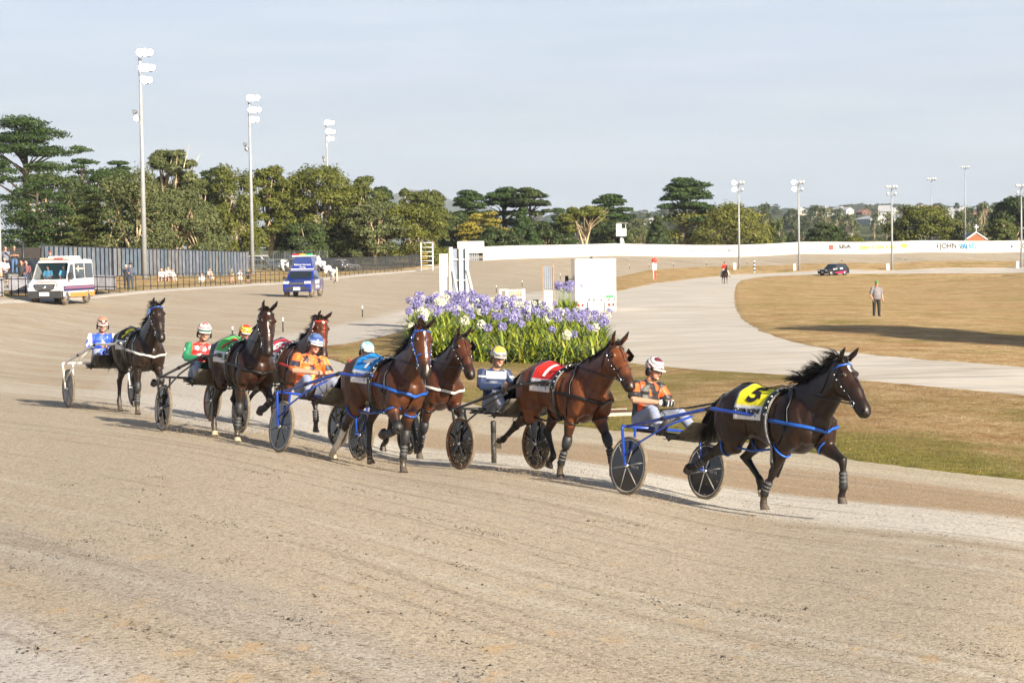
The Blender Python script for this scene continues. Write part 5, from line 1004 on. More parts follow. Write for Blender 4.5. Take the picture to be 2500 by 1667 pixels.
def tree_meshes(kind, col, h, w, seed, n=6500, ls=.32, low=.1):
    rng = np.random.default_rng(seed); rnd = random.Random(seed); cl = []; tk = MB(); tr = h * .022 + .08
    if kind == 'umbrella':       # flat-topped pine: pads on rising limbs, gaps between
        lean = rnd.uniform(-.06, .06) * h; tk.tube([(0, 0, -1), (lean * .3, 0, h * .3), (lean, 0, h * .62), (lean, 0, h * .85)], [tr * 1.5, tr * 1.2, tr * .8, tr * .4], 9)
        for lv, (z, ww, k) in enumerate([(.94, .34, 4), (.86, .62, 7), (.76, .85, 8), (.62, .95, 6), (.46, .8, 4), (.30, .7, 3)]):
            if z < low + .15: continue
            for i in range(k):
                a = 2 * math.pi * (i + rnd.random() * .7) / k + lv; rr = w / 2 * ww * rnd.uniform(.45, 1.0) * .8; c = (lean + rr * math.cos(a), rr * math.sin(a), h * (z + rnd.uniform(-.04, .04))); q = w * rnd.uniform(.10, .17)
                cl.append((c, (q * 1.25, q * 1.25, q * .42))); tk.tube([(lean * z, 0, c[2] - abs(rr) * .55 - .5), (lean * z + (c[0] - lean) * .5, c[1] * .5, c[2] - abs(rr) * .32), (c[0], c[1], c[2] - q * .1)], [tr * .45, tr * .3, tr * .12], 5)
    elif kind == 'layered':      # cypress or cedar, tiers to the ground
        tk.tube([(0, 0, -1), (0, 0, h * .9)], [tr * 1.4, tr * .2], 8)
        nl = 11
        for lv in range(nl):
            z = low + (1 - low) * (lv + .5) / nl; ww = (1 - z) ** .6 * .9 + .12; k = max(3, int(8 * ww))
            for i in range(k):
                a = 2 * math.pi * (i + rnd.random()) / k; rr = w / 2 * ww * rnd.uniform(.4, 1.0); q = w * rnd.uniform(.10, .16) * (.5 + ww * .6)
                cl.append(((rr * math.cos(a), rr * math.sin(a), h * z + rnd.uniform(-.3, .3)), (q * 1.3, q * 1.3, q * .45))); tk.tube([(0, 0, h * z - rr * .3), (rr * math.cos(a) * .9, rr * math.sin(a) * .9, h * z)], [tr * .3, tr * .1], 4)
    elif kind == 'cone':
        tk.tube([(0, 0, -1), (0, 0, h * .95)], [tr, tr * .15], 7)
        for lv in range(14):
            z = low * .5 + (1 - low * .5) * lv / 14; ww = (1 - z) * .95 + .06; k = max(3, int(9 * ww))
            for i in range(k): a = 2 * math.pi * (i + rnd.random()) / k; rr = w / 2 * ww * .72; q = w * .12 * (.5 + ww * .6); cl.append(((rr * math.cos(a), rr * math.sin(a), h * z + q * .4), (q * 1.2, q * 1.2, q * .9)))
    else:                        # gum: rounded clumps on several pale limbs
        nl = 5 if kind != 'weeping' else 3; limbs = []
        for i in range(nl):
            a = 2 * math.pi * (i + rnd.random() * .6) / nl; rr = w * .28 * rnd.uniform(.5, 1); top = Vector((rr * math.cos(a), rr * math.sin(a), h * rnd.uniform(.62, .88))); limbs.append(top)
            tk.tube([(0, 0, -1 if i == 0 else h * .03), (rr * math.cos(a) * .25, rr * math.sin(a) * .25, h * .25), (rr * math.cos(a + .3) * .7, rr * math.sin(a + .3) * .7, h * .5), top], [tr * .8, tr * .6, tr * .36, tr * .12], 7)
        for i in range(58 if kind == 'gum' else 50 if kind == 'weeping' else 24):
            z = low + (1 - low) * rnd.random() ** (.75 if kind != 'bare' else .3); prof = math.sin(min(1, (z - low + .12) / (1 - low + .12)) ** .8 * math.pi * .93) ** .55; a = rnd.random() * 2 * math.pi; rr = w / 2 * prof * rnd.uniform(.35, .95)
            q = w * rnd.uniform(.11, .18) * (.8 if kind == 'bare' else 1); c = Vector((rr * math.cos(a), rr * math.sin(a), h * z * .95 - q * .2)); cl.append((tuple(c), (q, q, q * (.72 if kind != 'weeping' else 1.5))))
            l = min(limbs, key=lambda p: (p - c).length); b0 = l.lerp(Vector((0, 0, h * .2)), rnd.uniform(.1, .6)); tk.tube([b0, b0.lerp(c, .5) + Vector((0, 0, .3)), c], [tr * .32, tr * .2, tr * .07], 5)
        if kind == 'bare':
            for i in range(14):
                a = rnd.random() * 6.3; b0 = Vector((0, 0, h * rnd.uniform(.25, .5))); e = Vector((math.cos(a) * w * .4, math.sin(a) * w * .4, h * rnd.uniform(.7, 1.0))); tk.tube([b0, b0.lerp(e, .4) + Vector((0, 0, h * .04)), e], [tr * .5, tr * .28, tr * .05], 5)
    cr_ = leaves(cl, n, ls, TREECOL[col], rng)
    tm = tk.mesh('trunk', M_PALEBARK if kind in ('gum', 'bare', 'weeping') else M_BARK); return cr_, tm
TREE_N = [0]
def tree(px, ytop, wpx, d, kind, col, label, ybase=None, low=.1, group='trees beyond the track', n=19000, ls=None, name='tree', cat='tree', zbase=None):
    b = at_ground(px, d); 
    if zbase is not None: b.z = zbase
    top = P(px, ytop, d); h = top.z - b.z; w = size(wpx, d) * 1.22; TREE_N[0] += 1
    cr_, tm = tree_meshes(kind, col, h, w, 100 + TREE_N[0] * 7, n, ls or max(.13, d * .00075), low); r = empty(name, b, TREE_N[0] * 1.7)
    link(bpy.data.objects.new('crown', cr_), r); link(bpy.data.objects.new('trunk', tm), r); return tag(r, label, cat, group)
TL = [ # px, ytop, width, depth, kind, colour, low, label
 (70,293,215,250,'umbrella','pine',.35,'tallest flat-topped pine at the top corner over the spectators',  'pine_tree'),
 (205,357,150,240,'layered','pine',.1,'dark pine with drooping tiers beside the tall flat-topped pine', 'pine_tree'),
 (298,393,80,262,'umbrella','pine',.3,'small rounded pine just behind the tallest light pole', 'pine_tree'),
 (425,356,140,245,'bare','grey',.25,'thin gum with bare pale branches behind the slatted fence', 'gum_tree'),
 (522,403,80,290,'gum','dark',.2,'dark round tree standing behind the bare branched gum', 'tree'),
 (578,412,125,284,'weeping','olive',.0,'dense olive drooping tree beside the second light pole', 'gum_tree'),
 (662,401,110,288,'gum','olive',.15,'olive gum crown right behind the second light pole', 'gum_tree'),
 (785,400,185,292,'gum','olive',.3,'broad olive gum with tall pale trunks behind the start vehicle', 'gum_tree'),
 (890,425,90,296,'gum','euc',.1,'grey green gum sloping down beside the broad olive gum', 'gum_tree'),
 (935,452,60,310,'gum','dark',.2,'small dark crown peeping over the grey green gum', 'tree'),
 (330,428,180,214,'weeping','grey',.0,'grey green spreading gum behind the slatted fence', 'gum_tree'),
 (430,458,150,222,'gum','grey',.05,'low leafy gum in front of the bare branched gum', 'gum_tree'),
 (95,440,180,220,'layered','pine',.0,'low dark conifer mass behind the standing spectators', 'pine_tree'),
 (225,480,130,217,'layered','euc',.0,'brownish green conifer behind the left end of the slatted fence', 'tree'),
 (860,505,150,290,'gum','euc',.0,'low spreading gum near the mesh fence', 'gum_tree'),
 (745,545,110,284,'gum','dark',.0,'dark undergrowth tree below the broad olive gum', 'tree'),
 (500,505,90,262,'weeping','grey',.0,'short drooping gum between the two tallest light poles', 'gum_tree'),
 (130,420,190,232,'gum','dark',.0,'dense dark crown filling the gap under the tall flat-topped pine','tree'),
 (262,412,150,255,'gum','pine',.0,'dark green round tree between the drooping pine and the tallest light pole','tree'),
 (375,440,130,262,'gum','dark',.0,'dark tree just right of the tallest light pole','tree'),
 (470,425,110,275,'gum','euc',.0,'green gum between the bare gum and the dark round tree','gum_tree'),
 (720,430,120,300,'gum','olive',.0,'olive gum filling between two broad olive crowns','gum_tree'),
 (915,490,120,285,'gum','grey',.0,'grey green gum before the big rounded olive gum','gum_tree'),
 (1110,520,100,345,'gum','dark',.0,'dark tree between the big olive gum and the golden cypress','tree'),
 (1005,456,62,330,'bare','euc',.4,'wispy gum with thin crown before the distant blue mountain', 'gum_tree'),
 (1058,462,84,330,'gum','euc',.3,'open gum crown just left of the two dark pines', 'gum_tree'),
 (1005,496,190,292,'gum','olive',.0,'big rounded olive gum behind the finish posts', 'gum_tree'),
 (1142,466,90,352,'umbrella','pine',.3,'dark pine with sky showing through above the golden cypress', 'pine_tree'),
 (1235,463,110,356,'umbrella','pine',.15,'broad dark pine behind the golden cypress', 'pine_tree'),
 (1295,460,105,352,'umbrella','dark',.15,'broad dark pine right of its pair above the white wall', 'pine_tree'),
 (1182,520,120,338,'layered','gold',.0,'golden yellow cypress above the white wall end', 'cypress_tree'),
 (1278,508,80,345,'cone','pine',.0,'pointed green conifer behind the white wall', 'conifer_tree'),
 (1215,560,110,334,'gum','dark',.0,'low dark shrub tree under the golden cypress', 'tree'),
 (1366,505,62,365,'layered','pine',.0,'narrow dark cypress in the middle of the far tree line', 'cypress_tree'),
 (1335,545,70,350,'gum','dark',.0,'low dark tree beside the pointed conifer', 'tree'),
 (1428,503,125,350,'bare','olive',.25,'gum with bright bare branches fanning over the white wall', 'gum_tree'),
 (1500,477,98,375,'umbrella','pine',.45,'flat-topped pine just above the white camera hut', 'pine_tree'),
 (1490,540,90,370,'gum','dark',.0,'low dark tree behind the white camera hut', 'tree'),
 (1664,436,124,370,'umbrella','pine',.2,'tallest two-tier pine above the far turn', 'pine_tree'),
 (1607,527,66,352,'cone','dark',.0,'dark rounded conifer at the foot of the two-tier pine', 'conifer_tree'),
 (1757,503,225,372,'gum','yellow',.0,'wide yellow green gum behind the far turn wall', 'gum_tree'),
 (1888,544,32,380,'cone','dark',.0,'small pointed conifer between two far light poles', 'conifer_tree'),
 (1932,568,26,380,'cone','dark',.0,'tiny conifer just above the white wall', 'conifer_tree'),
 (2016,546,100,372,'layered','dark',.0,'dark spiky tree between the second and third far light poles', 'tree'),
 (2087,577,34,372,'gum','olive',.0,'small round olive bush above the white wall', 'tree'),
 (2262,510,150,392,'gum','olive',.0,'large dark olive gum behind the sponsor lettering', 'gum_tree'),
 (2475,482,115,378,'gum','dark',.0,'dark tree at the edge behind the last light pole', 'tree'),
 (2445,535,60,372,'gum','euc',.0,'lower grey green gum beside the dark edge tree', 'gum_tree'),
]
for (px, yt, w, d, kd, c, low, lb, nm) in TL: tree(px, yt, w, d, kd, c, lb, low=low, name=nm)
tree(-60, 330, 180, 235, 'umbrella', 'pine', 'pine cut off by the picture edge', low=.2, name='pine_tree')
# far trees of the town: four kinds copied about
FT = []
for i, (kd, c) in enumerate([('gum', 'dark'), ('gum', 'euc'), ('layered', 'dark'), ('gum', 'grey')]):
    FT.append(tree_meshes(kd, c, 14.0, 15.0 if kd == 'gum' else 11, 900 + i, 1500, .75, .0))
def far_tree(px, ytop, wpx, d, k):
    b = at_ground(px, d); h = P(px, ytop, d).z - b.z; r = empty('tree', b, px * .7); s = h / 14.0; w = size(wpx, d) / 14.0; r.scale = (w, w, s)
    link(bpy.data.objects.new('crown', FT[k][0]), r); link(bpy.data.objects.new('trunk', FT[k][1]), r); return tag(r, ['dark rounded tree among the distant houses', 'green rounded tree among the distant houses', 'dark pointed tree among the distant houses', 'grey green tree among the distant houses'][k], 'tree', 'distant town trees ' + 'abcd'[k])
rf = random.Random(4)
for (px, yt, w, d, k) in [(1866,494,46,900,0),(1835,525,40,760,1),(1850,545,60,600,3),(1895,535,50,650,1),(1935,508,50,1000,0),(1965,512,48,980,2),(1990,502,44,1050,0),(2015,505,46,1020,1),(2045,507,44,1000,0),(2075,520,50,900,3),(2135,520,30,950,0),(1530,524,60,700,0),(1560,530,60,720,3),(1585,520,40,900,2),(1380,520,50,800,1),(1410,515,40,900,0),
        (2210,497,50,950,3),(2165,520,40,900,1),(2337,494,38,820,2),(2365,503,44,850,0),(2400,491,48,760,3),(2428,498,42,860,0),(2455,500,46,900,2),(2410,545,40,760,3),(2335,548,40,760,0),(2350,515,44,700,1),(2480,505,60,700,0),(1960,556,34,800,0),(1915,560,30,700,2),(1530,560,60,470,1),(1560,555,50,480,3)]: far_tree(px, yt, w, d, k)
for i in range(70): 
    d = rf.uniform(1900, 2900); px = rf.uniform(1340, 2540); b = at_ground(px, d); yh = CY - 0; hgt = rf.uniform(6, 11)
    r = empty('tree', b, rf.random() * 6); r.scale = (rf.uniform(.8, 1.5),) * 2 + (hgt / 14,); k = rf.randrange(4); link(bpy.data.objects.new('crown', FT[k][0]), r)
    tag(r, ['dark rounded tree among the distant houses', 'green rounded tree among the distant houses', 'dark pointed tree among the distant houses', 'grey green tree among the distant houses'][k], 'tree', 'distant town trees ' + 'abcd'[k])
# ------------------------------------------------------------------ hills
def m_hill(t, b):
    k = NT(t); n = k.noise(.02, 6, .7); base = k.mix(k.ramp(n, .4, .6), (.022, .034, .016, 1), (.05, .062, .028, 1)); t.links.new(base, b.inputs['Base Color']); k.bump(n, 1.0, 20.0, b)
M_HILL = ground_mat('forested_hill', m_hill)
def ridge(name, prof, d0, dd, rough, seed):
    xs = np.arange(prof[0][0], prof[-1][0], 3.0); ys = np.interp(xs, [p[0] for p in prof], [p[1] for p in prof]); vs = []; rows = 14
    for r in range(rows):
        t = r / (rows - 1); 
        for i, (x, y) in enumerate(zip(xs, ys)):
            crest = P(x, y, d0 + dd * .5); zz = crest.z + rough * (noise.fractal(Vector((x * .05, seed, r * .4)), .8, 2.0, 5)) * (.4 + t); f = math.sin(math.pi * t) ** .8
            q = P(x, 620, d0 + dd * t); vs.append((q.x, q.y, zz * f - 40 * (1 - f)))
    n = len(xs); me = bpy.data.meshes.new(name); me.from_pydata(vs, [], [(r * n + i, r * n + i + 1, (r + 1) * n + i + 1, (r + 1) * n + i) for r in range(rows - 1) for i in range(n - 1)]); me.materials.append(M_HILL)
    me.polygons.foreach_set('use_smooth', [True] * len(me.polygons)); return tag(link(bpy.data.objects.new(name, me)), kind='structure')
ridge('hills', [(1200,540),(1400,519),(1500,516),(1620,521),(1720,517),(1790,505),(1870,507),(1960,509),(2040,505),(2100,500),(2200,499),(2300,502),(2380,508),(2500,509),(2700,505)], 2900, 1500, 5, 1.0)
ridge('hills', [(1300,550),(1450,538),(1560,530),(1700,535),(1830,527),(1950,530),(2060,522),(2180,520),(2330,525),(2450,518),(2700,522)], 1500, 900, 5, 4.0)
ridge('mountain', [(820,520),(900,500),(950,480),(1000,466),(1035,462),(1070,474),(1110,490),(1200,510),(1300,530)], 7500, 1500, 6, 7.0)
# ------------------------------------------------------------------ town buildings
def house(px, ybase, w, l, hh, d, wallc, roofc, label, rot=0.0, cat='house', name='house', skylights=False):
    d *= 1.9; w *= .72; l *= .72; hh *= .75
    b = at_ground(px, d); b.z = max(P(px, ybase, d).z, b.z - .5); r = empty(name, b, rot); m = MB(); m.box((0, 0, hh / 2 - 6), (w, l, hh + 12)); m.build('wall', mat_plain(wallc, .8), r)
    q = MB(); rise = w * .12 if cat == 'shed' else w * .25; e = .5
    q.prism([(-w / 2 - e, hh - .05), (0, hh + rise), (w / 2 + e, hh - .05), (w / 2 + e, hh - .35), (0, hh + rise - .3), (-w / 2 - e, hh - .35)], 'y', -l / 2 - e, l / 2 + e); q.build('roof', mat_plain(roofc, .5), r)
    g_ = MB(); g_.prism([(-w / 2 + .05, hh - .2), (0, hh + rise - .25), (w / 2 - .05, hh - .2)], 'y', -l / 2 + .06, l / 2 - .06); g_.build('gable', mat_plain(wallc, .8), r)
    for i in range(max(2, int(w / 4))):
        for s in (-1, 1): x = -w / 2 + (i + .5) * w / max(2, int(w / 4)); wm = MB(); wm.box((x, s * (l / 2 + .03), hh * .55), (1.2, .06, 1.1)); wm.build('window', M_LENS, r)
    return tag(r, label, cat, 'buildings of the distant town')
WHT = (.42, .42, .42); GRY = (.35, .36, .38); BRK = (.13, .07, .05); CRM = (.5, .42, .32)
for a in [(2135,574,24,30,5,640,WHT,WHT,'largest white roofed shed below the far houses',.3,'shed','shed'),(2205,572,20,26,5,660,(.45,.48,.55),(.5,.53,.6),'blue grey roofed shed right of the largest white shed',.3,'shed','shed'),(2108,545,13,12,4,900,BRK,(.30,.12,.08),'brick red roofed house above the white shed',.5),
          (2175,540,12,10,4,930,CRM,WHT,'cream house with pale roof right of the brick red house',.9),(2200,532,10,14,4,1000,CRM,(.35,.3,.3),'small cream house highest among the roofs',.2),(1995,545,14,12,5,860,(.55,.38,.2),(.3,.25,.2),'tan house with blue side between the trees',.7),(1990,562,12,12,3.5,800,WHT,WHT,'low white house under the tan house',.4),
          (2385,535,16,14,4,700,BRK,(.34,.13,.08),'wide brick house on the slope near the last pole',.3),(2430,545,12,12,4,720,WHT,(.5,.5,.52),'white house beside the wide brick house',.8),(2320,580,14,12,3,500,(.5,.48,.45),WHT,'flat white roofed building by the church',.2),(1948,558,9,9,4,900,CRM,WHT,'tiny pale house behind the second far light pole',.6),(1690,528,12,10,4,1100,WHT,WHT,'tiny white house beyond the yellow green gum',.2),
          (1590,553,16,12,4,700,WHT,WHT,'white shed seen between the pines',.1,'shed','shed'),(1612,548,12,12,4,760,WHT,GRY,'grey roofed shed between the pines',.5,'shed','shed'),(2230,590,12,12,2.5,480,WHT,WHT,'low white shed roof just above the wall',.5,'shed','shed'),(2452,520,14,12,4,900,CRM,(.45,.42,.38),'cream house high on the slope behind the edge tree',.2),(2060,590,10,10,2.5,520,WHT,GRY,'small grey roof just above the wall',.9,'shed','shed')]:
    house(*a[:9], *a[9:])
rh = random.Random(17)
for i in range(26):
    px = rh.uniform(1900, 2500); d = rh.uniform(700, 980); c = rh.choice([WHT, WHT, CRM, (.45, .44, .43), BRK]); r_ = rh.choice([WHT, (.5, .5, .52), GRY, (.25, .12, .09)]); dd = d * 1.9; b_ = at_ground(px, dd); zpx = 622 - .0152 * (px - 1250) - (b_.z + 1.0 - CAMZ) * FPX / dd
    hs = house(px, zpx, rh.uniform(12, 20), rh.uniform(10, 16), rh.uniform(3.5, 5), d, c, r_, 'small pale roofed house scattered among the trees of the far town', rh.uniform(0, 1.5)); hs['group'] = 'scattered houses of the far town'
ch = empty('church', at_ground(2383, 430), R(10)); zb = P(2383, 600, 430).z - ch.location.z
m = MB(); m.prism([(-3.4, zb - 9), (3.4, zb - 9), (3.4, zb + .6), (0, zb + 2.7), (-3.4, zb + .6)], 'y', 0, 14); m.build('wall', mat('church_brick', (.28, .10, .045), rough=.9, scale=3), ch)
m = MB()
for s in (-1, 1): m.tube([(s * 3.7, -.1, zb + .5), (0, -.1, zb + 2.9)], .16, 4)
m.build('gable_trim', M_WHITE, ch); m = MB(); m.bar((0, -.1, zb + 3.0), (0, -.1, zb + 4.6), .13); m.bar((-.5, -.1, zb + 4.0), (.5, -.1, zb + 4.0), .13); m.bar((-3.6, 2, zb + 1.2), (-3.6, 2, zb + 4.0), .16); m.bar((-4.1, 2, zb + 3.3), (-3.1, 2, zb + 3.3), .13); m.build('cross', M_WHITE, ch)
m = MB(); m.prism([(-3.9, zb + .5), (0, zb + 2.85), (3.9, zb + .5), (3.9, zb + .3), (0, zb + 2.65), (-3.9, zb + .3)], 'y', .1, 14.3); m.build('roof', mat_plain((.1, .11, .13), .7), ch); tag(ch, 'orange brick church gable with white trim and crosses above the wall', 'church')

# ------------------------------------------------------------------ outer wall with sponsor lettering
M_WALL = mat('white_wall_paint', (.52, .52, .51), rough=.6, var=.04, scale=1.5)
WP = [(1183,635,304),(1270,631.5,315),(1350,629,325),(1425,626,335),(1500,623.6,345),(1650,621.5,347),(1800,619.8,348),(1950,618,350),(2100,616,352),(2250,614.5,355),(2370,613.8,358),(2480,613,362),(2600,612,366),(2750,611,372)]
WPT = resample([P(*w) for w in WP], 90); WH = 2.02
wall = empty('track_wall', WPT[0]); m = MB()
def ribbon(m, pts, z0, z1, th):
    n = len(pts); vs = []
    for i, p in enumerate(pts):
        t = (pts[min(i + 1, n - 1)] - pts[max(i - 1, 0)]); t.z = 0; nn = Vector((t.y, -t.x, 0)).normalized(); base = H(p.x, p.y)
        for s in (-1, 1):
            for z in (z0, z1): q = p + nn * th * s / 2; vs.append((q.x - pts[0].x, q.y - pts[0].y, base + z - pts[0].z))
    for i in range(n - 1):
        a, b = i * 4, i * 4 + 4; m.add(vs[a:a + 4] + vs[b:b + 4], [(0, 4, 5, 1), (2, 3, 7, 6), (1, 5, 7, 3), (0, 2, 6, 4)])
    m.add(vs[:4], [(0, 1, 3, 2)]); m.add(vs[-4:], [(0, 2, 3, 1)])
ribbon(m, WPT, -.3, WH, .16); m.build('wall', M_WALL, wall, fixn=True)
m = MB(); ribbon(m, WPT, WH, WH + .06, .22); m.build('capping', mat_plain((.35, .35, .34), .7), wall, fixn=True)
m = MB()
for k in range(4, 88, 7): p = WPT[k] - WPT[0]; m.box((p.x, p.y - .12, H(WPT[k].x, WPT[k].y) - WPT[0].z + WH / 2), (.05, .05, WH - .05))
m.build('panel_joint', mat_plain((.5, .5, .5), .7), wall); tag(wall, 'long curved white wall with sponsor lettering round the far turn', 'wall')
def on_wall(px, ry):
    """frame on the wall face at picture column px, ry metres above its foot"""
    best = min(range(len(WPT) - 1), key=lambda i: abs((WPT[i] - Vector((0, 0, CAMZ))).dot(RT) / (WPT[i] - Vector((0, 0, CAMZ))).dot(FW) * FPX + CX - px)); p = WPT[best]
    q = (WPT[best + 1] - WPT[best]); x0 = (p - Vector((0, 0, CAMZ))).dot(RT) / p.dot(FW) * FPX + CX; x1 = (WPT[best + 1] - Vector((0, 0, CAMZ))).dot(RT) / WPT[best + 1].dot(FW) * FPX + CX
    p = p + q * ((px - x0) / max(1e-6, x1 - x0)); q.z = 0; q.normalize(); z = Vector((q.y, -q.x, 0)); o = Vector((p.x, p.y, H(p.x, p.y) + ry)) + z * .1 - WPT[0]
    return Matrix(((q.x, 0, z.x, o.x), (q.y, 0, z.y, o.y), (0, 1, 0, o.z), (0, 0, 0, 1)))
M_GTXT = mat('grey_print', (.05, .05, .055), rough=.8); M_LTXT = mat('faint_print', (.30, .30, .32), rough=.8); M_CYTXT = mat('sky_blue_print', (.05, .22, .42), rough=.8); M_GOLD = mat('gold_print', (.50, .33, .05), rough=.8); M_REDP = mat('signal_red', (.55, .05, .03), rough=.6)
def wtext(s, px, ry, sz, m_, sx=1.0, shear=0): text(s, sz, m_, wall, on_wall(px, ry), 'lettering', .02, sx=sx, shear=shear, bold=.035)
for px in (1688, 1722, 1755, 1788, 1822, 1855, 1890): wtext('Nason', px, 1.15, .75, M_LTXT, .8, .2)
wtext('SBA', 2062, 1.2, .95, M_GTXT, 1.45); wtext('Select It Give A Go', 2142, 1.15, 1.05, M_GOLD, .82, .2); wtext('JOHN', 2315, 1.1, 1.35, M_GTXT, .98); wtext('VALVES', 2364, 1.1, 1.35, M_CYTXT, .80); wtext('BALLARAT', 2428, 1.1, .95, M_LTXT, .95); wtext('JOHN', 2510, 1.1, 1.35, M_GTXT, .98)
wtext('VALVES', 2558, 1.1, 1.35, M_CYTXT, .8)
for px in (2289, 2470): q = MB(); q.box((0, 0, 0), (.35, .5, .02)); q.box((0, .55, 0), (.15, .5, .02)); o = q.build('emblem', M_GTXT, wall); o.matrix_local = on_wall(px, 1.0)
q = MB(); q.box((0, 0, 0), (.82, .9, .03)); o = q.build('emblem', M_REDP, wall); o.matrix_local = on_wall(2029, 1.1)
q = MB(); q.ell((0, .1, 0), (.75, .35, .03)); q.box((-.5, .45, 0), (.5, .12, .02), rz=-.5); q.box((.2, -.35, 0), (.8, .14, .02), rz=.3); o = q.build('emblem', M_GOLD, wall); o.matrix_local = on_wall(2208, 1.15)
for (px, w, y) in ((1531, 1.0, 1.5), (1531, .9, .45)): q = MB(); q.box((0, 0, 0), (w, .35, .02)); o = q.build('emblem', M_LTXT, wall); o.matrix_local = on_wall(px, y)

# ------------------------------------------------------------------ light poles
M_GALV = mat('galvanised_steel', (.27, .28, .29), rough=.45, var=.08, scale=2); M_LAMP = mat('lit_floodlight', (1.0, .98, .93), emit=14.0, var=.01); M_LAMPOFF = mat('lamp_glass', (.55, .55, .55), rough=.2); M_HOUS = mat('lamp_housing', (.12, .12, .13), rough=.5)
def lamp(parent, c, yaw, lit, r=.24):
    e = empty('floodlight', c, yaw, parent); h = MB(); h.tube([(-.22, 0, .10), (-.05, 0, .05), (.10, 0, 0)], [r * .45, r * .8, r], 12); h.bar((-.1, 0, .05), (-.1, 0, -.35), .03); h.build('housing', M_HOUS, e); g = MB(); g.tube([(.10, 0, 0), (.13, 0, -.008)], [r * .94, r * .90], 14); g.build('lens', M_LAMP if lit else M_LAMPOFF, e)
def pole(base, top, r, rows, label, group, lower=None, cabinet=None):
    o = empty('light_pole', base, 0); h = top - base.z; m = MB(); m.tube([(0, 0, -.5), (0, 0, h * .5), (0, 0, h)], [r, r * .8, r * .5], 12); m.build('pole', M_GALV, o)
    a = MB()
    for (dz, w, lst) in rows: a.bar((-w * .1, 0, h - dz), (w, 0, h - dz), .04) if len(lst) > 1 else None; a.bar((0, 0, h - dz - .4), (0, 0, h - dz), r * .6)
    if a.v: a.build('crossarm', M_HOUS, o)
    for (dz, w, lst) in rows:
        for (x, yw, lit, rr) in lst: lamp(o, (x, -.2, h - dz + .3), yw, lit, rr)
    if lower:
        for (dz, x, yw, lit) in lower: lamp(o, (x, -.15, h - dz), yw, lit, .26); 
    if cabinet: c = MB(); c.box((-.75, -.3, .55), (.42, .4, 1.1)); c.build('cabinet', M_WHITE, o)
    return tag(o, label, 'light pole', group)
aim = R(-95)
for (px, d, yt, r, lb) in [(354, 178, 140, .24, 'tallest floodlight pole rising from behind the slatted fence'), (617, 228, 248, .24, 'second tallest floodlight pole at the right end of the slatted fence'), (803, 306, 306, .22, 'third floodlight pole half hidden by the broad olive gum')]:
    b = at_ground(px, d); rows = [(0, 1.0, [(.10, aim, 1, .36), (.50, aim - .1, 1, .36), (.95, aim + .2, 1, .30)]), (1.35, 1.1, [(.25, aim, 1, .36), (.65, aim, 1, .34), (1.10, aim + .3, 1, .28)]), (2.45, .9, [(.40, aim, 1, .36), (.85, aim + .3, 1, .28)])]
    pole(b, P(px - 10, yt, d).z, r, rows, lb, 'tall floodlight poles beside the spectators', lower=[(5.0, -.55, R(200), 0), (5.5, -.35, R(-120), 1 if px < 400 else 0)])
for (px, yb, yt, d, lit, cab, lb) in [(1805, 664, 451, 305, 2, 1, 'light pole beside the mounted horse with two lit lamps'), (1951, 662, 450, 306, 2, 1, 'light pole just left of the black car with lit lamps'), (2178, 654, 461, 312, 0, 1, 'light pole standing between the yellow lettering and its emblem'), (2494, 648, 458, 318, 0, 1, 'light pole at the picture edge beside the wall'), (2275, 600, 441, 400, 0, 0, 'thin light pole rising from the dark olive gum'), (2357, 600, 412, 430, 0, 0, 'farthest and highest thin light pole right of the dark olive gum')]:
    b = at_ground(px, d); rows = [(0, .9, [(-.75, aim, lit, .34 if lit else .25), (-.35, aim, 0, .22), (.25, aim, 0, .24), (.7, aim, 0, .24)])]
    if yb > 610: rows.append((1.05, .7, [(-.65, aim, lit, .36 if lit else .25), (.55, aim, 0, .24)]))
    o = pole(b, P(px - 2, yt, d).z, .19 if yb > 610 else .15, rows, lb, 'light poles round the far turn', cabinet=cab)
b = at_ground(3, 118); o = pole(b, P(3, 445, 118).z, .10, [(0, .3, [(0, aim, 0, .2)])], 'thin pale pole cut by the picture edge beside the spectators', None)
# ------------------------------------------------------------------ agapanthus bed
def mound_h(x, y): return 0
BEDQ = [G(1005, 878), G(1485, 893), P(1475, 812, 84), P(1010, 806, 84)]
def bed_pt(u, v): a = BEDQ[0].lerp(BEDQ[1], u); b = BEDQ[3].lerp(BEDQ[2], u); p = a.lerp(b, v); s = math.sin(math.pi * min(1, v * 1.3 + .05)) if v < .73 else 1; p.z = H(p.x, p.y) + (.62 - .55 * u) * min(1, v * 2.2) * math.sin(math.pi * min(max(u, .04), .96)) ** .35; return p
me = bpy.data.meshes.new('garden_mound'); nu, nv = 30, 40
me.from_pydata([tuple(bed_pt(i / nu, j / nv) + Vector((0, 0, .02))) for j in range(nv + 1) for i in range(nu + 1)], [], [(j * (nu + 1) + i, j * (nu + 1) + i + 1, (j + 1) * (nu + 1) + i + 1, (j + 1) * (nu + 1) + i) for j in range(nv) for i in range(nu)])
me.materials.append(mat('garden_soil', (.06, .045, .03), rough=.95, scale=4, var=.4)); tag(link(bpy.data.objects.new('garden_mound', me)), kind='structure')
M_STRAPLEAF = vcmat('strap_leaf', rough=.38, spec=.5, noise_scale=8, noise_amt=.1); M_PETAL = vcmat('agapanthus_petal', rough=.6, noise_scale=20, noise_amt=.1)
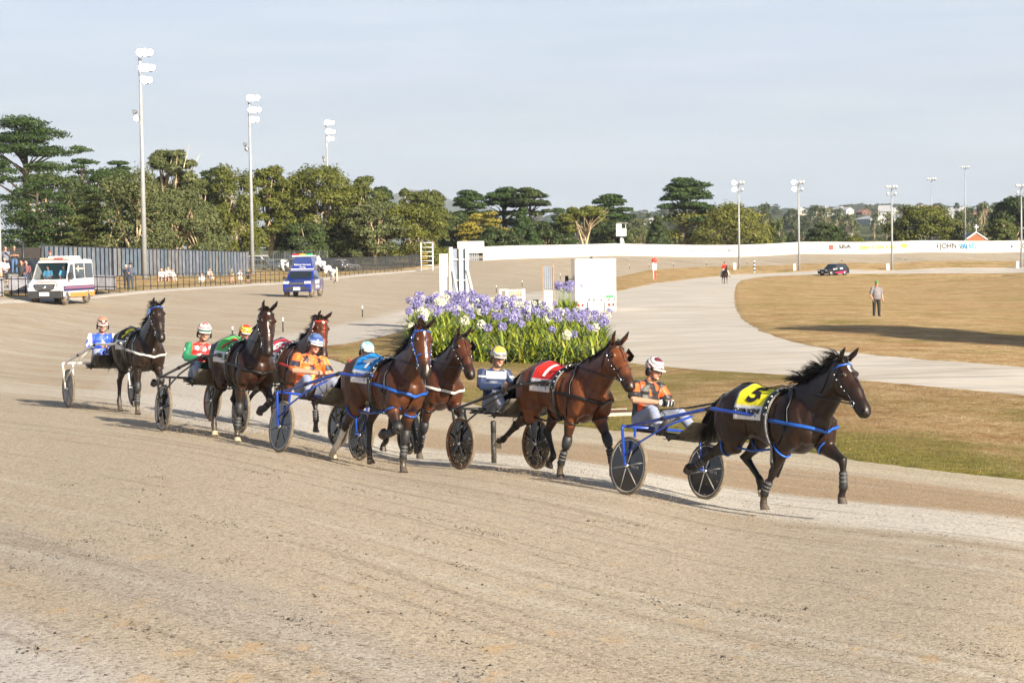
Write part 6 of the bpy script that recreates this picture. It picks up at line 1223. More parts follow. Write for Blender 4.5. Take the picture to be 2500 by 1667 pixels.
def aga_leaves(seed, n=95, L=.95):
    rnd = random.Random(seed); vs = []; fs = []; cols = []
    for i in range(n):
        a = rnd.random() * 6.283; e = rnd.uniform(.35, 1.35); l = L * rnd.uniform(.6, 1.1); w = rnd.uniform(.020, .034); d = Vector((math.cos(a) * math.cos(e), math.sin(a) * math.cos(e), math.sin(e))); p = Vector((rnd.gauss(0, .16), rnd.gauss(0, .16), 0)); side = Vector((-math.sin(a), math.cos(a), 0))
        b = len(vs); K = 6; c1 = (.055, .095, .014) if rnd.random() < .45 else (.20, .235, .022); c1 = (.30, .26, .05) if rnd.random() < .05 else c1
        for k in range(K + 1):
            t = k / K; ww = w * (1 - t ** 3) * (.6 + t); vs += [p - side * ww, p + side * ww]; cols += [c1, c1]; p = p + d * l / K; d = (d + Vector((0, 0, -.52 * (t + .2)))).normalized()
        fs += [(b + 2 * k, b + 2 * k + 1, b + 2 * k + 3, b + 2 * k + 2) for k in range(K)]
    me = bpy.data.meshes.new('foliage'); me.from_pydata(vs, [], fs); set_tint(me, np.array(cols)); me.materials.append(M_STRAPLEAF); me.polygons.foreach_set('use_smooth', [True] * len(fs)); return me
def aga_head(seed, white):
    rnd = random.Random(seed); vs = []; fs = []; cols = []; r = .105
    for i in range(62):
        d = Vector((rnd.gauss(0, 1), rnd.gauss(0, 1), rnd.gauss(.15, .9))).normalized(); u = d.orthogonal().normalized(); v = d.cross(u); o = d * r * rnd.uniform(.75, 1.1)
        c = ((.62, .60, .42) if rnd.random() < .4 else (.72, .72, .62)) if white else ((.20, .18, .42) if rnd.random() < .5 else (.40, .37, .60))
        for q in range(5):
            a = 2 * math.pi * q / 5 + rnd.random(); t = u * math.cos(a) + v * math.sin(a); s = d.cross(t) * .009; b = len(vs); vs += [o * .8, o + t * .016 + s, o + t * .038 + d * .010, o + t * .016 - s]; fs.append((b, b + 1, b + 2, b + 3)); cols += [c] * 4
    z = len(vs)
    me = bpy.data.meshes.new('flower_head'); me.from_pydata(vs, [], fs); set_tint(me, np.array(cols)); me.materials.append(M_PETAL); return me
AL = [aga_leaves(i) for i in range(5)]; AH = [aga_head(i, False) for i in range(4)] + [aga_head(9, True)]
_st = MB(); _st.tube([(0, 0, 0), (.01, 0, .5), (0, 0, 1)], [.008, .007, .006], 5); STEM = _st.mesh('flower_stem', mat('flower_stem_green', (.12, .2, .04), rough=.6))
ra = random.Random(12); AGN = 0
def aga(p, nf, white, scale=1.0, fh=1.15):
    r = empty('agapanthus_plant', p, ra.random() * 6.3); f = link(bpy.data.objects.new('foliage', ra.choice(AL)), r); f.scale = (scale,) * 3; tops = []
    for i in range(nf):
        w = ra.random() < white; hgt = fh * ra.uniform(.82, 1.12) * (.93 if w else 1); x, y = ra.gauss(0, .22), ra.gauss(0, .22); s = link(bpy.data.objects.new('flower_stem', STEM), r); tx, ty = x * 1.3 + ra.gauss(0, .08), y * 1.3 + ra.gauss(0, .08); s.scale = (1, 1, hgt); d = Vector((tx - x * .4, ty - y * .4, hgt)); s.rotation_euler = Vector((0, 0, 1)).rotation_difference(d.normalized()).to_euler(); s.location = (x * .4, y * .4, 0)
        hd = link(bpy.data.objects.new('flower_head', AH[4] if w else AH[ra.randrange(4)]), r); hd.location = Vector((x * .4, y * .4, 0)) + d.normalized() * hgt; hd.rotation_euler = (ra.random(), ra.random(), ra.random() * 6); sc2 = ra.uniform(.95, 1.45); hd.scale = (sc2,) * 3
    return tag(r, 'agapanthus clump with strap leaves and purple flower balls in the long bed', 'flowering plant', 'agapanthus clumps in the flower bed')
NU, NV = 9, 13
for j in range(NV):
    for i in range(NU):
        u, v = (i + .5 + ra.uniform(-.35, .35)) / NU, (j + .4 + ra.uniform(-.3, .3)) / NV
        bare = v < .16 or (u > .60 and v < .48)
        aga(bed_pt(u, v * (1 - .12 * u)), ra.choice([0, 0, 1]) if bare else int(ra.uniform(2.2, 7.0) * (1 - .35 * u)) if v > .45 else int(ra.uniform(0, 3.4)), .27, 1.0 if not bare else 1.1, 1.22 - .34 * u)
for i in range(7): p = P(1364 + i * 5 + ra.uniform(-3, 3), 745, 104 - (i % 3) * 1.6); p.z = H(p.x, p.y) + .12; c = aga(p, 0 if i % 3 == 2 else 5, .05, 1.05, 1.5); c['label'] = 'agapanthus clump beside the white box truck'; c['group'] = 'agapanthus clumps beside the truck'

# ------------------------------------------------------------------ finish structure, boards, posts
M_WP = mat('weathered_white_timber', (.60, .59, .55), rough=.75, scale=4, var=.12); M_TIMB = mat('bare_timber', (.34, .20, .10), rough=.8, scale=6, var=.2); M_BGREY = mat('blue_grey_sheet', (.22, .25, .30), rough=.5, scale=3)
fd = 85.0; fb = at_ground(1135, fd); fo = empty('judges_post', fb, 0)
def X(px): return (px - 1135) * fd / FPX
zt = P(1135, 603, fd).z - fb.z
for (nm, x, w, z1, m_) in [('post', X(1104), .16, zt, M_WP), ('post', X(1128), .16, zt - .02, M_WP), ('post', X(1143), .14, zt - .05, M_WP)]: m = MB(); m.box((x, 0, z1 / 2 - .2), (w, .16, z1 + .4)); m.build('post', m_, fo)
m = MB(); m.box((X(1086), .1, zt * .47), (.36, .5, zt * .90)); m.build('side_cabinet', M_WP, fo); m = MB(); m.box((X(1077), .1, zt * .35), (.04, .46, zt * .66)); m.box((X(1096), -.17, zt * .35), (.03, .02, zt * .6)); m.build('brown_panel', mat_plain((.25, .19, .13)), fo)
m = MB(); m.box((X(1116), .06, zt * .52), (.26, .05, zt * .92)); m.box((X(1136), .06, zt * .52), (.20, .05, zt * .92)); m.build('grey_panel', M_BGREY, fo)
m = MB()
for z in (.35, .6, .85): m.box((X(1124), .0, zt * z), (.84, .05, .05))
m.build('rail', M_WP, fo); m = MB(); m.tube([(X(1143), -.1, zt * .72), (X(1175), -.1, .0)], .065, 4); m.build('brace', M_WP, fo); m = MB(); m.tube([(X(1108), -.13, zt * .72), (X(1134), -.5, .1)], .05, 4); m.build('brace', M_WP, fo)
tag(fo, 'tall white timber judges post with sloping braces rising behind the flowers', 'finish post')
gd = 86.0; gb = at_ground(1250, gd); go = empty('white_hurdle', gb, 0); m = MB()
def X2(px): return (px - 1250) * gd / FPX
for x in (1223, 1239, 1280): m.box((X2(x), 0, .75), (.12, .12, 1.95))
m.build('post', M_WP, go); m = MB()
for k in range(8): m.tube([(X2(1243 + k * 5), 0, 1.35), (X2(1243 + k * 5), 0, 1.72 - .03 * (k % 2))], .032, 6)
m.build('picket', mat('cream_paint', (.55, .48, .34), rough=.6), go); m = MB(); m.box((X2(1262), 0, 1.68), (.74, .10, .06)); m.box((X2(1262), 0, 1.36), (.74, .10, .06)); m.box((X2(1231), 0, 1.70), (.35, .14, .07)); m.build('rail', M_WP, go); m = MB(); m.box((X2(1266), .05, .85), (.72, .04, .9)); m.build('grey_sheet', mat_plain((.16, .14, .13)), go)
tag(go, 'low white hurdle frame with cream pickets behind the flowers', 'barrier')
bb = at_ground(1309, 87); bo_ = empty('black_bin', bb); m = MB(); m.box((0, 0, .62), (.27, .3, 1.25)); m.build('body', mat_plain((.012, .014, .014), .5), bo_, bevel=.02); m = MB(); m.box((-.22, .1, .60), (.20, .3, 1.15)); m.build('white_side_panel', M_WP, bo_); tag(bo_, 'upright black bin standing between the hurdle and the slatted board', 'bin')
wd = 95.0; wb = at_ground(1340, wd); wo = empty('slatted_board', wb, 0); wz = P(1340, 647, wd).z - wb.z
for s in (-1, 1): m = MB(); m.box((s * .24, 0, wz / 2 - .1), (.06, .07, wz + .2)); m.build('post', M_TIMB, wo)
m = MB()
for k in range(4): m.box((-.145 + k * .096, 0, wz * .78), (.062, .03, wz * .40))
m.build('slat', M_BGREY, wo); m = MB(); m.box((0, 0, wz * .36), (.44, .04, wz * .40)); m.build('lower_panel', mat_plain((.45, .46, .44)), wo); m = MB(); m.box((0, 0, wz * .775), (.42, .02, wz * .41)); m.build('backing', mat_plain((.12, .13, .15)), wo)
tag(wo, 'narrow upright board with blue grey slats between timber posts', 'notice board')
M_BLKP = mat('black_marker', (.03, .028, .025), rough=.6)
def marker(px, yb, yt, label='slim black marker post with white top on the inner edge of the track', grp='black marker posts along the inner edge', r=.03):
    b = G(px, yb); d = (b - Vector((0, 0, CAMZ))).dot(FW); h = size(yb - yt, d); o = empty('marker_post', b); r = max(r, .00012 * d); m = MB(); m.tube([(0, 0, -.1), (0, 0, h * .72)], r, 8); m.build('post', M_BLKP, o); m = MB(); m.tube([(0, 0, h * .72), (0, 0, h * .97), (0, 0, h)], [r * 1.06, r * 1.06, r * .6], 8); m.build('white_cap', M_WHITE, o); return tag(o, label, 'marker post', grp)
for a in [(568,828,797),(691,810,775),(885,774,747),(1027,742,724),(1212,714,697),(1275,700,685),(1368,682,669),(1537,656,647),(1585,653,644),(1644,651,642),(1725,648,639),(1824,645,636),(1448,669,660),(2055,639,631),(2210,636,628)]: marker(*a)
mk = marker(1206, 1130, 1026, 'thick dark marker post standing behind the wheel of the navy driver', None, .038)
for ch_ in mk.children:
    if ch_.name.startswith('white_cap'): ch_.data.materials[0] = M_BLKP; ch_.name = 'cap'
# start marker disc and striped post
b = at_ground(1598, 250); o = empty('round_marker_sign', b); h = P(1598, 640, 250).z - b.z; m = MB(); m.bar((-.12, 0, 0), (-.12, 0, h), .07); m.build('post', M_WHITE, o); m = MB(); m.box((.05, 0, h * .30), (.30, .08, h * .6)); m.build('red_board', M_REDP, o); m = MB(); m.box((0, -.02, h * .75), (.5, .08, h * .38)); m.build('white_board', M_WHITE, o); m = MB(); m.tube([(0, -.05, h + .2), (0, .05, h + .2)], .34, 20); m.build('red_disc', M_REDP, o); text('2', .7, M_REDP, o, Matrix.Translation((0, -.08, h * .78)) @ Matrix.Rotation(R(90), 4, 'X'), 'lettering'); tag(o, 'white board with red disc on top beside the far grass strip', 'sign')
b = at_ground(1842, 296); o = empty('striped_post', b); m = MB(); h = size(31, 296)
for k in range(7): m.mat(M_WHITE if k % 2 == 0 else M_BLKP); m.bar((0, 0, h * k / 7), (0, 0, h * (k + 1) / 7), .11, 10)
m.build('post', None, o); tag(o, 'black and white striped distance post on the far grass strip', 'post')
# drain grate in the verge
gp = G(1505, 1013); o = empty('drain_grate', gp + Vector((0, 0, .03)), R(14)); m = MB(); wq = size(78, (gp - Vector((0, 0, CAMZ))).dot(FW))
for k in range(22): m.box((-wq / 2 + wq * k / 21, 0, .03), (.022, .95, .03))
m.build('bar', mat('rusty_iron', (.16, .07, .035), rough=.8, scale=9), o); m = MB(); m.box((0, -.55, .02), (wq + .1, .12, .08)); m.box((0, .52, .02), (wq + .1, .08, .07)); m.build('concrete_edge', mat_plain((.45, .40, .30), .8), o); m = MB(); m.box((0, 0, .005), (wq, .95, .02)); m.build('pit', mat_plain((.02, .015, .012)), o); tag(o, 'rusty drain grate with concrete edge set in the grass verge', 'drain grate')
# white panel gate at the wall's end, ladder tower and camera hut
d = 303; b = at_ground(1150, d); o = empty('white_signboard', b); m = MB(); w = size(62, d); zt = P(1150, 589, d).z - b.z; zl = P(1150, 618, d).z - b.z; m.box((0, 0, (zt + zl) / 2), (w, .25, zt - zl)); m.build('panel', M_WALL, o)
m = MB()
for k in range(9): m.box((-w * .28 + k * w * .07, .1, zl / 2), (.14, .06, zl))
m.build('slatted_gate', mat_plain((.25, .27, .30)), o); m = MB()
for s in (-.5, .5): m.box((s * w, 0, zt / 2), (.2, .2, zt))
m.build('post', M_WALL, o); tag(o, 'white signboard above a slatted gate at the left end of the wall', 'signboard')
d = 268; b = at_ground(1043, d); o = empty('ladder_tower', b); h = P(1043, 593, d).z - b.z; w = size(28, d); m = MB()
for x in (-w / 2, w / 2):
    for y in (-.7, .7): m.bar((x, y, 0), (x, y, h), .06)
m.build('leg', M_WHITE, o); m = MB()
for k in range(6):
    z = h * (1 - k * .16)
    for y in (-.7, .7): m.bar((-w / 2, y, z), (w / 2, y, z), .04)
m.build('rail', M_WHITE, o); m = MB()
for k in range(7): m.box((-.25, -.3, h * .62 - k * .32), (.75, .25, .06))
m.build('step', mat_plain((.65, .40, .04)), o); tag(o, 'white scaffold tower with yellow steps behind the mesh fence', 'ladder tower')
d = 362; b = at_ground(1517, d); o = empty('camera_hut', b); z0 = P(1517, 577, d).z - b.z; z1 = P(1517, 546, d).z - b.z; w = size(25, d); m = MB(); m.box((0, 0, z0 + (z1 - z0) * .31), (w, 1.6, (z1 - z0) * .62)); m.box((-w * .23, 0, z0 + (z1 - z0) * .8), (w * .54, 1.6, (z1 - z0) * .38)); m.build('cabin', M_WALL, o); m = MB(); m.box((w * .12, 0, z1 + .08), (w * 1.15, 1.9, .12)); m.build('roof', mat_plain((.2, .2, .2)), o); m = MB(); m.bar((0, 0, 0), (0, 0, z0), .28, 8); m.bar((.9, 0, 0), (.2, 0, z0), .10, 8); m.build('leg', M_WALL, o); m = MB(); m.bar((w * .42, -.7, z0), (w * .42, -.7, z1), .06); m.build('corner_post', M_WALL, o); tag(o, 'white camera hut on legs above the far wall', 'camera hut')

# ------------------------------------------------------------------ fences on the spectator side
M_BFENCE = mat('black_fence_paint', (.025, .027, .03), rough=.5)
FEN = [(-60,731,112),(25,722,116),(150,716,122),(290,713,133),(430,702,152),(557,694.5,176),(620,689.5,188),(700,685,205),(800,674.5,228),(900,665.5,250),(980,659.5,268),(1075,647,290)]
FPT = [at_ground(a, c) for a, b_, c in FEN]
def fence(name, pts, h, spacing, rails, r, label, mesh_bars=0, cat='fence', m_=None, posth=None):
    n = int(sum((b - a).length for a, b in zip(pts, pts[1:])) / spacing) + 1; Q = resample(pts, n); o = empty(name, Q[0]); m_ = m_ or M_BFENCE; pm = MB(); pm.tube([(0, 0, -.2), (0, 0, posth or h)], r, 6); pme = pm.mesh('post', m_)
    for q in Q[:100]: p = link(bpy.data.objects.new('post', pme), o); p.location = Vector((q.x, q.y, H(q.x, q.y))) - Q[0]
    for z in rails: m = MB(); m.tube([Vector((q.x, q.y, H(q.x, q.y) + z)) - Q[0] for q in Q], r * .75, 6); m.build('rail', m_, o)
    if mesh_bars:
        m = MB(); Q2 = resample(pts, int(n * spacing / mesh_bars))
        for q in Q2: z = H(q.x, q.y) - Q[0].z; m.add([(q.x - Q[0].x - .012, q.y - Q[0].y, z + .05), (q.x - Q[0].x + .012, q.y - Q[0].y, z + .05), (q.x - Q[0].x + .012, q.y - Q[0].y, z + h), (q.x - Q[0].x - .012, q.y - Q[0].y, z + h)], [(0, 1, 2, 3)])
        for zz in np.arange(.15, h, .22):
            for a, b in zip(Q, Q[1:]): za, zb_ = H(a.x, a.y) + zz - Q[0].z, H(b.x, b.y) + zz - Q[0].z; m.add([(a.x - Q[0].x, a.y - Q[0].y, za), (b.x - Q[0].x, b.y - Q[0].y, zb_), (b.x - Q[0].x, b.y - Q[0].y, zb_ + .022), (a.x - Q[0].x, a.y - Q[0].y, za + .022)], [(0, 1, 2, 3)])
        m.build('wire_mesh', m_, o)
    return tag(o, label, cat)
fence('pipe_fence', FPT[:11], 1.1, 2.4, (1.08, .78, .25), .032, 'low black pipe fence along the outer edge of the home straight')
fence('mesh_fence', [at_ground(608, 236), at_ground(700, 246), at_ground(800, 262)], 2.6, 3.0, (1.6,), .04, 'tall wire fence before the parked cars right of the slatted fence', .6, m_=mat_plain((.12, .13, .12)))
fence('mesh_fence', [at_ground(790, 245), at_ground(900, 262), at_ground(980, 277), at_ground(1076, 296)], 1.9, 3.0, (1.85,), .05, 'dark mesh fence leading to the white signboard', .11)
# slatted steel fence
SA, SB = at_ground(103, 168), at_ground(604, 222); SA.z = P(103, 672, 168).z; SB.z = P(604, 668, 222).z; o = empty('slatted_fence', SA); ns = 55; m1 = MB(); m2 = MB(); rs = random.Random(3); dirv = (SB - SA); run = Vector((dirv.x, dirv.y, 0)).normalized()
mt = [mat('slat_grey_%d' % i, c, rough=.5, scale=1.5, var=.2, spec=.3) for i, c in enumerate([(.15, .165, .20), (.11, .13, .18), (.15, .15, .15), (.10, .13, .17)])]
for k in range(ns):
    t = k / (ns - 1); c = SA.lerp(SB, t) - SA; ht = (P(103, 600, 168).z - SA.z) * (1 - t) + (P(604, 615, 222).z - SB.z) * t; pit = dirv.length / ns; A = Matrix.Rotation(math.atan2(run.y, run.x) + .02, 4, 'Z'); m1.mat(mt[rs.choice([0, 0, 1, 3, 3, 2])]); m1.box(c + Vector((0, 0, ht / 2 - .2)), (pit * .70, .05, ht + .4), M=A)
    m2.box(c + Vector((0, 0, ht / 2 - .2)) + Vector((-run.y, run.x, 0)) * .25 + run * pit * .5, (pit * .97, .05, ht + .3), M=Matrix.Rotation(math.atan2(run.y, run.x), 4, 'Z'))  # near-black backing added to paint the dark of the gaps between slats
m1.build('slat', None, o); m2.build('dark_gap_backing', mat_plain((.012, .014, .018), .8), o); m = MB(); m.tube([Vector((0, 0, P(103, 600, 168).z - SA.z)), SB - SA + Vector((0, 0, P(604, 615, 222).z - SB.z))], .06, 6); m.build('top_rail', M_BFENCE, o); tag(o, 'tall fence of wide upright grey steel slats behind the spectators', 'fence')
# dark panel fence to the left
a0, a1 = at_ground(-80, 150), at_ground(104, 160); o = empty('panel_fence', a0); m = MB(); q = a1 - a0; nn = Vector((q.y, -q.x, 0)).normalized() * .03
zt0, zt1 = P(0, 604, 150).z - a0.z, P(104, 604, 160).z - a0.z; m.add([nn, q + nn, q + nn + Vector((0, 0, zt1 - q.z)), nn + Vector((0, 0, zt0)), -nn, q - nn, q - nn + Vector((0, 0, zt1 - q.z)), -nn + Vector((0, 0, zt0))], [(0, 1, 2, 3), (7, 6, 5, 4), (3, 2, 6, 7), (0, 3, 7, 4), (1, 5, 6, 2)]); m.build('panel', mat('dark_brown_cladding', (.035, .03, .028), rough=.7, scale=2), o)
for t in (.45, .72, .98): m = MB(); m.bar(q * t + nn * 4 + Vector((0, 0, -.2)), q * t + nn * 4 + Vector((0, 0, 2.9)), .09); m.build('post', M_BFENCE, o)
tag(o, 'dark brown panel fence behind the standing spectators', 'fence')
# terrace for the standing spectators
M_CONC = mat('terrace_concrete', (.20, .19, .18), rough=.9, scale=2)
def pl(pxa, pxb, da, db, za, name='terrace'):
    A, B, C_, D_ = P(pxa, 700, da), P(pxb, 700, da), P(pxb, 700, db), P(pxa, 700, db); m = MB(); z0 = -.5; v = [(q.x, q.y, z) for z in (z0, za) for q in (A, B, C_, D_)]; m.add(v, [(4, 5, 6, 7), (0, 1, 5, 4), (1, 2, 6, 5), (3, 0, 4, 7), (2, 3, 7, 6)]); o = m.build(name, M_CONC); return tag(o, kind='structure')
TZ1 = P(16, 670, 128).z; pl(-90, 72, 126.5, 134, TZ1)
pl(-90, 78, 119.5, 126.4, TZ1 - .75)
# white barrier panels hung on the pipe fence
M_BARR = mat('pale_banner_vinyl', (.22, .22, .25), rough=.5, scale=1.2, var=.25)
def banner(pa, pb, da, db, y0, y1, label):
    A, B = P(pa, y1, da), P(pb, y1, db); h = size(y1 - y0, (da + db) / 2); o = empty('fence_banner', A); q = B - A; m = MB(); nn = Vector((q.y, -q.x, 0)).normalized() * .02; m.add([nn, q + nn, q + nn + Vector((0, 0, h)), nn + Vector((0, 0, h)), -nn, q - nn, q - nn + Vector((0, 0, h)), -nn + Vector((0, 0, h))], [(0, 1, 2, 3), (7, 6, 5, 4), (3, 2, 6, 7), (0, 4, 5, 1), (0, 3, 7, 4), (1, 5, 6, 2)]); m.build('sheet', M_BARR, o)
    m = MB(); m.bar(Vector((0, 0, h * .88)) + nn * 2.5, q + Vector((0, 0, h * .88)) + nn * 2.5, .025); m.bar(Vector((0, 0, h * .18)) + nn * 2.5, q + Vector((0, 0, h * .18)) + nn * 2.5, .025)
    for t in (.12, .5, .9): m.bar(q * t + nn * 2.5 + Vector((0, 0, -.1)), q * t + nn * 2.5 + Vector((0, 0, h)), .03)
    m.build('frame', M_BFENCE, o); return tag(o, label, 'banner')
banner(-40, 9, 112, 113, 678, 722, 'grey banner panel cut by the left picture edge'); banner(22, 66, 114, 115, 676, 717, 'pale grey banner panel on the fence left of the white van'); banner(229, 283, 124, 131, 672, 706, 'pale grey banner panel on the fence right of the white van')

# ------------------------------------------------------------------ vehicles
M_GLASS = mat('car_glass', (.015, .02, .024), rough=.06, spec=.9, coat=.5); M_RUBBER = mat('rubber', (.02, .02, .02), rough=.85); M_DUSTR = mat('dusty_rubber', (.16, .13, .10), rough=.9); M_RIMM = mat('alloy_rim', (.35, .35, .36), rough=.35, metal=.8); M_PLATE = mat('number_plate', (.75, .75, .75), rough=.4); M_HEADL = mat('headlight_glass', (.55, .57, .6), rough=.08, coat=1.0); M_HLIT = mat('lit_headlight', (1, .95, .85), emit=6.0, var=.01); M_TAIL = mat('tail_light', (.55, .02, .02), rough=.2)
def wheels(o, xs, half, r, w=.22, m_=None):
    for x in xs:
        for s in (-1, 1):
            e = empty('wheel', (x, s * (half - w / 2), r), 0, o); m = MB(); m.tube([(0, -w / 2, 0), (0, -w / 2 + .03, 0), (0, w / 2 - .03, 0), (0, w / 2, 0)], [r * .93, r, r, r * .93], 22); m.build('tyre', m_ or M_RUBBER, e); g = MB(); g.tube([(0, s * (w / 2 - .01), 0), (0, s * (w / 2 + .015), 0)], [r * .64, r * .58], 18); g.build('rim', M_RIMM, e)
            q = MB()
            for k in range(6): a = k * math.pi / 3; q.box((math.cos(a) * r * .36, s * (w / 2 + .012), math.sin(a) * r * .36), (.07, .02, .07))
            q.build('rim_hole', M_RUBBER, e)
def shell(mb, prof, half, tops=None, n_in=0.0):
    """side profile (x,z) widened to half width, narrowing towards the top by tops(z)"""
    f = tops or (lambda z: 1.0); n = len(prof); vs = [(x, s * half * f(z), z) for s in (-1, 1) for x, z in prof]; mb.add(vs, [tuple(range(n)), tuple(range(2 * n - 1, n - 1, -1))] + [(i, n + i, n + (i + 1) % n, (i + 1) % n) for i in range(n)])
def car(loc, ang, L=4.4, Wd=1.8, Hh=1.5, paint=(.3, .3, .3), label='', name='parked_car', suv=False, simple=True, group=None, rack=False, cat='car'):
    o = empty(name, loc, ang); pm = mat('car_paint_%02d%02d%02d' % tuple(int(c * 99) for c in paint), paint, rough=.25, coat=.8, var=.04); h = L / 2; gl = .28 if not suv else .32; bz = Hh * .56; m = MB()
    fr = [(h, gl + .1), (h, bz - .18), (h - .15, bz - .05), (h * .42, bz + .06), (h * .12, Hh - .06), (-h * .15, Hh), (-h * .72, Hh - .06 if suv else Hh - .15), (-h * .95, bz + .12), (-h, bz - .05), (-h, gl + .1), (-h + .1, gl), (h - .1, gl)]
    shell(m, fr, Wd / 2, lambda z: 1.0 if z < bz else 1 - (z - bz) / (Hh - bz) * .16); m.build('body', pm, o, bevel=.05, fixn=True)
    g = MB(); f = lambda z: (1 - max(0, z - bz) / (Hh - bz) * .16) * 1.004
    for s in (-1, 1):
        pts = [(h * .36, bz + .08), (h * .09, Hh - .12), (-h * .16, Hh - .10), (-h * .68, Hh - .14), (-h * .86, bz + .14), (-h * .86, bz + .08)]; vs = [(x, s * (Wd / 2 * f(z) + .006), z) for x, z in pts]; g.add(vs, [tuple(range(6)) if s < 0 else tuple(range(6))[::-1]])
    g.build('side_window', M_GLASS, o); ws = MB(); wv = [(h * .40 + .02, -Wd * .43, bz + .10), (h * .40 + .02, Wd * .43, bz + .10), (h * .13 + .02, Wd * .37, Hh - .10), (h * .13 + .02, -Wd * .37, Hh - .10)]; ws.add(wv, [(0, 1, 2, 3)]); ws.build('windscreen', M_GLASS, o)
    gr = MB(); gr.box((h + .005, 0, bz - .28), (.03, Wd * .45, .16)); gr.box((h + .005, 0, gl + .16), (.03, Wd * .7, .12)); gr.build('grille', M_RUBBER, o); pt = MB(); pt.box((h + .025, 0, gl + .22), (.02, .36, .12)); pt.build('number_plate', M_PLATE, o)
    for s in (-1, 1): q = MB(); q.ell((h - .06, s * Wd * .36, bz - .20), (.10, .20, .09), 10, 6); q.build('headlight', M_HEADL, o); q = MB(); q.box((h * .30, s * (Wd / 2 + .08), bz + .12), (.12, .16, .12)); q.build('mirror', pm, o)
    if rack: q = MB(); [q.bar((x, -Wd * .4, Hh + .08), (x, Wd * .4, Hh + .08), .03) for x in (-.8, 0, .6)]; [q.bar((-1.2, s * Wd * .38, Hh + .05), (.8, s * Wd * .38, Hh + .05), .03) for s in (-1, 1)]; q.build('roof_rack', M_RUBBER, o)
    wheels(o, (h * .62, -h * .60), Wd / 2 + .01, Hh * .22); return tag(o, label, cat, group)
for (px, d, a, L, Hh, c, lb, suv) in [(640, 262, -25, 4.6, 1.7, (.62, .62, .62), 'white parked car with dark windows right of the slatted fence', True), (612, 256, -30, 4.4, 1.45, (.03, .06, .18), 'blue parked car in front of the white one', False), (700, 268, -20, 4.8, 1.9, (.02, .025, .03), 'dark grey parked car behind the start vehicle', True), (655, 250, -28, 4.3, 1.4, (.10, .11, .12), 'low grey parked car nearest the slatted fence end', False), (803, 252, -22, 4.6, 1.7, (.05, .05, .055), 'dark parked car with bright bonnet right of the start vehicle', True), (85, 142, -20, 4.6, 1.75, (.03, .032, .035), 'dark parked car with roof rack behind the white van', True), (835, 262, -22, 4.3, 1.5, (.5, .5, .5), 'silver parked car behind the mesh fence', False), (690, 258, -25, 4.3, 1.4, (.25, .26, .27), 'silver grey parked car beside the start vehicle', False)]:
    p = at_ground(px, d); yb_ = {640: 667, 612: 669, 700: 665, 655: 670, 803: 662, 835: 661, 690: 668}.get(px); 
    if yb_: p.z = max(p.z, P(px, yb_, d).z)
    car(p, R(a), L, 1.85, Hh, c, lb, suv=suv, rack=(px == 85), group='cars parked behind the spectators')
# black car with pink flash on the far road
p = at_ground(2035, 284); c_ = car(p, R(-142), 4.6, 1.9, 1.75, (.010, .011, .014), 'black car with pink stripe driving on the far service road', name='sports_utility_car', suv=True)
m = MB(); m.add([(-1.6, .97, .38), (.7, .97, .38), (.7, .97, .50), (-1.6, .97, .72)], [(0, 1, 2, 3)]); m.build('pink_stripe', mat_plain((.45, .015, .10), .3), c_); m = MB(); m.add([(.3, .975, .95), (1.1, .975, .9), (1.1, .975, 1.05), (.3, .975, 1.1)], [(0, 1, 2, 3)]); m.add([(-.9, .975, .95), (-.3, .975, .95), (-.3, .975, 1.15), (-.9, .975, 1.15)], [(0, 1, 2, 3)]); m.build('white_decal', M_WHITE, c_)

# ambulance style van
va = at_ground(150, 111.5); VA = R(-96); van = empty('ambulance_van', va, VA); VW = .97
M_VW = mat('van_white', (.66, .66, .66), rough=.3, coat=.6, var=.03); M_VD = mat('van_dark_plastic', (.03, .03, .032), rough=.6); M_NAVY = mat('navy_decal', (.02, .018, .10), rough=.4); M_ORG = mat('orange_decal', (.62, .25, .05), rough=.4); M_PINK = mat('pink_chequer', (.65, .25, .30), rough=.4)
m = MB(); prof = [(2.72, .45), (2.75, .90), (2.62, 1.12), (1.95, 1.38), (1.32, 2.28), (1.05, 2.42), (-2.85, 2.46), (-2.95, 2.3), (-2.98, .55), (-2.9, .42), (2.6, .40)]
tp = lambda z: 1.0 if z < 1.3 else 1 - (z - 1.3) / 1.15 * .09
shell(m, prof, VW, tp); m.build('body', M_VW, van, bevel=.05, fixn=True)
m = MB(); m.box((2.66, 0, .55), (.30, 1.98, .42)); m.build('bumper', M_VD, van, bevel=.05); m = MB(); m.box((0, 0, .45), (5.5, 1.90, .20)); m.build('sill', M_VD, van)
m = MB(); m.prism([(-.52, .84), (-.60, 1.12), (.60, 1.12), (.52, .84), (.3, .78), (-.3, .78)], 'x', 2.70, 2.80); m.build('grille', M_VD, van); m = MB()
for z in (.88, .95, 1.02): m.box((2.81, 0, z), (.02, 1.0, .02))
m.build('grille_bar', M_STEEL, van); m = MB(); m.tube([(2.82, 0, .95), (2.84, 0, .95)], .11, 18); m.build('emblem', M_STEEL, van)
for s in (-1, 1): m = MB(); m.ell((2.56, s * .80, 1.04), (.24, .19, .22), 12, 8); m.build('headlight', M_HEADL, van)
m = MB(); dx = .03; m.add([(1.97 + dx, -.84, 1.40), (1.97 + dx, .84, 1.40), (1.36 + dx, .80, 2.24), (1.36 + dx, -.80, 2.24)], [(0, 1, 2, 3)])
mg = bpy.data.materials.new('windscreen_glass'); mg.use_nodes = True; bs = mg.node_tree.nodes['Principled BSDF']; bs.inputs['Base Color'].default_value = (.02, .04, .05, 1); bs.inputs['Roughness'].default_value = .05; bs.inputs['Alpha'].default_value = .45
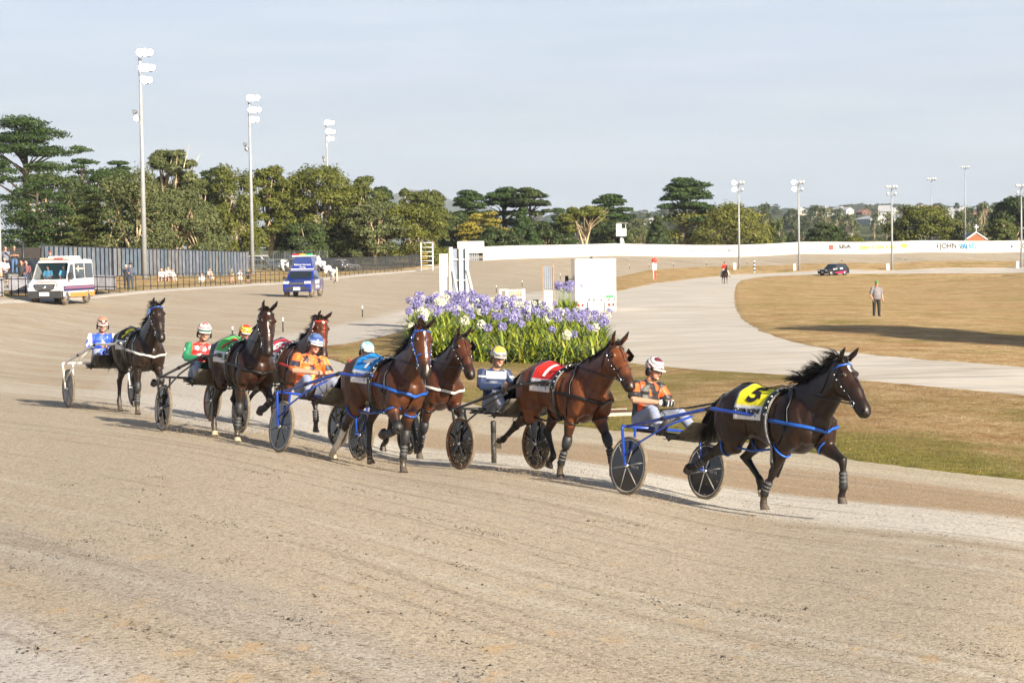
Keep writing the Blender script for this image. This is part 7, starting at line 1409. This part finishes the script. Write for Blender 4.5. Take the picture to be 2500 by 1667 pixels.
# cabin opening shown dark behind the glass
vb = [c_ for c_ in van.children if c_.name.startswith('body')][0]; bmv = bmesh.new(); bmv.from_mesh(vb.data); fd_ = [f_ for f_ in bmv.faces if 1.4 < f_.calc_center_median().x < 1.8 and abs(f_.calc_center_median().y) < .1 and 1.6 < f_.calc_center_median().z < 2.1]; bmesh.ops.delete(bmv, geom=fd_, context='FACES'); bmv.to_mesh(vb.data); bmv.free()
k_ = MB(); k_.box((.1, 0, 1.5), (.05, 1.72, 1.7)); k_.build('bulkhead', mat_plain((.012, .016, .02), .8), van); k_ = MB(); k_.box((1.55, 0, 1.25), (.5, 1.7, .3)); k_.build('dashboard', mat_plain((.012, .016, .02), .8), van); m.build('windscreen', mg, van)
for s in (-1, 1):
    m = MB()
    def sv(x, z): return (x, s * (VW * tp(z) + .012), z)
    for poly in ([(1.62, 1.42), (1.10, 2.16), (.95, 2.18), (.62, 2.18), (.62, 1.42)], [(.30, 1.40), (.30, 2.22), (-1.25, 2.24), (-1.25, 1.42)], [(-1.45, 1.42), (-1.45, 2.24), (-2.75, 2.24), (-2.75, 1.42)]): m.add([sv(*q) for q in poly], [tuple(range(len(poly)))[::s]])
    m.build('side_window', M_GLASS, van); m = MB(); m.add([sv(2.45, .72), sv(2.45, 1.0), sv(-2.95, 1.0), sv(-2.95, .72)], [(0, 1, 2, 3)]); m.build('navy_stripe', M_NAVY, van); m = MB()
    for k in range(26): x = 2.3 - k * .2; m.add([(x, s * (VW + .018), .84 + .06 * (k % 2)), (x - .16, s * (VW + .018), .84 + .06 * (k % 2)), (x - .16, s * (VW + .018), .90 + .06 * (k % 2)), (x, s * (VW + .018), .90 + .06 * (k % 2))], [(0, 1, 2, 3)])
    m.build('chequer_band', M_PINK, van); m = MB(); m.add([sv(1.35, .38), sv(1.35, .62), sv(-2.95, .62), sv(-2.95, .38)], [(0, 1, 2, 3)]); m.build('orange_stripe', M_ORG, van); m = MB(); m.box((1.72, s * 1.14, 1.55), (.14, .22, .42)); m.build('mirror', M_VD, van, bevel=.03)
    m = MB(); m.add([(-.1, s * (VW * .955 + .022), 1.55), (-.1, s * (VW * .95 + .022), 2.1), (-.30, s * (VW * .95 + .022), 2.1), (-.30, s * (VW * .955 + .022), 1.55)], [(0, 1, 2, 3)]); m.add([(.2, s * (VW * .945 + .02), 1.85), (.2, s * (VW * .945 + .02), 1.98), (-1.15, s * (VW * .945 + .02), 1.98), (-1.15, s * (VW * .945 + .02), 1.85)], [(0, 1, 2, 3)]); m.build('window_decal', mat_plain((.62, .50, .42), .5), van)
m = MB(); m.box((1.0, 0, 2.50), (.30, 1.6, .11)); m.build('light_bar', mat_plain((.50, .36, .28), .3), van, bevel=.03); m = MB(); m.box((1.05, .30, 2.52), (.28, .5, .09)); m.build('red_lamp', mat_plain((.35, .06, .04), .3), van); m = MB(); m.box((-.7, .0, 2.55), (2.2, 1.15, .20)); m.build('roof_unit', M_VW, van, bevel=.05); m = MB(); m.bar((.9, -.2, 2.44), (.9, -.2, 2.62), .02); m.build('aerial', M_VD, van)
m = MB(); m.box((2.83, 0, .58), (.02, .55, .20)); m.build('number_plate', M_PLATE, van); m = MB(); 
for s in (-1, 1): m.box((1.98, s * .42 - .1, 1.375), (.06, .5, .05))
m.build('wiper', M_VD, van); m = MB(); m.tube([(2.42, -.55, 1.235), (2.47, -.2, 1.225), (2.48, 0, 1.23), (2.47, .2, 1.225), (2.42, .55, 1.235)], .018, 5); m.build('bonnet_decal', mat_plain((.5, .15, .1), .5), van)
wheels(van, (1.85, -1.85), .97, .36, .26, M_DUSTR); tag(van, 'white ambulance van with navy and orange stripes at the left', 'van')

# ute carrying the mobile start gate
up = at_ground(742, 132.5); ute = empty('start_vehicle', up, R(-94)); M_UB = mat('ute_blue', (.010, .026, .22), rough=.25, coat=.8, var=.05)
m = MB(); prof = [(2.60, .42), (2.63, .95), (2.50, 1.08), (1.45, 1.20), (.75, 1.72), (.45, 1.80), (-.85, 1.79), (-1.0, 1.20), (-2.55, 1.16), (-2.6, .6), (-2.5, .45), (2.5, .38)]; tp2 = lambda z: 1.0 if z < 1.15 else 1 - (z - 1.15) / .65 * .16; shell(m, prof, .93, tp2); m.build('body', M_UB, ute, bevel=.06, fixn=True)
m = MB(); m.add([(1.43, -.78, 1.24), (1.43, .78, 1.24), (.80, .68, 1.70), (.80, -.68, 1.70)], [(0, 1, 2, 3)]); m.build('windscreen', M_GLASS, ute)
for s in (-1, 1):
    m = MB(); m.add([(1.25, s * .93, 1.24), (.72, s * .80, 1.68), (-.78, s * .80, 1.68), (-.90, s * .93, 1.24)], [(0, 1, 2, 3)[::s]]); m.build('side_window', M_GLASS, ute); m = MB(); m.box((2.52, s * .70, .98), (.24, .42, .17)); m.build('headlight', M_HLIT if False else M_HEADL, ute, bevel=.03); m = MB(); m.box((1.25, s * 1.06, 1.28), (.12, .2, .18)); m.build('mirror', M_VD, ute); m = MB(); m.box((2.62, s * .68, .58), (.04, .2, .14)); m.build('fog_light', M_VD, ute)
    text('BALLARAT', .38, M_WHITE, ute, Matrix.Translation((.1, s * .945, .98)) @ Matrix.Rotation(R(90), 4, 'X') if s < 0 else Matrix.Translation((.1, .945, .98)) @ Matrix.Rotation(R(180), 4, 'Z') @ Matrix.Rotation(R(90), 4, 'X'), 'lettering'); text('TROTTING', .30, M_WHITE, ute, Matrix.Translation((.1, .945, .66)) @ Matrix.Rotation(R(180), 4, 'Z') @ Matrix.Rotation(R(90), 4, 'X'), 'lettering') if s > 0 else None
m = MB(); m.box((2.63, 0, .92), (.06, 1.0, .18)); m.box((2.63, 0, .62), (.05, 1.1, .22)); m.build('grille', M_VD, ute); m = MB(); m.box((2.67, 0, .93), (.02, .95, .03)); m.build('grille_bar', M_STEEL, ute); m = MB(); m.box((2.67, 0, .58), (.03, .45, .20)); m.build('number_plate', M_PLATE, ute)
m = MB(); m.prism([(-.72, 1.80), (-.70, 2.0), (-.52, 2.66), (.58, 2.66), (.72, 2.0), (.72, 1.80)], 'x', -1.4, .3); m.build('starter_cabin', M_UB, ute, bevel=.04); m = MB(); m.add([(.315, -.62, 2.25), (.315, .66, 2.25), (.315, .56, 2.62), (.315, -.52, 2.62)], [(0, 1, 2, 3)]); m.build('cabin_window', mat_plain((.03, .05, .18), .1), ute); m = MB(); m.box((-.4, 0, 2.71), (1.6, 1.35, .08)); m.build('cabin_roof', M_VW, ute)
for y, c in ((-.45, (.45, .02, .03)), (.0, (.70, .30, .02)), (.45, (.02, .30, .12))): m = MB(); m.box((.2, y, 2.80), (.22, .42, .10)); m.build('signal_lamp', mat_plain(c, .3), ute)
text('Ballarat Harness', .17, M_WHITE, ute, Matrix.Translation((.33, 0, 2.14)) @ Matrix.Rotation(R(90), 4, 'Z') @ Matrix.Rotation(R(90), 4, 'X'), 'lettering'); text('Racing', .15, M_WHITE, ute, Matrix.Translation((.33, 0, 1.98)) @ Matrix.Rotation(R(90), 4, 'Z') @ Matrix.Rotation(R(90), 4, 'X'), 'lettering'); m = MB(); m.box((.4, 0, 1.84), (.25, 1.5, .06)); m.build('roof_bar', M_VW, ute)
rw = random.Random(6)
for s in (-1, 1):
    m = MB(); lay = [(-.4, .95, 2.0), (-.5, 1.15, 2.25), (-.6, 1.35, 2.1), (-.7, 1.2, 1.85), (-.8, 1.5, 2.35), (-.9, 1.1, 1.7)] if s < 0 else [(-.2, .95, 2.45), (-.5, 1.15, 2.1), (-.9, 1.3, 2.2), (-1.3, 1.45, 1.9), (-1.7, 1.6, 1.75), (-2.1, 1.7, 1.5), (-2.4, 1.75, 1.3)]
    for (x, y, z) in lay:
        for k in range(3): m.box((x + rw.uniform(-.2, .2), s * (y - .05) + rw.uniform(-.2, .2), z - .1 + rw.uniform(-.2, .2)), (rw.uniform(.2, .35), rw.uniform(.12, .24), rw.uniform(.25, .5)), M=Matrix.Rotation(rw.uniform(-.8, .8), 4, 'X') @ Matrix.Rotation(rw.uniform(-.5, .5), 4, 'Y'))
    me = remeshed(m, 'gate_wing', .07, 1); V = verts(me); set_tint(me, np.repeat(np.array([[.62, .58, .54]]), len(V), 0)); add_mesh('folded_gate_wing', me, M_CLOTH, ute)
m = MB(); m.box((-2.2, 1.85, 1.45), (.9, .04, .95), M=Matrix.Rotation(.25, 4, 'Z')); m.build('gate_panel', mat_plain((.62, .58, .45)), ute)
m = MB(); m.box((-2.45, 1.88, 1.5), (.5, .03, .7), M=Matrix.Rotation(.25, 4, 'Z')); m.build('gate_mark', mat_plain((.3, .28, .25)), ute)
wheels(ute, (1.75, -1.55), .95, .39, .26, M_DUSTR); tag(ute, 'blue start vehicle with folded white gate wings and coloured roof lamps', 'start vehicle')

# box truck seen from behind
tp_ = at_ground(1455, 111); tr = empty('box_truck', tp_, R(90.5)); bw = size(101, 111) / 2; z0 = P(1455, 738, 111).z - tp_.z; z1 = P(1455, 631, 111).z - tp_.z
m = MB(); m.box((2.6, 0, (z0 + z1) / 2), (5.2, bw * 2, z1 - z0)); m.build('box_body', M_VW, tr, bevel=.03); m = MB(); m.box((-.03, 0, (z0 + z1) / 2 + .1), (.05, bw * 2 - .22, z1 - z0 - .3)); m.build('rear_door', mat('truck_door_white', (.72, .72, .72), rough=.35, var=.02), tr)
m = MB()
for s in (-1, 1): m.box((-.045, s * (bw - .05), (z0 + z1) / 2), (.03, .09, z1 - z0))
m.box((-.045, 0, z1 - .04), (.03, bw * 2, .08)); m.box((-.05, 0, z0 + .05), (.05, bw * 2, .10)); m.build('door_frame', mat_plain((.40, .41, .42), .4), tr)
m = MB(); 
for y in (-.75, -.35, .05, .35): m.box((-.10, y, z0 + .16), (.06, .04, .12))
m.build('door_catch', M_VD, tr); m = MB(); m.box((-.06, -bw + .38, z0 + .32), (.015, .42, .11)); m.build('green_sticker', mat_plain((.03, .32, .08)), tr); m = MB(); m.box((-.06, .2, z1 - .32), (.02, 1.1, .02)); m.build('handle_bar', mat_plain((.5, .5, .5)), tr)
m = MB(); m.box((-.05, 0, z0 - .25), (.08, bw * 2 - .06, .46)); m.build('rear_panel', M_VW, tr); m = MB()
for y in (bw * .40, -bw * .40): m.box((-.10, y, z0 - .25), (.03, .05, .46))
m.box((-.06, 0, z0 - .52), (.1, bw * 2 - .1, .06)); m.build('panel_divider', M_VD, tr)
for s in (-1, 1): m = MB(); m.box((-.11, s * (bw * .74), z0 - .14), (.04, .34, .13)); m.build('tail_light', M_TAIL, tr); m = MB(); m.box((-.11, s * (bw * .74), z0 - .14), (.05, .10, .09)); m.build('reverse_lamp', M_PLATE, tr)
m = MB(); m.box((-.11, 0, z0 - .14), (.03, .42, .13)); m.build('number_plate', M_PLATE, tr); m = MB(); m.box((.3, 0, .45), (.08, bw * 1.7, .12)); m.box((3.0, 0, .6), (5.6, .9, .16)); m.build('chassis', M_VD, tr)
m = MB(); m.box((6.1, 0, 1.5), (1.5, bw * 1.75, 1.7)); m.build('cab', M_VW, tr, bevel=.08)
for s in (-1, 1): m = MB(); m.box((6.3, s * (bw + .22), 1.75), (.10, .20, .42)); m.bar((6.3, s * (bw - .2), 1.75), (6.3, s * (bw + .22), 1.75), .03); m.build('mirror', M_VD, tr, bevel=.02)
wheels(tr, (1.0, 5.6), bw * .92, .38, .24); m = MB(); m.ell((.3, .2, z1 + .06), (.08, .08, .06), 8, 5); m.build('roof_lamp', M_VD, tr); tag(tr, 'white box truck seen from behind beside the flower bed', 'truck')

# ------------------------------------------------------------------ people round the track
def pers(px, d, yaw, j, spec, label, cat='person', group=None, z=None, ybase=None):
    r = make_person(j, spec); p = at_ground(px, d)
    if z is not None: p.z = z
    r.location = p; r.rotation_euler = (0, 0, yaw); return tag(r, label, cat, group)
BL = (.02, .02, .022); JN = (.06, .12, .25); WH_ = (.6, .6, .62); TOC = R(-95)
jm = standing_pose(1.80, width=1.0); jm['RW'] = Vector((.16, -.24, .88)); jm['LW'] = Vector((.0, .33, .86)); jm['RE'] = Vector((.0, -.30, 1.14)); jm['LE'] = Vector((-.04, .30, 1.12))
pers(2140, 99, R(-82), jm, dict(vox=.012, fat=1.45, top=dict(name='shirt', col=(.17, .155, .17), sleeve=.55, g=.03), bottom=dict(col=(.012, .012, .014), g=.02), hat='cap', hatcol=(.03, .25, .06), skin=(.5, .26, .18)), 'heavy man in grey shirt, black trousers and green cap standing alone on the infield')
pers(320, 131.5, R(-100), standing_pose(1.76, 'front'), dict(vox=.02, top=dict(name='shirt', col=(.07, .08, .12)), bottom=dict(col=(.035, .045, .07)), hat='brim', hatcol=(.02, .015, .012)), 'man in dark brimmed hat and navy clothes at the pipe fence', z=P(320, 707, 131.5).z)
pers(309, 134, R(-60), standing_pose(1.66, 'phone'), dict(vox=.024, top=dict(name='jacket', col=BL), bottom=dict(col=BL), hair=(.6, .55, .5)), 'person in black with pale hair behind the man in the brimmed hat', z=P(309, 707, 134).z)
pers(16, 129, R(-80), standing_pose(1.78, 'phone'), dict(vox=.02, top=dict(name='hooded_top', col=(.16, .17, .22), g=.03), bottom=dict(col=BL), hair=(.25, .22, .2), shades=True), 'man in grey hooded top holding up a phone at the left edge', z=TZ1)
pers(37, 127.5, R(-62), standing_pose(1.82, 'folded'), dict(vox=.02, top=dict(name='shirt', col=BL, sleeve=.55), bottom=dict(col=JN), hair=(.3, .12, .06), shades=True), 'man in black shirt and blue jeans with folded arms', z=TZ1)
pers(13, 117.5, R(-70), standing_pose(1.78, 'front'), dict(vox=.018, top=dict(name='shirt', col=(.34, .32, .42), sleeve=.55), bottom=dict(name='shorts', col=BL, leg=.5), hair=(.35, .3, .27)), 'man in pale lilac shirt and black shorts behind the fence', z=P(13, 703, 117.5).z)
pers(-1, 116.5, R(-60), standing_pose(1.74, 'front'), dict(vox=.02, top=dict(name='shirt', col=WH_, sleeve=.55), bottom=dict(col=(.45, .3, .22)), hair=(.3, .15, .08)), 'person in white top half cut by the left picture edge', z=P(0, 700, 116.5).z)
pers(54, 119.0, R(-75), standing_pose(1.66, 'shade'), dict(vox=.02, top=dict(name='shirt', col=BL), bottom=dict(col=BL), hair=(.20, .06, .025), longhair=True), 'red haired woman in black shading her eyes by the van', z=P(54, 705, 119).z)
pers(66, 121.5, R(-80), standing_pose(1.70, 'shade'), dict(vox=.02, top=dict(name='checked_shirt', col=(.16, .06, .07)), bottom=dict(col=JN), hair=(.05, .03, .02)), 'person in dark red checked shirt behind the red haired woman', z=P(66, 705, 121.5).z)
pers(125, 136, R(-110), standing_pose(1.80), dict(vox=.02, top=dict(name='jacket', col=(.02, .03, .08)), bottom=dict(col=BL), hat='cap', hatcol=(.65, .05, .02)), 'person in bright red cap seen over the roof of the van', z=P(125, 614, 136).z - 1.8)
for (px, d, yaw, tc_, bc_, hr, lb, y, lh) in [(395, 171, -100, WH_, (.1, .1, .12), (.45, .25, .1), 'seated fair haired woman in white top, leftmost of the seated group', 690, True), (404, 172, -60, (.55, .5, .5), (.3, .1, .08), (.1, .06, .04), 'seated person in pale top in the middle of the group', 690, False), (412, 173, -110, (.62, .45, .42), (.5, .35, .33), (.3, .2, .12), 'person in pale pink top sitting highest in the group', 686, True), (421, 172, -45, (.6, .5, .48), (.5, .48, .48), (.2, .1, .08), 'seated person in pale clothes at the right of the group', 691, False), (493, 176, -95, WH_, (.03, .22, .16), (.18, .07, .04), 'woman in big white top and green shorts sitting on the grass', 700, True), (512, 177, -50, (.5, .32, .26), WH_, (.02, .015, .015), 'black haired person reclining beside the woman in white', 688, False)]:
    pers(px, d, R(yaw), sitting_pose(.35), dict(vox=.024, top=dict(name='top', col=tc_, g=.03), bottom=dict(name='shorts', col=bc_, leg=.6), hair=hr, longhair=lh), lb, z=P(px, y, d).z - .0)
for (px, d, h, tc_, bt, hr, lb, yaw) in [(566, 178.5, 1.38, (.14, .15, .08), dict(name='shorts', col=(.3, .2, .13), leg=.5), (.3, .2, .12), 'child in olive shirt standing at the fence, first of three', -60), (586, 183, 1.30, WH_, dict(dress=True, col=WH_), (.12, .06, .04), 'child in white dress standing at the fence', -90), (606, 187, 1.28, BL, dict(name='shorts', col=BL, leg=.45), (.3, .15, .08), 'child in black holding something up at the fence', -40)]:
    j = standing_pose(h, 'front'); pers(px, d, R(yaw), j, dict(vox=.022, headsize=.92, top=dict(name='top', col=tc_, sleeve=.55), bottom=bt, hair=hr), lb)
# people in the van
for s, lb in ((-.45, 'person in pale blue shirt at the wheel of the white van'), (.45, 'person in bright blue shirt in the other front seat of the white van')):
    rp = make_person(sitting_pose(.42), dict(vox=.024, top=dict(name='shirt', col=(.10, .42, .75), sleeve=.6), bottom=dict(col=BL), hair=(.12, .09, .07))); rp.matrix_world = Matrix.Translation(va) @ Matrix.Rotation(VA, 4, 'Z') @ Matrix.Translation((.78, s, .86)); tag(rp, lb, 'person')
# mounted clerk of the course
hp2 = at_ground(1769, 226); mh = make_horse(dict(seed=30, pose=dict(LF=(0, 4, 0, 10), RF=(.04, 20, -25, -40), LH=(8, -34, 4, 20), RH=(4, -36, -8, 10)), coat=(.035, .014, .008), neck=46, head=58, yaw=0, vox=.03, plain=True, cloth=None, manelen=.1, boots=()))
mh.matrix_world = Matrix.Translation(hp2) @ Matrix.Rotation(R(-84), 4, 'Z') @ Matrix.Scale(1.05, 4); tag(mh, 'dark saddle horse carrying the red coated rider on the far road', 'horse')
jr = dict(pelvis=(-.05, 0, 1.62), chest=(.0, 0, 1.93), neck=(.03, 0, 2.12), head=(.06, 0, 2.28), LS=(.0, .19, 2.07), RS=(.0, -.19, 2.07), LE=(.05, .30, 1.82), RE=(.05, -.30, 1.82), LW=(.28, .10, 1.72), RW=(.28, -.10, 1.72), LH=(0, .13, 1.60), RH=(0, -.13, 1.60), LK=(.22, .40, 1.30), RK=(.22, -.40, 1.30), LA=(.10, .46, .88), RA=(.10, -.46, .88), LT=(.24, .52, .84), RT=(.24, -.52, .84)); jr = {k: Vector(v) for k, v in jr.items()}
rd = make_person(jr, dict(vox=.02, top=dict(name='red_coat', col=(.55, .02, .015)), bottom=dict(name='breeches', col=(.6, .58, .55)), hat='cap', hatcol=(.01, .01, .012), shoe=(.01, .01, .01))); rd.matrix_world = mh.matrix_world; tag(rd, 'rider in red coat and black cap on the dark saddle horse', 'person')
# big gum just outside the view on the right, whose shadow falls over the infield
tb = Vector((12.5, 83, 0)) + Vector((.6, -.8, 0)) * 34; tb.z = H(tb.x, tb.y); cr_, tm = tree_meshes('gum', 'olive', 14.6, 13.5, 777, 14000, .32, .0); o = empty('gum_tree', tb, 1.0)
link(bpy.data.objects.new('crown', cr_), o); link(bpy.data.objects.new('trunk', tm), o); tag(o, 'dense gum tree beside the near track, casting its shadow on the infield', 'tree')
# grass blades on the verge and sand thrown up by the hooves
def blades(name, region, n, hmin, hmax, cols, seed, wd=.006):
    rng = np.random.default_rng(seed); A, B, C_, D_ = region; u = rng.uniform(0, 1, n)[:, None]; v = rng.uniform(0, 1, n)[:, None]; pa = np.array([p[:2] for p in (A, B, C_, D_)])
    XY = (pa[0] * (1 - u) + pa[1] * u) * (1 - v) + (pa[3] * (1 - u) + pa[2] * u) * v; return XY
def grass(name, near, far, n, hh, cols, seed, wd):
    rng = np.random.default_rng(seed); NA = resample([G(*q) for q in near], 120); FA = resample([G(*q) for q in far], 120); A = np.array([tuple(q)[:2] for q in NA]); B = np.array([tuple(q)[:2] for q in FA]); t = rng.uniform(0, 118.99, n); k = t.astype(int); f = (t - k)[:, None]; a = A[k] * (1 - f) + A[k + 1] * f; b = B[k] * (1 - f) + B[k + 1] * f; s = rng.beta(.9, 1.3, n)[:, None]; XY = a * (1 - s) + b * s
    Z = H(XY[:, 0], XY[:, 1]); ang = rng.uniform(0, 6.283, n); h = hh * rng.uniform(.4, 1.2, n); w = wd * rng.uniform(.6, 1.4, n); dx, dy = np.cos(ang), np.sin(ang); lx, ly = rng.normal(0, .5, n) * h, rng.normal(0, .5, n) * h
    V = np.empty((n, 3, 3)); V[:, 0] = np.stack([XY[:, 0] - dx * w, XY[:, 1] - dy * w, Z], 1); V[:, 1] = np.stack([XY[:, 0] + dx * w, XY[:, 1] + dy * w, Z], 1); V[:, 2] = np.stack([XY[:, 0] + lx, XY[:, 1] + ly, Z + h + .02], 1)
    me = bpy.data.meshes.new(name); me.vertices.add(n * 3); me.vertices.foreach_set('co', V.ravel().astype(np.float32)); me.loops.add(n * 3); me.loops.foreach_set('vertex_index', np.arange(n * 3, dtype=np.int32)); me.polygons.add(n); me.polygons.foreach_set('loop_start', np.arange(0, n * 3, 3, dtype=np.int32)); me.polygons.foreach_set('loop_total', np.full(n, 3, dtype=np.int32)); me.update()
    c = np.array(cols)[rng.integers(0, len(cols), n)] * rng.uniform(.7, 1.2, n)[:, None]; set_tint(me, np.repeat(c, 3, 0)); me.materials.append(M_LEAF); return tag(link(bpy.data.objects.new(name, me)), kind='stuff')
GC = [(.24, .175, .075), (.20, .145, .06), (.29, .22, .10), (.15, .14, .04), (.12, .13, .035), (.18, .115, .055)]
grass('grass', [(2560,1176),(2300,1148),(2100,1124),(1900,1088),(1700,1062),(1500,1050),(1400,1038),(1250,1010),(1150,983),(1000,956),(900,913),(830,882)], [(2560,974),(2300,948),(2000,922),(1700,904),(1560,890),(1430,876),(1200,857),(1090,849),(1050,832),(990,812),(920,832),(830,858)], 150000, .032, GC, 1, .006)
grass('grass', [(2560,900),(2350,880),(2120,858),(1990,834),(1904,806),(1854,780),(1826,750),(1810,720)], [(2560,760),(2400,750),(2250,745),(2150,735),(2050,730),(1960,722),(1900,716),(1850,708)], 60000, .05, [(.34, .25, .12), (.28, .20, .09), (.40, .31, .16)], 2, .014)
rng = np.random.default_rng(8); gm = MB(); M_KICK = mat('kicked_sand', '8f7d62', rough=.95, var=.4, scale=40)
for (px, d, n, sx, hh) in [(1636, 24.0, 90, .25, .12), (1835, 22.6, 160, .3, .22), (1650, 23.6, 50, .3, .1), (1270, 25.8, 420, .55, .34), (1340, 25.6, 160, .4, .3), (960, 26.3, 120, .25, .15), (860, 26.8, 220, .35, .22), (800, 27.6, 120, .3, .3), (1060, 31, 120, .3, .3), (560, 29.6, 420, .5, .35), (640, 31, 260, .4, .35), (470, 30.6, 200, .6, .18), (280, 35.6, 150, .4, .2), (230, 36.2, 80, .4, .2)]:
    b = at_ground(px, d)
    for k in range(n * 3):
        s = abs(rng.normal(0, 1)) * hh; q = b + Vector((rng.normal(0, sx) - .4 * s, rng.normal(0, sx) + .5 * s, 0)); q.z = H(q.x, q.y) + s * rng.uniform(.0, 1.0); r_ = rng.uniform(.003, .008); u = Vector(rng.normal(size=3)).normalized(); v = u.orthogonal().normalized(); w = u.cross(v); gm.add([q + u * r_, q + v * r_, q + w * r_, q - (u + v + w) * r_ * .6], [(0, 1, 2), (0, 2, 3), (0, 3, 1), (1, 3, 2)])
tag(gm.build('flying_sand', M_KICK), kind='stuff')

# loose grit and clods lying on the near track
n = 60000; rng = np.random.default_rng(21); Y = 8.5 + 22 * rng.beta(1.0, 1.8, n); Xx = rng.uniform(-1, 1, n) * (Y * .275 + .3)
cl_ = rng.integers(0, 70, 2600); cy = 9 + 15 * rng.beta(1, 1.4, 70); cx = rng.uniform(-1, 1, 70) * (cy * .27); g1_, g2_ = rng.normal(0, .16, 2600), rng.normal(0, .06, 2600); Y = np.append(Y, cy[cl_] - g1_ * .83 + g2_ * .55); Xx = np.append(Xx, cx[cl_] + g1_ * .55 + g2_ * .83); big_ = np.append(np.zeros(n, bool), np.ones(2600, bool)); keep = (0.829 * Xx + .559 * Y) < 17.5; Y, Xx, big_ = Y[keep], Xx[keep], big_[keep]; n = len(Y); Z = H(Xx, Y); r_ = .0022 + .0055 * rng.beta(1, 5, n) + .016 * (rng.random(n) < .012) * rng.random(n); r_ = np.where(big_, .006 + .020 * rng.beta(1, 4, n), r_); c = np.stack([Xx, Y, Z], 1)
d4 = rng.normal(size=(n, 4, 3)); d4 /= np.linalg.norm(d4, axis=2)[:, :, None]; d4[:, :, 2] = np.abs(d4[:, :, 2]) * .9; V = (c[:, None] + d4 * r_[:, None, None]).reshape(-1, 3); me = bpy.data.meshes.new('gravel'); ix = np.arange(n)[:, None] * 4; F = np.concatenate([ix + np.array(t_) for t_ in ([0, 1, 2], [0, 2, 3], [0, 3, 1], [1, 3, 2])], 1).reshape(-1).astype(np.int32)
me.vertices.add(n * 4); me.vertices.foreach_set('co', V.ravel().astype(np.float32)); me.loops.add(len(F)); me.loops.foreach_set('vertex_index', F); me.polygons.add(len(F) // 3); me.polygons.foreach_set('loop_start', np.arange(0, len(F), 3, dtype=np.int32)); me.polygons.foreach_set('loop_total', np.full(len(F) // 3, 3, dtype=np.int32)); me.update()
pal = np.array([(.10, .085, .065), (.05, .045, .04), (.42, .38, .32), (.30, .25, .19), (.22, .17, .12)]); cc = pal[rng.choice(5, n, p=[.3, .2, .2, .2, .1])]; cc[r_ > .009] = (.055, .048, .042); set_tint(me, np.repeat(cc, 4, 0)); me.materials.append(M_CLOTH); tag(link(bpy.data.objects.new('gravel', me)), kind='stuff')
